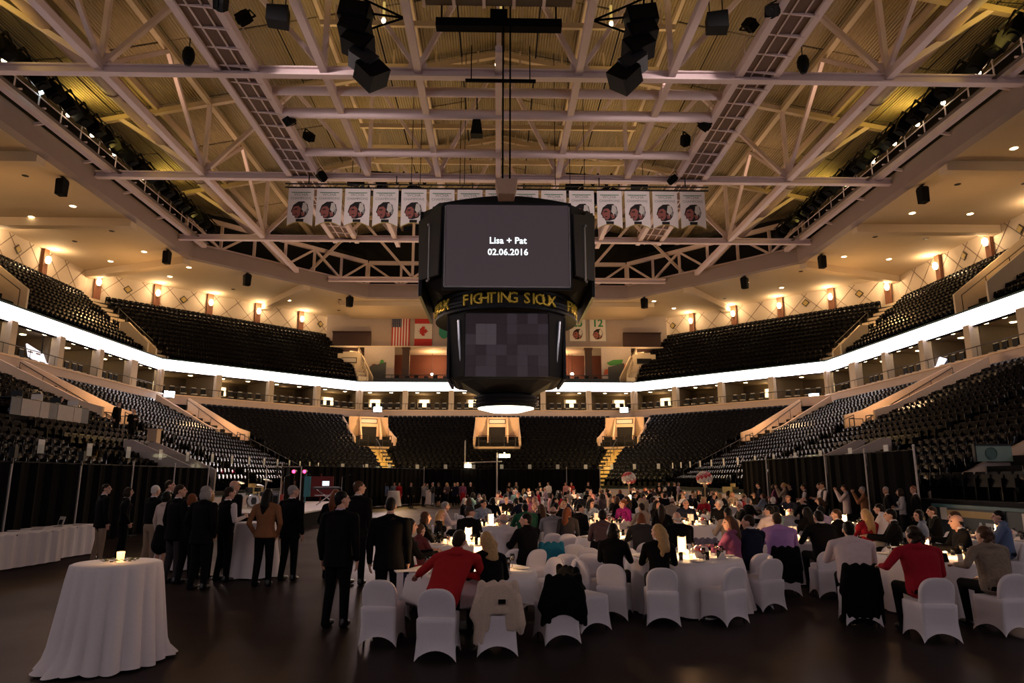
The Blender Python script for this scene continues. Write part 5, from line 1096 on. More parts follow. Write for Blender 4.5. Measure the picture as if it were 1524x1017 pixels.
# ------------------------------------------------------------------ banquet chairs and tables
CHAIRC = mat('chair_cover', (.70, .63, .66), .75, nscale=25, noise=.04, bump=.1, bscale=120, sheen=.3)
def chair_parts():
    """faces +Y (sitter looks to +Y); origin on the floor under the seat"""
    m = MB(); n = 10
    def ringp(z, hx, y0, y1, arch=0.):
        P = []
        for (ax, ay), (bx, by) in (((-hx, y0), (hx, y0)), ((hx, y0), (hx, y1)), ((hx, y1), (-hx, y1)), ((-hx, y1), (-hx, y0))):
            for i in range(n):
                t_ = i / n; b = math.sin(PI * t_); pinch = -.03 * b * (1 if z < .4 else .2)
                x, y = ax + (bx - ax) * t_, ay + (by - ay) * t_
                nx, ny = (by - ay), -(bx - ax); L_ = math.hypot(nx, ny) or 1
                P.append((x + nx / L_ * pinch, y + ny / L_ * pinch, z + arch * b ** .7))
        return P
    rows = [ringp(.005, .235, -.27, .24, .11), ringp(.10, .225, -.255, .225, .045), ringp(.24, .214, -.248, .212, .0), ringp(.40, .218, -.262, .205, 0), ringp(.452, .217, -.266, .198, 0), ringp(.468, .195, -.24, .17, 0)]
    V = [p for r_ in rows for p in r_]; q = 4 * n
    F = [(k * q + i, k * q + (i + 1) % q, (k + 1) * q + (i + 1) % q, (k + 1) * q + i) for k in range(len(rows) - 1) for i in range(q)]
    V.append((0, -.0, .472)); F += [((len(rows) - 1) * q + i, (len(rows) - 1) * q + (i + 1) % q, len(V) - 1) for i in range(q)]
    m.add(V, F)
    b = MB(); ol = [(-.203, .40), (.203, .40), (.214, .55), (.216, .66)] + [(.216 * math.cos(PI / 2 * t_ / 7) ** .72, .66 + .215 * math.sin(PI / 2 * t_ / 7)) for t_ in range(1, 8)]
    ol += [(-x, z) for x, z in ol[::-1] if abs(x) > 1e-4][:-0 or None]
    pts = []
    for x, z in ol:
        if (x, z) not in pts: pts.append((x, z))
    pts = [p for p in pts if not (p[1] == .40 and pts.index(p) > 1)]
    def lean(z): return -.205 - .30 * (z - .42) * (.75 + .35 * (z - .42))
    pts = [(x, .40 + (z - .40) * .80) for x, z in pts]; nb = len(pts); zc_ = .58
    def lay(s_, dy): return [(x * s_, lean(zc_ + (z - zc_) * s_) + dy, zc_ + (z - zc_) * s_) for x, z in pts]
    L_ = [lay(.55, -.012), lay(.90, -.022), lay(.975, -.014), lay(1.0, .012), lay(.985, .042), lay(.9, .05), lay(.5, .042)]
    V = [p for l in L_ for p in l]; F = [(k * nb + i, k * nb + (i + 1) % nb, (k + 1) * nb + (i + 1) % nb, (k + 1) * nb + i) for k in range(len(L_) - 1) for i in range(nb)]
    F += [tuple(range(nb))[::-1], tuple(range((len(L_) - 1) * nb, len(L_) * nb))]; b.add(V, F)
    return m, b
CH0 = None; CHN = 0
def chair(x, y, rz, label, group=None):
    global CH0
    if CH0 is None:
        CH0 = empty('banquet_chair', (0, 0, 0)); a, b = chair_parts(); a.build('seat_cover', CHAIRC, CH0, smooth=True); b.build('back_cover', CHAIRC, CH0, smooth=True)
        m = MB()
        for sx in (-.18, .18):
            for yy in (-.22, .19): m.tube([(sx, yy, 0), (sx * .95, yy * .9, .44)], .014, 6)
        m.build('frame_legs', DARK, CH0); o = CH0
    else: o = copy_tree(CH0)
    o.location = (x, y, 0); o.rotation_euler = (0, 0, rz)
    if 'group' in o: del o['group']
    tag(o, label, 'chair', group); return o
WINE = bpy.data.materials.new('glassware'); WINE.use_nodes = True; nt = WINE.node_tree; nt.nodes.clear()
o_ = nt.nodes.new('ShaderNodeOutputMaterial'); mx = nt.nodes.new('ShaderNodeMixShader'); tr = nt.nodes.new('ShaderNodeBsdfTransparent'); gl = nt.nodes.new('ShaderNodeBsdfGlossy'); fr_ = nt.nodes.new('ShaderNodeFresnel')
tr.inputs[0].default_value = (.92, .90, .88, 1); gl.inputs['Roughness'].default_value = .12; fr_.inputs[0].default_value = 1.6
nt.links.new(fr_.outputs[0], mx.inputs[0]); nt.links.new(tr.outputs[0], mx.inputs[1]); nt.links.new(gl.outputs[0], mx.inputs[2]); nt.links.new(mx.outputs[0], o_.inputs[0])
PETALP = mat('petal_pink', (.60, .22, .24), .7, emit=None); PETALW = mat('petal_white', (.72, .62, .56), .7); PETALR = mat('petal_red', (.50, .03, .04), .7); PETALM = mat('petal_magenta', (.42, .02, .25), .7)
NAPK = mat('napkin_cream', (.62, .56, .52), .85); LANT = mat('lantern_glow', (1, .8, .55), .5, emit=(1, .58, .26), es=1.0, noise=0)
PROTO = {}
def proto(kind):
    if kind in PROTO: return copy_tree(PROTO[kind])
    if kind == 'lantern':
        t = empty('candle_lantern'); m = MB(); m.box((0, 0, .14), (.11, .11, .24)); m.build('shade', LANT, t); m = MB()
        for a in (-.056, .056):
            for b in (-.056, .056): m.box((a, b, .14), (.012, .012, .28))
        m.box((0, 0, .01), (.13, .13, .02)); m.build('frame', NAPK, t)
    elif kind == 'votive':
        t = empty('votive_candle'); votive_mb(.075, .033).build('glass_cup', FLAME, t, smooth=True); m = MB(); m.ball((0, 0, .06), (.01, .01, .022), 6, 5); m.build('flame', FLAMEH, t)
    elif kind == 'glass':
        t = empty('wine_glass'); m = MB(); m.lathe([(0, 0), (.034, .003), (.006, .012), (.005, .08), (.03, .11), (.036, .14), (.03, .19), (.028, .19), (.033, .14), (.027, .112), (0, .095)], 12); m.build('bowl_and_stem', WINE, t, smooth=True); m = MB(); m.lathe([(0, .100), (.027, .113), (.032, .135), (0, .135)], 10); m.build('drink', mat('pale_drink', (.40, .26, .14), .2, noise=0), t, smooth=True)
    elif kind == 'tumbler':
        t = empty('water_glass'); m = MB(); m.lathe([(0, 0), (.028, 0), (.036, .12), (.034, .12), (.027, .01), (0, .01)], 12); m.build('tumbler', WINE, t, smooth=True); m = MB(); m.lathe([(0, .012), (.026, .012), (.031, .07), (0, .07)], 10); m.build('water', mat('water_fill', (.35, .33, .32), .1, noise=0), t, smooth=True)
    elif kind == 'flowers':
        t = empty('flower_bowl'); m = MB(); m.lathe([(0, 0), (.07, .0), (.10, .07), (.08, .11), (0, .10)], 14); m.build('bowl', NAPK, t, smooth=True)
        for k in range(11):
            a = k * 2.4; r_ = .025 + .09 * (k / 11) ** .6; m = MB(); m.ball((0, 0, 0), (.042, .042, .036), 8, 5); m.ball((0, 0, .02), (.022, .022, .02), 6, 4); m.build('bloom', (PETALP, PETALW, PETALW, PETALR)[k % 4], t, loc=(r_ * math.cos(a), r_ * math.sin(a), .16 - .05 * (k / 11)))
    elif kind == 'napkin':
        t = empty('folded_napkin'); m = MB(); m.prism([(-.09, 0), (.09, 0), (.05, .035), (0, .11), (-.05, .035)], .07, O=(0, .03, 0)); m.build('cloth', NAPK, t)
    elif kind == 'plate':
        t = empty('dinner_plate'); m = MB(); m.lathe([(0, 0), (.09, 0), (.135, .018), (.13, .02), (.085, .006), (0, .006)], 18); m.build('plate', NAPK, t, smooth=True)
    elif kind == 'tallflowers':
        t = empty('tall_flower_stand'); m = MB(); m.lathe([(0, 0), (.10, 0), (.10, .02), (.025, .06), (.025, .55), (.07, .64), (0, .64)], 14); m.build('vase', mat('vase_gold', (.42, .32, .18), .35, metal=.3), t, smooth=True)
        for k in range(60):
            ph = math.acos(1 - 1.7 * (k + .5) / 60); a = k * 2.4; r_ = .27; m = MB(); m.ball((0, 0, 0), (.075, .075, .065), 7, 5); m.build('bloom', (PETALW, PETALP, PETALW, PETALW, PETALR)[k % 5], t, loc=(r_ * math.sin(ph) * math.cos(a), r_ * math.sin(ph) * math.sin(a), .83 + .21 * math.cos(ph)))
        m = MB(); m.ball((0, 0, .82), (.24, .24, .2), 12, 8); m.build('foliage_core', PETALW, t, smooth=True)
    PROTO[kind] = t; return t
TABLES = [  # name, x, y, radius, lantern?, flowers
 ('the nearest table in front of the camera', -.36, 9.85, .90), ('the second table back in the middle', -.62, 13.9, .90), ('the near table right of the middle', 3.0, 11.35, .90), ('the near right hand table', 6.95, 11.2, .90),
 ('the second row table behind the lace dress', 2.6, 15.0, .90), ('the table beside the purple shirt', 6.0, 14.4, .90), ('the far right table by the boards', 10.4, 14.6, .90), ('the table left of the far right one', 9.2, 18.6, .90),
 ('the third table back in the middle', -.15, 19.0, .90), ('the third row table right of the middle', 2.9, 19.6, .90), ('the third row table right of centre', 5.4, 19.2, .90), ('the fourth table back in the middle', .1, 24.4, .90),
 ('the fourth row table right of the middle', 3.3, 24.6, .90), ('the fourth row table right of centre', 6.6, 24.0, .90), ('the fourth row table near the right drape', 9.9, 24.2, .90), ('the fifth table back in the middle', .2, 30.6, .90),
 ('the fifth row table right of the middle', 3.6, 30.4, .90), ('the fifth row table right of centre', 7.2, 30.0, .90), ('the fifth row table near the right drape', 10.6, 30.6, .90), ('the sixth table back in the middle', 1.0, 38.4, .90),
 ('the sixth row table under the left tall bouquet', 7.6, 40.0, .90), ('the sixth row table right of the middle', 4.5, 37.8, .90), ('the sixth row table under the right tall bouquet', 10.9, 36.4, .90), ('the seventh table back, left', 2.0, 47.0, .90), ('the seventh table back, middle', 6.2, 47.4, .90), ('the seventh table back, right', 10.2, 46.6, .90)]
CLM = {}
for k, (nm, x, y, r_) in enumerate(TABLES):
    v = k % 3
    if k == 0:
        t = empty('banquet_table'); cloth_mb(r_, .76, 96, .05, 8, .02, 31, hemz=.36).build('tablecloth', CLOTH, t, smooth=True); m = MB(); m.lathe([(0, .70), (r_ * .98, .70), (r_ * .98, .735), (0, .735)], 28); m.build('tabletop', DARK, t); m = MB(); m.tube([(0, 0, 0), (0, 0, .7)], .05, 8); m.lathe([(0, 0), (.35, 0), (.3, .04), (0, .06)], 12); m.build('pedestal', DARK, t)
    elif v not in CLM:
        t = empty('banquet_table'); cloth_mb(r_, .76, 120, .14, 24, .035, 11 + v).build('tablecloth', CLOTH, t, smooth=True); m = MB(); m.lathe([(0, .70), (r_ * .98, .70), (r_ * .98, .735), (0, .735)], 28); m.build('tabletop', DARK, t); m = MB(); m.tube([(0, 0, 0), (0, 0, .7)], .05, 8); m.lathe([(0, 0), (.35, 0), (.3, .04), (0, .06)], 12); m.build('pedestal', DARK, t); CLM[v] = t
    else: t = copy_tree(CLM[v])
    t.location = (x, y, 0); t.rotation_euler = (0, 0, k * .7); tag(t, 'round white clothed table, %s' % nm, 'table')
    rr = random.Random(50 + k); far = y > 33; T = .762
    def put(kind, dx, dy, lab, cat, grp):
        o = proto(kind); o.location = (x + dx, y + dy, T); o.rotation_euler = (0, 0, rr.uniform(0, 6)); o.scale = (1, 1, 1)
        if 'group' in o: del o['group']
        tag(o, lab, cat, grp); return o
    if k not in (0, 2): put('lantern', .12 * math.cos(k), .12 * math.sin(k), 'square glowing candle lantern on %s' % nm, 'lantern', None)
    else: o = put('lantern', .10, .45, 'square glowing candle lantern on %s' % nm, 'lantern', None)
    if k in (20, 22): put('tallflowers', -.02, -.1, 'tall pink and white flower ball on %s' % nm, 'flowers', None).scale = (1.25, 1.25, 1.45)
    elif k % 2 == 0 or k == 9: put('flowers', .22, -.18, 'low bowl of pink and white flowers on %s' % nm, 'flowers', None)
    for q in range(7): a = q * .9 + k; d = .28 + .16 * (q % 2); put('votive', d * math.cos(a), d * math.sin(a), 'small glowing votive candle on %s' % nm, 'candle', 'votives on %s' % nm)
    for q in range(8):
        a = q * PI / 4 + .25; d = .60; put('glass', d * math.cos(a), d * math.sin(a), 'stemmed wine glass on %s' % nm, 'glass', 'wine glasses on %s' % nm)
        if not far:
            put('tumbler', (d - .06) * math.cos(a + .2), (d - .06) * math.sin(a + .2), 'short water glass on %s' % nm, 'glass', 'water glasses on %s' % nm)
            if q % 2 == k % 2: put('plate', .70 * math.cos(a - .2), .70 * math.sin(a - .2), 'cream dinner plate on %s' % nm, 'plate', 'plates on %s' % nm)
            else: put('napkin', .66 * math.cos(a - .22), .66 * math.sin(a - .22), 'folded cream napkin on %s' % nm, 'napkin', 'napkins on %s' % nm)
    point('table_glow', (x + .05, y, T + .19), 38 if not far else 85, (1, .58, .26), .06)
# ------------------------------------------------------------------ people: one continuous remeshed body per pose, hair as a child
def V3(*a): return np.array(a, float)
def grow(prims, vox, ratio, name, smooth=2, slots=None):
    """union of tapered capsules ('c',a,b,ra,rb,slot) and ellipsoids ('e',c,r,slot[,rot]) -> one skin"""
    mb = MB()
    for p in prims:
        if p[0] == 'c':
            a, b = Vector(p[1]), Vector(p[2]); ra, rb = p[3], p[4]; L = (b - a).length; d = (b - a).normalized() if L > 1e-6 else Vector((0, 0, 1))
            pr = [(max(1e-4, ra * math.cos(t)), ra * math.sin(t)) for t in [(-PI / 2) + PI / 2 * i / 4 for i in range(5)]] + [(max(1e-4, rb * math.cos(t)), L + rb * math.sin(t)) for t in [PI / 2 * i / 4 for i in range(5)]]
            q = d.to_track_quat('Z', 'Y'); s = MB(); s.lathe(pr, 12)
            n0 = len(mb.v); mb.add([q @ Vector(v) + a for v in s.v], s.f)
        elif p[0] == 'l':
            s = MB(); n = 20
            for k, (cx, cy, z, rx, ry) in enumerate(p[1]):
                for i in range(n): s.v.append((cx + rx * math.copysign(abs(math.cos(2 * PI * i / n)) ** .85, math.cos(2 * PI * i / n)), cy + ry * math.copysign(abs(math.sin(2 * PI * i / n)) ** .85, math.sin(2 * PI * i / n)), z))
                if k: s.f += [((k - 1) * n + i, (k - 1) * n + (i + 1) % n, k * n + (i + 1) % n, k * n + i) for i in range(n)]
            s.f += [tuple(range(n))[::-1], tuple(range((len(p[1]) - 1) * n, len(p[1]) * n))]; mb.add(s.v, s.f)
        else:
            s = MB(); s.ball((0, 0, 0), p[2], 16, 10); M = p[4] if len(p) > 4 else Matrix.Identity(3); c = Vector(p[1]); mb.add([M @ Vector(v) + c for v in s.v], s.f)
    me = bpy.data.meshes.new(name); me.from_pydata(mb.v, [], mb.f)
    bm = bmesh.new(); bm.from_mesh(me); bmesh.ops.remove_doubles(bm, verts=bm.verts, dist=1e-5); bmesh.ops.recalc_face_normals(bm, faces=bm.faces); bm.to_mesh(me); bm.free()
    o = bpy.data.objects.new('tmp', me); COL.objects.link(o)
    r = o.modifiers.new('r', 'REMESH'); r.mode = 'VOXEL'; r.voxel_size = vox
    s_ = o.modifiers.new('s', 'SMOOTH'); s_.factor = .5; s_.iterations = smooth
    d_ = o.modifiers.new('d', 'DECIMATE'); d_.ratio = ratio
    dg = bpy.context.evaluated_depsgraph_get(); out = bpy.data.meshes.new_from_object(o.evaluated_get(dg)); bpy.data.objects.remove(o); bpy.data.meshes.remove(me); out.name = name
    n = len(out.polygons); C = np.empty(n * 3); out.polygons.foreach_get('center', C); C = C.reshape(n, 3); best = np.full(n, 1e9); mi = np.zeros(n, np.int32)
    for p in prims:
        if p[0] == 'c':
            a, b = V3(*p[1]), V3(*p[2]); ab = b - a; t = np.clip(((C - a) @ ab) / max(1e-9, ab @ ab), 0, 1); dist = np.linalg.norm(C - (a + t[:, None] * ab), axis=1) - (p[3] + (p[4] - p[3]) * t); sl = p[5]
        elif p[0] == 'l':
            A = np.array(p[1])[::-1]; zz = C[:, 2]; q = [np.interp(zz, A[:, 2], A[:, c]) for c in (0, 1, 3, 4)]
            dist = (np.hypot((C[:, 0] - q[0]) / q[2], (C[:, 1] - q[1]) / q[3]) - 1) * np.minimum(q[2], q[3]) + np.maximum(0, np.maximum(zz - A[-1, 2], A[0, 2] - zz)); sl = p[2]
        else:
            M = np.array(p[4]) if len(p) > 4 else np.eye(3); q = (C - V3(*p[1])) @ M; rr = V3(*p[2]); k = np.linalg.norm(q / rr, axis=1); dist = (k - 1) * rr.min(); sl = p[3]
        w = dist < best; best[w] = dist[w]; mi[w] = sl
    for i in range(slots or 6): out.materials.append(None)
    out.polygons.foreach_set('material_index', mi); out.polygons.foreach_set('use_smooth', [True] * n); return out
SKIN, TOP, BOT, SHOE, COLR, EYE = range(6)
def head(c, yaw, tilt=0., roll=0.):
    Mh = Matrix.Rotation(yaw, 3, 'Z') @ Matrix.Rotation(tilt, 3, 'X') @ Matrix.Rotation(roll, 3, 'Y'); c = Vector(c)
    def w(p): return tuple(Mh @ Vector(p) + c)
    P = [('e', w((0, -.008, .022)), (.074, .094, .095), SKIN, Mh), ('e', w((0, .025, -.04)), (.056, .066, .078), SKIN, Mh), ('c', w((0, .088, .015)), w((0, .108, -.022)), .011, .016, SKIN), ('e', w((0, .052, -.098)), (.027, .027, .02), SKIN, Mh),
         ('e', w((0, .083, -.062)), (.026, .012, .008), SKIN, Mh), ('e', w((-.075, -.002, -.01)), (.012, .024, .034), SKIN, Mh), ('e', w((.075, -.002, -.01)), (.012, .024, .034), SKIN, Mh)]
    for s in (-1, 1): P += [('e', w((s * .031, .078, .012)), (.013, .009, .008), EYE, Mh), ('c', w((s * .018, .088, .034)), w((s * .046, .076, .034)), .007, .006, SKIN)]
    return P, Mh
def hand(wrist, d, up, side, curl=.5):
    """palm plus five fingers; d = along the hand, up = back of the hand, side = +1/-1 for the thumb side"""
    wr = Vector(wrist); d = Vector(d).normalized(); up = (Vector(up) - d * Vector(up).dot(d)).normalized(); s = d.cross(up) * side; P = []
    pc = wr + d * .055; P.append(('c', tuple(wr), tuple(wr + d * .03), .026, .030, SKIN)); M = Matrix((s, d, up)).transposed(); P.append(('e', tuple(pc), (.040, .052, .017), SKIN, M))
    for k, L in enumerate((.070, .080, .075, .058)):
        b = wr + d * .092 + s * (.030 - .0205 * k); t1 = (d - up * curl * .6).normalized(); t2 = (d - up * curl * 1.7).normalized(); m_ = b + t1 * L * .55; P += [('c', tuple(b - d * .02), tuple(m_), .0095, .009, SKIN), ('c', tuple(m_), tuple(m_ + t2 * L * .45), .009, .0075, SKIN)]
    b = wr + d * .03 + s * .032; m_ = b + (d * .6 + s * .75 - up * .2).normalized() * .042; P += [('c', tuple(b), tuple(m_), .012, .011, SKIN), ('c', tuple(m_), tuple(m_ + (d * .9 + s * .2 - up * .3).normalized() * .032), .0105, .009, SKIN)]
    return P
def arm(sh, el, wr, side, suit=True, up=(0, 0, 1), curl=.5, bare=False, thumb=None):
    k = 1.12 if suit else .92; sl = SKIN if bare else TOP
    d = (Vector(wr) - Vector(el)).normalized(); P = [('c', sh, el, .066 * k, .052 * k, TOP), ('c', el, wr, .052 * k, .037 * k, sl)]
    return P + [('c', tuple(Vector(wr) - d * .0), tuple(Vector(wr) + d * .015), .031, .029, COLR if suit else sl)] + hand(tuple(Vector(wr) + d * .01), d, up, thumb if thumb else -side, curl)
POSES = {}
def pose(name, male=True, seat=False, yaw=0., tilt=0., lean=(0., .0), arms='down', dress=None, suit=True, wide=1.0, roll=0., vest=False):
    P = []; lx, ly = lean; k = wide * (1.05 if male else .90)
    if seat:
        hz = .565; hips = V3(0, 0, hz); ch = V3(lx * .55, .01 + ly * .55, .93); sh = V3(lx, .0 + ly, 1.055); hd = V3(lx * 1.12, .04 + ly * 1.15, 1.225)
    else:
        hz = .94; hips = V3(0, 0, hz); ch = V3(lx * .5, .005 + ly * .5, 1.28); sh = V3(lx, -.005 + ly, 1.44); hd = V3(lx * 1.1, .03 + ly * 1.2, 1.645)
    hp, M = head(hd, yaw, tilt, roll); P += hp
    nk = hd + V3(0, -.03, -.09)
    P.append(('c', tuple(sh + V3(0, .012, .05)), tuple(nk), .058 if male else .047, .052 if male else .043, SKIN))
    P.append(('e', tuple(sh + V3(0, .002, .078)), (.068, .066, .026), COLR)); P.append(('e', tuple(sh + V3(0, -.018, .035)), (.105, .074, .048), TOP))
    # torso
    for s in (-1, 1): P += [('c', tuple(sh + V3(s * .03, -.015, .05)), tuple(sh + V3(s * .155 * k, -.005, -.012)), .042, .056, TOP), ('e', tuple(sh + V3(s * .175 * k, 0, -.035)), (.062, .066, .075), TOP)]
    P.append(('c', tuple(sh + V3(-.13 * k, 0, -.03)), tuple(sh + V3(.13 * k, 0, -.03)), .07, .07, TOP))
    if seat: prof = [(1.045, .16, .085), (1.00, .190, .112), (.92, .188, .124), (.84, .180, .126), (.76, .174, .128), (.68, .178, .134), (.60, .186, .142), (.52, .18, .14)] if male else [(1.03, .14, .08), (.99, .168, .100), (.91, .165, .118), (.83, .146, .108), (.75, .142, .110), (.67, .160, .124), (.60, .178, .14), (.52, .17, .14)]
    elif male: prof = [(1.43, .16, .085), (1.39, .190, .112), (1.30, .187, .124), (1.20, .182, .126), (1.11, .175, .123), (1.02, .172, .122)] + ([(.94, .182, .128), (.86, .192, .134), (.77, .198, .138)] if suit else [(.965, .170, .120)])
    else: prof = [(1.41, .14, .08), (1.37, .168, .100), (1.28, .165, .118), (1.19, .146, .106), (1.10, .136, .102), (1.02, .146, .108), (.95, .165, .118)] + ([(.88, .178, .126)] if wide > 1.1 else [])
    P.append(('l', [(lx * (z - hz) / (sh[2] - hz), ly * (z - hz) / (sh[2] - hz) - .005, z, rx * k / (1 if male else .9), ry * (.5 + .5 * k)) for z, rx, ry in prof], TOP))
    if not male:
        for s in (-1, 1): P.append(('e', tuple(ch + V3(s * .07, .085, .02)), (.065, .06, .065), TOP))
    if seat:
        P += [('e', (0, -.01, .56), (.180 * k, .15, .10), BOT)]
        for s in (-1, 1):
            P += [('c', (s * .095, .02, .555), (s * .12, .45, .565), .092, .066, BOT), ('c', (s * .12, .45, .565), (s * .12, .40, .10), .064, .045 if not (dress) else .045, BOT if not dress else SKIN), ('e', (s * .12, .46, .05), (.044, .125, .045), SHOE), ('c', (s * .12, .40, .10), (s * .12, .41, .05), .045, .045, SHOE)]
        if dress: P += [('e', (0, .2, .56), (.20, .27, .10), BOT)]
    else:
        P += [('e', (0, -.01, .89), (.168 * k, .118, .13), BOT)]
        if dress:
            hem = dress; P += [('c', (0, 0, .92), (0, 0, hem + .05), .16, .17 + (.95 - hem) * .12, BOT)]
            for s in (-1, 1): P += [('c', (s * .08, 0, hem + .1), (s * .085, -.01, .09), .06, .038, SKIN)]
        else:
            for s in (-1, 1):
                a = (s * .09, 0, .89); b = (s * .105, .015, .50); c = (s * .115, -.025 + .03 * s, .10); P += [('c', a, b, .100, .075, BOT), ('c', b, c, .073, .056, BOT), ('c', c, (c[0], c[1], .05), .055, .062, BOT)]
        for s in (-1, 1): P += [('e', (s * .118, .045, .043), (.045, .135, .043), SHOE), ('c', (s * .115, -.02, .09), (s * .115, -.03, .045), .042, .042, SHOE)]
    S = {s: sh + V3(s * .195 * k, 0, -.03) for s in (-1, 1)}
    for s in (-1, 1):
        sp = S[s]
        if seat:
            if arms == 'table': el = sp + V3(s * .06, .14, -.23); wr = V3(s * .12 + lx * .5, .42, .83)
            elif arms == 'out' and s < 0: el = sp + V3(s * .20, .06, -.17); wr = V3(sp[0] + s * .24, .34, .82)
            elif arms == 'drape' and s < 0: el = sp + V3(s * .20, -.08, -.17); wr = V3(sp[0] - .16, .17, .84)
            elif arms == 'lap' or arms == 'drape': el = sp + V3(s * .05, .03, -.27); wr = V3(s * .09, .30, .66)
            else: el = sp + V3(s * .06, .14, -.23); wr = V3(s * .16, .42, .83)
            P += arm(tuple(sp), tuple(el), tuple(wr), s, suit)
        else:
            if arms == 'down': el = sp + V3(s * .05, -.03, -.29); wr = el + V3(s * .0, .06, -.245); P += arm(tuple(sp), tuple(el), tuple(wr), s, suit, up=(s, .1, 0), curl=.5)
            elif arms == 'pocket': el = sp + V3(s * .09, -.06, -.28); wr = V3(s * .20, .07, .90); P += arm(tuple(sp), tuple(el), tuple(wr), s, suit, up=(s, 0, .2))
            elif arms == 'fold': el = sp + V3(s * .05, .06, -.27); wr = sp + V3(-s * .13, .23, -.27 + .03 * s); P += arm(tuple(sp), tuple(el), tuple(wr), s, suit, up=(0, 1, .2), curl=.3)
            elif arms == 'photo': el = sp + V3(s * .07, .16, -.20); wr = V3(s * .06 + lx, .32, 1.55); P += arm(tuple(sp), tuple(el), tuple(wr), s, suit, up=(s, .3, 0), curl=.9)
            elif arms == 'hold': el = sp + V3(s * .06, -.0, -.28); wr = sp + V3(-s * .03, .27, -.22) if s > 0 else el + V3(0, .08, -.24); P += arm(tuple(sp), tuple(el), tuple(wr), s, suit, up=(s, .3, .2), curl=.9)
    if vest: P = [p[:5] + (COLR,) if p[0] == 'c' and p[5] == TOP and abs(p[1][0] - lx) > .17 * k else p for p in P]
    me = grow(P, .0095, .34, 'person_' + name, 2)
    POSES[name] = (me, Vector(hd), M, seat)
HAIRS = {}
def hairs():
    E = lambda c, r: ('e', c, r, 0)
    cap = [E((0, -.016, .036), (.0785, .0965, .090)), E((0, -.050, -.012), (.068, .056, .072)), ('c', (-.068, -.01, .05), (-.071, -.012, -.005), .012, .008, 0), ('c', (.068, -.01, .05), (.071, -.012, -.005), .012, .008, 0)]
    H = {'short': cap, 'crop': [E((0, -.016, .034), (.0775, .0955, .090)), E((0, -.05, -.01), (.070, .055, .065))], 'bald': [E((0, -.050, -.01), (.077, .052, .042)), ('c', (-.073, -.005, .01), (-.072, -.04, .0), .010, .016, 0), ('c', (.073, -.005, .01), (.072, -.04, .0), .010, .016, 0)],
         'bob': cap + [E((0, -.045, -.05), (.092, .075, .095)), E((-.078, .0, -.05), (.026, .05, .085)), E((.078, .0, -.05), (.026, .05, .085))],
         'long': cap + [('c', (0, -.06, 0), (0, -.10, -.20), .085, .088, 0), ('c', (0, -.10, -.20), (0, -.115, -.34), .085, .045, 0), ('c', (-.07, .0, .0), (-.085, -.03, -.24), .03, .03, 0), ('c', (.07, .0, .0), (.085, -.03, -.24), .03, .03, 0)],
         'wavy': cap + [('c', (0, -.06, 0), (0, -.10, -.20), .090, .095, 0), ('c', (.02, -.10, -.20), (.05, -.12, -.36), .085, .04, 0), ('c', (-.04, -.1, -.2), (-.05, -.12, -.34), .05, .03, 0)] + [('e', (.07 * math.cos(k * 2.4), -.10 - .02 * (k % 2), -.05 - .026 * k), (.034, .034, .05), 0) for k in range(11)],
         'curly': cap + [E((.085 * math.cos(k * 2.4) * (1 if k % 3 else .6), -.035 - .05 * abs(math.sin(k * 2.4)), .06 - .016 * k), (.038, .038, .036)) for k in range(13)],
         'bun': cap + [E((0, -.125, .03), (.042, .042, .042))]}
    for k, p in H.items(): HAIRS[k] = grow(p, .010, .4, 'hair_' + k, 1, 1)
hairs()
cap_mb = MB(); cap_mb.lathe([(.0, .135), (.05, .128), (.085, .09), (.092, .035), (.088, .03)], 16, (0, -.012, 0)); cap_mb.prism([(-.07, .06), (.07, .06), (.05, .17), (0, .185), (-.05, .17)], .012, O=(0, .0, .04), U=(1, 0, 0), V=(0, 1, -.12))
def hairmat(n, c): return mat('hair_' + n, c, .45, nscale=60, noise=.45, bump=.5, bscale=70, spec=.12)
HC = {'black': hairmat('black', (.006, .0045, .004)), 'dark': hairmat('dark', (.022, .012, .008)), 'brown': hairmat('brown', (.07, .033, .018)), 'blond': hairmat('blond', (.42, .25, .11)), 'grey': hairmat('grey', (.28, .25, .24)), 'white': hairmat('white', (.60, .54, .50)), 'auburn': hairmat('auburn', (.16, .05, .02))}
SKM = [mat('skin_fair', (.55, .30, .22), .55, nscale=8, noise=.08), mat('skin_mid', (.45, .23, .16), .55, nscale=8, noise=.08), mat('skin_ruddy', (.52, .24, .17), .55, nscale=8, noise=.08)]
EYEM = mat('eye_dark', (.02, .012, .01), .2, noise=0); SHOEM = mat('shoe_black', (.008, .007, .007), .3)
CC = {'black': (.0038, .0032, .0036), 'navy': (.010, .012, .026), 'white': (.66, .58, .58), 'red': (.36, .018, .020), 'crimson': (.30, .012, .022), 'purple': (.30, .17, .40), 'lilac': (.46, .34, .44), 'grey': (.26, .24, .26), 'beige': (.34, .25, .19), 'brown': (.22, .095, .045), 'green': (.02, .09, .045), 'mint': (.28, .42, .36), 'blue': (.11, .15, .26), 'denim': (.22, .25, .32), 'pinkwhite': (.60, .48, .48), 'charcoal': (.035, .03, .032), 'tan': (.30, .21, .15), 'rose': (.42, .20, .20), 'plaid': (.20, .02, .02), 'print': (.18, .02, .045), 'teal': (.02, .16, .24), 'magenta': (.22, .012, .13), 'lace': (.03, .018, .022), 'fleck': (.10, .07, .05), 'sequin': (.42, .31, .26)}
def cloth(n):
    c = CC[n]
    if n in ('print', 'plaid', 'fleck', 'lace', 'sequin'):
        return mat('fabric_' + n, c, .8, nscale=28, col2={'print': (.24, .08, .20), 'plaid': (.02, .01, .015), 'fleck': (.30, .22, .16), 'lace': (.10, .05, .06), 'sequin': (.7, .55, .48)}[n], bump=.2, bscale=60)
    return mat('fabric_' + n, c, .9, nscale=20, noise=.10, bump=.25, bscale=14, spec=.12)
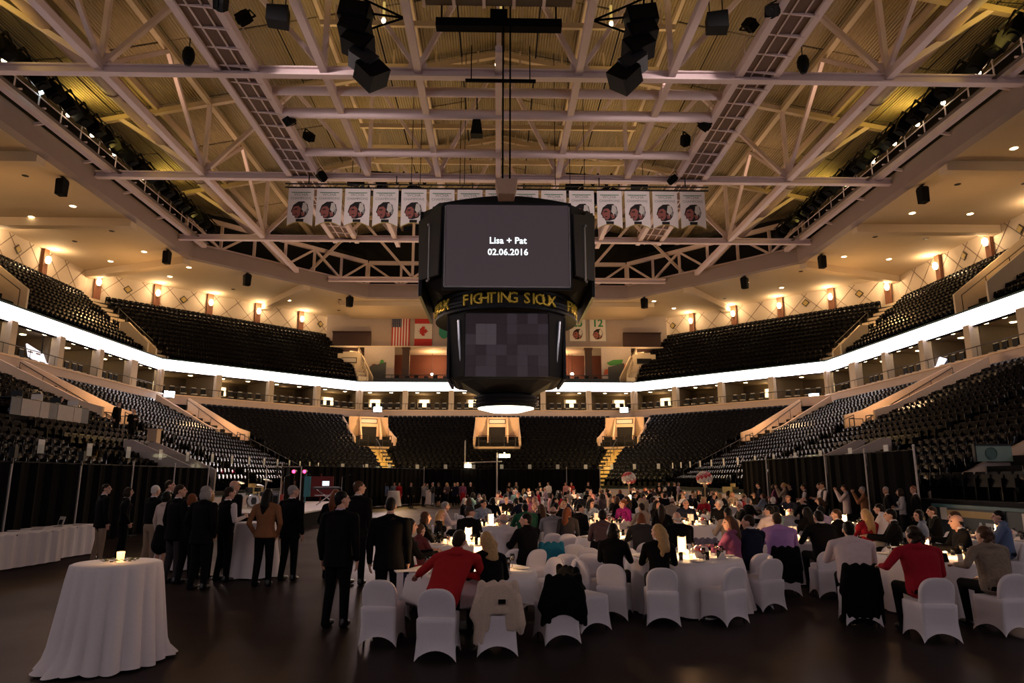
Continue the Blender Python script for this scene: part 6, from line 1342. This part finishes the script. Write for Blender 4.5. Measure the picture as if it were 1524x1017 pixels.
pose('stand_down', arms='down'); pose('stand_right', arms='down', yaw=-.75, tilt=.12); pose('stand_left', arms='down', yaw=.75, tilt=.12); pose('stand_fold', arms='fold', suit=False); pose('stand_photo', arms='photo'); pose('stand_hold', arms='hold', yaw=.3, tilt=.15)
pose('vest_hold', arms='hold', suit=False, yaw=-.35, vest=True); pose('vest_fold', arms='fold', suit=False, vest=True); pose('stand_broad', arms='down', wide=1.08); pose('stand_pocket', arms='pocket', yaw=-.4, wide=1.06); pose('shirt_hold', arms='hold', suit=False, yaw=-.35); pose('woman_dress', male=False, dress=.55, arms='down', suit=False); pose('woman_hold', male=False, arms='fold', suit=False, yaw=-.3); pose('woman_photo', male=False, dress=.5, arms='photo', suit=False); pose('woman_coat', male=False, arms='pocket', suit=False, wide=1.18, yaw=-.2)
pose('seat_table', seat=True, arms='table'); pose('seat_left', seat=True, arms='table', yaw=.8); pose('seat_right', seat=True, arms='lap', yaw=-.8); pose('seat_shirt', seat=True, arms='table', suit=False); pose('seat_shirt_left', seat=True, arms='table', suit=False, yaw=.6, tilt=.1)
pose('seat_lean_right', seat=True, arms='out', suit=False, lean=(.16, .20), yaw=-.25, roll=.22, wide=1.1); pose('seat_lean_left', seat=True, male=False, arms='table', suit=False, lean=(-.10, .20), yaw=.3, roll=-.2)
pose('seat_woman', seat=True, male=False, arms='table', suit=False); pose('seat_woman_left', seat=True, male=False, arms='table', suit=False, yaw=.75); pose('seat_woman_right', seat=True, male=False, arms='lap', suit=False, yaw=-.7); pose('seat_broad', seat=True, arms='table', suit=False, wide=1.2, lean=(0, .10)); pose('seat_drape', seat=True, arms='drape', suit=False, wide=1.14, yaw=.25, lean=(-.03, .04))
def person(label, x, y, rz, ps, top, bot, hs, hc, sc=1.0, group=None, coll=None, skin=0, hat=None):
    me, hd, M, seat = POSES[ps]
    o = link('person', me, None, (x, y, 0)); o.rotation_euler = (0, 0, rz); o.scale = (sc, sc, sc if not seat else (1 + (sc - 1) * .5))
    for i, m in enumerate((SKM[skin], cloth(top), cloth(bot), SHOEM, cloth(coll) if coll else (cloth('white') if top in ('black', 'navy', 'charcoal') or ps.startswith('vest') else cloth(top)), EYEM)):
        o.material_slots[i].link = 'OBJECT'; o.material_slots[i].material = m
    tag(o, label, 'person', group)
    h = link('hair', HAIRS[hs], o, hd); h.rotation_euler = M.to_euler(); h.material_slots[0].link = 'OBJECT'; h.material_slots[0].material = HC[hc]
    if hat: c = cap_mb.build('cap', cloth(hat), o, loc=hd, smooth=False); c.rotation_euler = M.to_euler()
    return o
# ------------------------------------------------------------------ the crowd
def seated(label, x, y, face, ps, top, bot, hs, hc, sc=1., ch=True, chl=None, **k):
    """face = heading in radians the sitter looks along (0 = away from the camera, + = to the left)"""
    if ch:
        ws = label.split()[:11]
        while ws[-1] in ('a', 'the', 'of', 'in', 'and', 'at', 'on', 'with', 'right', 'left', 'beside', 'behind', 'over', 'from', 'seen', 'near', 'facing'): ws.pop()
        chair(x, y, face, chl or 'white chair of the ' + ' '.join(ws).rstrip(','))
    return person(label, x, y, face, ps, top, bot, hs, hc, sc, **k)
def to(x, y, tx, ty): return math.atan2(-(tx - x), ty - y)
# standing in the foreground and on the left
person('person standing in a black suit nearest the camera on the left, head turned right', -2.20, 9.95, -.25, 'stand_right', 'black', 'black', 'short', 'black', 1.03, coll='lilac')
person('tall person in a black suit standing just behind the nearest suited one', -2.70, 13.7, -.35, 'stand_right', 'black', 'black', 'short', 'brown', 1.10)
person('person with long brown hair standing behind the two black suits on the left', -3.35, 14.6, -.2, 'woman_coat', 'black', 'black', 'long', 'auburn', 1.0)
person('broad person in a black suit seen from behind, standing beyond the leftmost near chair', -1.50, 9.95, .05, 'stand_broad', 'black', 'black', 'crop', 'black', .98, coll='black')
person('person in a brown jacket with long dark hair seen from behind at the cocktail table', -4.42, 13.6, -.05, 'woman_coat', 'brown', 'black', 'long', 'black', 1.02)
person('grey haired person in a black suit standing right of the brown jacket', -4.15, 14.3, -.35, 'stand_right', 'black', 'black', 'short', 'grey', 1.05)
person('person in a white shirt and black waistcoat leaning on the cocktail table', -5.40, 14.2, -.6, 'vest_hold', 'black', 'black', 'short', 'dark', 1.03, coll='white')
person('grey haired person in a long black coat seen from behind, left of the white shirt', -5.45, 13.2, -.35, 'stand_pocket', 'black', 'black', 'bob', 'grey', 1.05, coll='black')
person('fair haired person in black standing behind the grey haired black coat', -5.95, 14.6, -.3, 'woman_coat', 'black', 'black', 'bob', 'blond', 1.0)
person('auburn haired person in black beside the tall suited one in the left group', -6.0, 13.9, -.3, 'woman_coat', 'black', 'black', 'bob', 'auburn', .96)
person('tall person in a black suit with white collar, left of the standing group', -6.30, 14.0, -.5, 'stand_right', 'black', 'charcoal', 'short', 'dark', 1.06)
person('person in a pale sequin top and dark skirt at the far left of the group', -7.25, 15.5, -.4, 'woman_dress', 'sequin', 'black', 'bob', 'black', .97)
person('white haired person in a black jacket standing left of the sequin top', -7.75, 16.0, -.5, 'stand_fold', 'black', 'tan', 'crop', 'white', 1.04)
person('person in dark clothes looking over the shoulder of the white haired one', -8.0, 17.2, -.55, 'stand_right', 'black', 'black', 'short', 'dark', 1.10)
person('person in a black jacket and tan trousers standing beyond the buffet table', -9.75, 17.6, -.7, 'stand_right', 'black', 'tan', 'short', 'dark', 1.05)
person('person in black beside the tan trousers near the left drapes', -9.35, 17.9, -.9, 'woman_coat', 'black', 'black', 'bob', 'dark', 1.0)
person('bald person in black between the white shirt and the stage', -6.1, 16.3, -.5, 'stand_right', 'black', 'black', 'bald', 'grey', 1.10)
# along the right drapes
RD = [('in a dark suit with white collar, leftmost by the right drapes', 12.3, 32.5, 1.2, 'stand_hold', 'navy', 'black', 'short', 'dark', 1.0), ('in a patterned top beside the pale dress by the right drapes', 12.1, 30.2, .9, 'woman_hold', 'print', 'black', 'bob', 'dark', .98), ('in a pale dress holding up a camera by the right drapes', 12.0, 28.9, .9, 'woman_photo', 'beige', 'rose', 'bun', 'blond', 1.02), ('in black right of the pale dress by the right drapes', 12.3, 29.0, 1.0, 'stand_left', 'black', 'black', 'short', 'dark', 1.0), ('in a pale shirt and black waistcoat by the right drapes', 12.0, 27.0, 1.1, 'vest_fold', 'charcoal', 'black', 'short', 'dark', 1.0), ('in a white shirt seen side on behind the drape pole', 12.4, 26.5, 1.4, 'shirt_hold', 'white', 'black', 'crop', 'dark', 1.03), ('in a white shirt and dark waistcoat left of the drape pole', 12.2, 25.8, 1.3, 'vest_fold', 'charcoal', 'black', 'short', 'dark', 1.05), ('in a white shirt raising a glass by the right drapes', 12.4, 24.6, 1.0, 'stand_photo', 'pinkwhite', 'black', 'short', 'dark', 1.0), ('in a brown jacket holding up a camera by the right drapes', 12.4, 23.4, 1.0, 'stand_photo', 'brown', 'charcoal', 'short', 'grey', .97), ('in a dark jacket and white shirt looking up by the right drapes', 12.3, 21.8, 1.2, 'stand_left', 'black', 'black', 'short', 'grey', .98), ('in a grey top near the last right drape', 12.4, 21.2, 1.2, 'woman_hold', 'grey', 'black', 'bob', 'dark', .95), ('in black almost lost against the last right drape', 12.7, 21.0, 1.2, 'stand_left', 'black', 'black', 'short', 'auburn', 1.0)]
for r_ in RD: person('person ' + r_[0], *r_[1:4], *r_[4:9], r_[9], skin=1)
# dancers and onlookers at the far end of the floor
FAR = [(-10.4, 47.5, 'stand_hold', 'white', 'black', 'dark', 'in a white shirt'), (-9.9, 49, 'stand_down', 'charcoal', 'black', 'dark', 'in charcoal'), (-9.0, 46.5, 'stand_fold', 'black', 'black', 'grey', 'in black with folded arms'), (-8.9, 50.5, 'woman_dress', 'black', 'black', 'blond', 'in a black dress'), (-8.15, 50.8, 'stand_pocket', 'blue', 'navy', 'dark', 'in a blue shirt'), (-7.55, 51.5, 'stand_pocket', 'denim', 'navy', 'brown', 'in a denim shirt'), (-7.1, 50.8, 'woman_dress', 'crimson', 'crimson', 'dark', 'in a dark red dress'), (-6.0, 48.8, 'stand_down', 'black', 'black', 'brown', 'in a black suit'), (-5.2, 49.8, 'stand_photo', 'grey', 'black', 'dark', 'in a grey shirt'), (-4.6, 50.4, 'stand_fold', 'charcoal', 'denim', 'grey', 'in charcoal with grey hair'), (-4.1, 49.4, 'woman_dress', 'black', 'black', 'brown', 'in a black dress'), (-3.5, 49.0, 'woman_hold', 'lace', 'black', 'blond', 'in dark lace'), (-3.0, 49.8, 'stand_hold', 'navy', 'black', 'dark', 'in navy'), (-2.4, 49.4, 'woman_dress', 'print', 'crimson', 'brown', 'in a printed dress'), (-2.9, 51.4, 'woman_coat', 'charcoal', 'black', 'blond', 'in a charcoal coat'), (-1.9, 50.4, 'stand_down', 'black', 'black', 'white', 'in black with white hair'),
       (.9, 52.4, 'stand_down', 'black', 'black', 'dark', 'in a black suit'), (1.45, 52.8, 'stand_pocket', 'charcoal', 'black', 'grey', 'in a charcoal suit'), (3.25, 52.5, 'stand_hold', 'black', 'black', 'dark', 'in black'), (3.85, 52, 'shirt_hold', 'white', 'black', 'dark', 'in a white shirt'), (5.1, 51.5, 'woman_dress', 'rose', 'black', 'brown', 'in a rose top'), (5.55, 51.8, 'woman_dress', 'red', 'red', 'dark', 'in a red dress'), (7.0, 53.4, 'stand_fold', 'black', 'black', 'brown', 'in black'), (12.0, 51.4, 'stand_down', 'black', 'black', 'dark', 'in black with white shirt front'), (12.6, 51.0, 'stand_down', 'navy', 'black', 'brown', 'in navy with a tie'), (13.0, 49.4, 'stand_hold', 'black', 'black', 'dark', 'in black holding a glass'), (13.3, 48.2, 'woman_hold', 'lilac', 'tan', 'brown', 'in a lilac top'), (13.0, 42.0, 'woman_coat', 'charcoal', 'black', 'grey', 'in a charcoal coat')]
for k, (x, y, ps, tp, bt, hc, lab) in enumerate(FAR):
    wm = ps.startswith('woman'); side = 'on the dance floor' if k < 16 else 'beyond the far tables'
    x = min(x, 12.6)
    person('far person %s %s, %s from left' % (lab, side, ORD[k if k < 16 else k - 16]), x, y, PI + ((k * 37) % 9 - 4) * .25, ps, tp, bt, ('bob', 'long')[k % 2] if wm else ('short', 'crop')[k % 2], hc, .95 + .02 * ((k * 5) % 5), skin=k % 3)
# the nearest table
T0 = (-.36, 9.85)
chair(-1.40, 9.06, -.12, 'empty white covered banquet chair, leftmost of the near row'); chair(-1.50, 10.55, -1.4, 'white covered banquet chair half hidden behind the leftmost near chair')
seated('person in a red shirt leaning right towards the blonde, seen from behind', -.66, 8.36, -.06, 'seat_lean_right', 'red', 'black', 'short', 'dark', 1.05)
seated('person with long wavy blonde hair in black beside the red shirt', .0, 8.56, .06, 'seat_lean_left', 'black', 'black', 'wavy', 'blond', 1.0)
chair(.75, 9.10, .25, 'white covered banquet chair with a black coat thrown over it, in the near row')
chair(-1.42, 11.3, -2.0, 'white covered banquet chair on the left side of the nearest table'); chair(.72, 11.0, 2.2, 'empty white chair on the right side of the nearest table'); chair(-.75, 11.3, 2.7, 'white chair facing the camera across the nearest table')
seated('person with long dark hair in black and a red skirt left of the nearest table', -1.40, 11.1, -1.2, 'seat_woman', 'black', 'crimson', 'long', 'black', 1.05)
seated('small child in a red checked shirt beside the long dark hair', -1.35, 12.4, -.8, 'seat_shirt', 'plaid', 'black', 'short', 'brown', .80)
# second table back
seated('fair haired person in black left of the second table', -1.45, 14.0, -1.3, 'seat_woman', 'black', 'black', 'bob', 'brown', 1.0)
seated('person with long fair hair in black farther left of the second table', -1.20, 14.8, -1.5, 'seat_woman_right', 'black', 'black', 'long', 'blond', 1.0)
seated('person in a black suit and backward looking cap at the second table', -.60, 15.2, -.5, 'seat_right', 'black', 'black', 'crop', 'brown', 1.06, hat='charcoal')
seated('bald person in a white shirt leaning over the second table', .20, 12.75, .55, 'seat_broad', 'white', 'black', 'bald', 'grey', 1.02)
seated('dark haired person in black right of the white shirt', .55, 12.6, .7, 'seat_left', 'black', 'black', 'short', 'black', 1.05, coll='black')
seated('person in a green jacket with a black bag behind, at the third middle table', .75, 17.4, .3, 'seat_broad', 'green', 'black', 'short', 'black', 1.05)
seated('long haired person in black beside the green jacket', 1.15, 17.9, .5, 'seat_woman', 'black', 'black', 'long', 'brown', 1.0)
seated('bald person in a grey suit seen from behind', 1.30, 16.2, -.1, 'seat_broad', 'grey', 'black', 'bald', 'brown', 1.0)
seated('person with long straight brown hair beside the grey suit', 1.62, 16.0, -.1, 'seat_woman_right', 'charcoal', 'black', 'long', 'auburn', 1.0)
seated('dark haired person in black turned right beyond the straight brown hair', 2.10, 17.9, -.9, 'seat_right', 'black', 'black', 'short', 'black', 1.0)
chair(.98, 13.4, .1, 'white chair with a bright blue jacket over its back'); chair(1.45, 13.6, .05, 'empty white chair right of the blue jacket'); chair(1.72, 12.9, -.3, 'empty white chair near the gap, pale back to the camera'); chair(1.25, 11.9, -.35, 'empty white chair turned in the gap between the near tables'); chair(.95, 11.0, 1.3, 'white chair seen edge on at the left of the gap'); chair(1.55, 12.0, -.05, 'second empty white chair in the gap between the near tables')
# near table right of the middle
chair(1.50, 10.95, -1.15, 'white chair seen edge on beside the dark haired person'); 
seated('person with dark hair in black on a white chair right of the gap', 1.74, 10.55, -.35, 'seat_woman', 'black', 'black', 'bob', 'black', .98)
seated('blonde person in black seen from behind at the near middle table', 2.32, 10.12, -.12, 'seat_woman_left', 'black', 'black', 'wavy', 'blond', 1.0)
chair(3.20, 10.15, .55, 'empty white chair turned left at the near middle table'); chair(4.10, 11.35, 1.25, 'white chair edge on right of the turned one'); chair(4.15, 11.15, .35, 'white chair right of the turned empty one')
seated('long haired person in a printed red blouse right of the near middle table', 3.92, 11.7, .8, 'seat_woman_left', 'print', 'black', 'long', 'brown', 1.05, ch=False)
seated('person in a dark jacket between the printed blouse and the purple shirt', 4.30, 11.9, .3, 'seat_left', 'navy', 'black', 'short', 'dark', 1.05)
seated('person in a purple shirt with a black coat on the chair', 5.05, 12.5, -.15, 'seat_broad', 'purple', 'black', 'short', 'dark', 1.05)
seated('white haired person in black beyond the near middle table', 3.55, 13.6, .1, 'seat_broad', 'black', 'black', 'bald', 'white', 1.0)
chair(4.12, 14.2, .0, 'white chair draped with a plaid scarf and pale coat'); chair(3.0, 12.7, PI + .1, 'white chair facing the camera behind the near middle table'); chair(3.5, 12.4, PI - .4, 'second white chair facing the camera behind the near middle table'); chair(2.45, 12.35, PI + .5, 'white chair behind the glasses of the near middle table'); chair(3.3, 14.6, -1.3, 'white chair edge on left of the white hair')
seated('short haired person in dark lace seen from behind', 2.05, 13.6, -.15, 'seat_woman', 'lace', 'black', 'crop', 'black', 1.08)
seated('brown haired person in a dark jacket right of the lace dress', 2.90, 13.9, .05, 'seat_broad', 'charcoal', 'black', 'bob', 'auburn', .95)
seated('person in a grey brown jacket facing the red collar, mid hall', 3.85, 18.5, .5, 'seat_shirt', 'beige', 'black', 'short', 'dark', 1.0)
seated('person with long dark hair in black, mid hall beside the beige back', 4.15, 17.6, -.3, 'seat_woman', 'black', 'black', 'long', 'dark', 1.0)
seated('person in a tan suit mid hall behind the printed blouse', 5.05, 15.2, .3, 'seat_shirt', 'beige', 'black', 'short', 'black', 1.03)
seated('person in a pinkish white shirt beyond the purple shirt', 6.20, 15.8, .3, 'seat_shirt_left', 'pinkwhite', 'black', 'short', 'black', 1.05)
seated('person in a mint blouse beside the long dark hair on the right', 6.65, 16.6, .5, 'seat_woman_left', 'mint', 'black', 'bob', 'black', 1.0)
seated('person with long dark hair in black beside the mint blouse', 7.10, 15.9, .4, 'seat_woman', 'black', 'black', 'long', 'black', 1.0)
seated('person in a lilac shirt right of the long dark hair', 7.75, 16.6, .3, 'seat_shirt', 'lilac', 'black', 'short', 'black', 1.0)
seated('broad person in black seen from behind on the right', 6.05, 12.9, .15, 'seat_broad', 'black', 'black', 'short', 'black', 1.08)
chair(5.70, 12.25, -.1, 'empty white chair in front of the broad black back')
seated('curly brown haired person in black beyond the broad back', 7.30, 14.9, .6, 'seat_woman_left', 'black', 'black', 'curly', 'brown', 1.0)
seated('person with long blonde curls in a red top on the right', 7.55, 14.2, .2, 'seat_woman', 'crimson', 'black', 'wavy', 'blond', 1.05)
seated('person in profile in a black suit and white shirt right of the blonde curls', 7.80, 13.7, 1.1, 'seat_table', 'black', 'black', 'short', 'black', 1.08)
seated('person in a white shirt and waistcoat behind the profile', 9.4, 17.0, .9, 'seat_shirt', 'white', 'black', 'short', 'black', 1.05)
seated('person in a denim shirt with dark hair right of the profile', 8.85, 14.5, .9, 'seat_woman_left', 'denim', 'black', 'bob', 'black', 1.0)
# near right table
seated('person in a pinkish white shirt seen from behind with a black coat on the chair', 5.10, 10.05, -.25, 'seat_broad', 'pinkwhite', 'black', 'short', 'black', 1.05)
seated('person in a crimson jacket with an arm over the white chair', 5.50, 9.08, -.05, 'seat_drape', 'crimson', 'black', 'curly', 'dark', 1.06)
seated('curly haired person in a flecked brown jacket at the right edge', 6.68, 9.42, .15, 'seat_drape', 'fleck', 'black', 'curly', 'brown', 1.02)
seated('person in glasses and a black suit facing left at the near right table', 7.85, 11.8, 1.25, 'seat_table', 'black', 'black', 'bald', 'black', 1.06)
seated('dark suited person behind the one in glasses', 8.75, 13.2, 1.1, 'seat_table', 'black', 'black', 'short', 'brown', 1.05)
seated('person in a pale blue shirt facing left at the far right table', 9.75, 13.4, 1.0, 'seat_shirt', 'blue', 'navy', 'short', 'black', 1.06)
seated('person in black in the shadow behind the pale blue shirt', 10.2, 16.2, 1.3, 'seat_table', 'black', 'black', 'short', 'dark', 1.0)
chair(7.15, 12.5, PI - .2, 'white chair across the near right table'); chair(6.3, 12.1, PI + .5, 'white chair behind the crimson jacket'); chair(8.3, 10.6, 1.5, 'white chair at the right side of the near right table'); chair(7.0, 12.9, .4, 'white chair left of the denim shirt')
# farther tables: sitters round each table
TOPS = ['black', 'charcoal', 'black', 'black', 'navy', 'black', 'charcoal', 'navy', 'white', 'black', 'grey', 'rose', 'black', 'lilac', 'beige', 'black', 'pinkwhite', 'print', 'black', 'mint', 'crimson', 'black', 'denim', 'lace']
rr = random.Random(21); done = set(o['label'] for o in COL.objects if 'label' in o)
SIDES = ['far side', 'far left', 'left', 'near left', 'near side', 'near right', 'right', 'far right']
for k, (nm, x, y, r_) in enumerate(TABLES):
    if k < 8: continue
    for q in range(8):
        a = q * PI / 4 + .2 * math.sin(k); sx, sy = x - math.sin(a) * 1.28, y + math.cos(a) * 1.28
        if k in (8, 10) and q in (4, 5, 3): continue
        if k in (9,) and q in (4, 5): continue
        face = a + PI; side = SIDES[q]; lab = '%s of %s' % (side, nm)
        if any((o.location.x - sx) ** 2 + (o.location.y - sy) ** 2 < .30 for o in COL.objects if o.get('category') in ('person', 'chair')): continue
        if rr.random() < (.84 if y > 22 else .7):
            tp = TOPS[rr.randrange(len(TOPS))]
            if k == 19 and q == 3: tp = 'red'
            if k == 9 and q == 7: tp = 'magenta'
            wm = rr.random() < .5; ps = rr.choice(['seat_woman', 'seat_woman_left', 'seat_woman_right'] if wm else ['seat_table', 'seat_left', 'seat_right', 'seat_shirt'])
            hs = rr.choice(['long', 'bob', 'wavy', 'bun', 'curly'] if wm else ['short', 'short', 'crop', 'bald']); hc = rr.choice(['dark', 'black', 'brown', 'blond', 'auburn'] if wm else ['dark', 'black', 'grey', 'brown', 'white'])
            seated('person in %s, %s' % (tp.replace('pinkwhite', 'pinkish white').replace('print', 'a printed top').replace('lace', 'dark lace'), lab), sx, sy, face, ps, tp, 'black', hs, hc, rr.uniform(.94, 1.06), skin=rr.randrange(3), chl='chair of the sitter, ' + lab)
        else: chair(sx, sy, face, 'empty white chair, ' + lab)
# press people in the left stand
for (x, y, rz, ps, tp, hs, hc, lab, zz_) in ((-19.6, 35.7, -1.7, 'stand_down', 'black', 'short', 'dark', 'standing person in a dark suit right of the press table in the left stand', 4.1), (-18.9, 35.9, -1.9, 'stand_hold', 'black', 'bald', 'white', 'standing white haired person in a dark suit and red tie beside the press table', 3.75), (-21.0, 33.2, -1.5, 'seat_table', 'black', 'short', 'dark', 'seated person in black behind the press table, nearer the standing pair', 4.5), (-21.0, 31.6, -1.5, 'seat_table', 'black', 'short', 'black', 'seated person in black behind the press table, middle one', 4.5)):
    o = person(lab, x, y, rz, ps, tp, 'black', hs, hc, 1.0); o.location.z = zz_
    if ps == 'seat_table':
        m = MB(); m.box((0, 0, .42), (.46, .44, .08)); m.box((0, -.24, .74), (.44, .06, .5)); m.tube([(0, 0, .02), (0, 0, .4)], .04, 6); m.box((0, 0, .02), (.5, .5, .03)); c = m.build('office_chair', DARK, loc=(x, y, zz_)); c.rotation_euler = (0, 0, rz); tag(c, 'dark office chair behind the press table, %s' % ('nearer the standing pair' if y > 33 else 'middle one'), 'chair')
m = MB(); m.box((0, 0, .55), (.5, .45, 1.1)); m.box((0, 0, 1.12), (.6, .55, .05)); tag(m.build('peach_pedestal', PEACH, loc=(-18.2, 36.9, 3.4)), 'peach pedestal box beside the standing pair in the left stand', 'pedestal')
# ------------------------------------------------------------------ coats over chairs
def coat(name, mcol, x, y, rz, label, side_drop=.45, hem=.30, twist=0., sleeves=True, mm=None, swag=None, hemf=None):
    P = []
    def lean(z): return -.205 - .30 * (z - .42) * (.75 + .35 * (z - .42))
    for s in (-1, 1):
        P += [('c', (s * .05, lean(.80) + .01, .805), (s * .19, lean(.72), .73), .045, .05, 0), ('c', (s * .19, lean(.80), .80), (s * .235, lean(.45) - .03, .45), .05, .055, 0)]
        if sleeves: P += [('c', (s * .22, lean(.64) - .03, .64), (s * .27, lean(.42) - .06, .46 - .1 * (s > 0)), .055, .058, 0), ('c', (s * .27, lean(.42) - .06, .46 - .1 * (s > 0)), (s * (.22 + .05 * s), lean(.3) - .05, hem + .06), .055, .035, 0)]
    for k in range(17):
        xx = -.20 + .025 * k; zb = hemf(xx) if hemf else hem + .16 * (1 - (abs(xx) / .22) ** 2) if sleeves else hem + .015 * math.sin(k * 1.1)
        P += [('c', (xx, lean(.79) - .02, .785 - .12 * (abs(xx) / .2) ** 3), (xx * 1.12, lean(.50) - .06 - .006 * (k % 3), .50), .034, .038, 0), ('c', (xx * 1.12, lean(.50) - .06 - .006 * (k % 3), .50), (xx * 1.25, lean(zb) - .05 - .012 * (k % 3), zb), .038, .030, 0)]
        P += [('c', (xx, lean(.79) + .03, .785 - .12 * (abs(xx) / .2) ** 3), (xx, lean(.60) + .075, .56), .028, .022, 0)]
    if swag:
        for k in range(6): P.append(('c', (.1 - .06 * k, -.25 - .02 * k, .72 - .05 * k), (swag[0] + .07 * k, swag[1] - .05 * k, swag[2] + .06 * k), .06, .05, 0))
    me = grow(P, .013, .5, name, 5, 1); o = link(name, me, None, (x, y, 0)); o.rotation_euler = (0, 0, rz); me.materials[0] = mm or cloth(mcol); return tag(o, label, 'coat')
BEIGE = mat('wool_beige', (.62, .46, .36), .95, nscale=40, noise=.15, bump=.4, bscale=60, sheen=.4)
o = coat('draped_jacket', None, .0, 8.56, .06, 'beige wool jacket with a black label draped over the chair of the blonde', mm=BEIGE, hem=.20, hemf=lambda x: .52 if abs(x) < .085 else (.15 if x < -.14 else .30)); m = MB(); m.box((.04, -.385, .62), (.085, .012, .05)); m.build('label_patch', cloth('black'), o)
coat('draped_coat', 'black', .75, 9.10, .25, 'black coat heaped over a white chair and trailing right, in the near row', hem=.22)
chair(1.22, 9.75, -1.05, 'white chair edge on under a black coat, at the end of the near row')
coat('draped_coat', 'black', 1.22, 9.75, -1.05, 'black coat over the edge on chair at the end of the near row', hem=.10)
coat('draped_coat', 'black', 5.10, 10.05, -.25, 'long black coat over the chair of the pinkish white shirt', hem=.06, sleeves=False)
coat('draped_coat', 'black', 5.05, 12.5, -.15, 'black coat over the chair of the purple shirt', hem=.25, sleeves=False)
coat('draped_jacket', 'teal', .98, 13.4, .1, 'bright blue jacket over a white chair in the middle', hem=.25, sleeves=False)
PLA = mat('scarf_plaid', (.05, .05, .09), .9, nscale=16, col2=(.24, .20, .26))
coat('plaid_scarf', None, 4.12, 14.2, 0, 'dark plaid scarf over a white chair behind the near middle table', mm=PLA, hem=.35, sleeves=False)
coat('draped_coat', 'black', 2.05, 13.6, -.15, 'black coat over the chair of the lace dress', hem=.08, sleeves=False)
t = empty('black_bag', (6.55, 10.55, .765), .3, 'black bag lying on the near right table', 'bag'); m = MB(); m.prism([(-.2, 0), (.2, 0), (.17, .13), (-.17, .13)], .2, O=(0, .1, 0)); m.build('bag_body', cloth('black'), t); m = MB(); m.tube([(-.1, 0, .13), (-.06, 0, .2), (.06, 0, .2), (.1, 0, .13)], .012, 6); m.build('strap', cloth('black'), t)
t = empty('napkin_runner', (-1.17, 9.5, .74), .3, 'white cloth with a navy stripe hanging off the nearest table edge', 'tablecloth')
m = MB(); m.box((0, 0, -.14), (.30, .02, .36)); m.box((0, .12, .03), (.30, .26, .015)); m.build('cloth', CLOTH, t); m = MB(); m.box((-.03, -.012, -.14), (.07, .01, .36)); m.build('stripe', NAVYC, t)
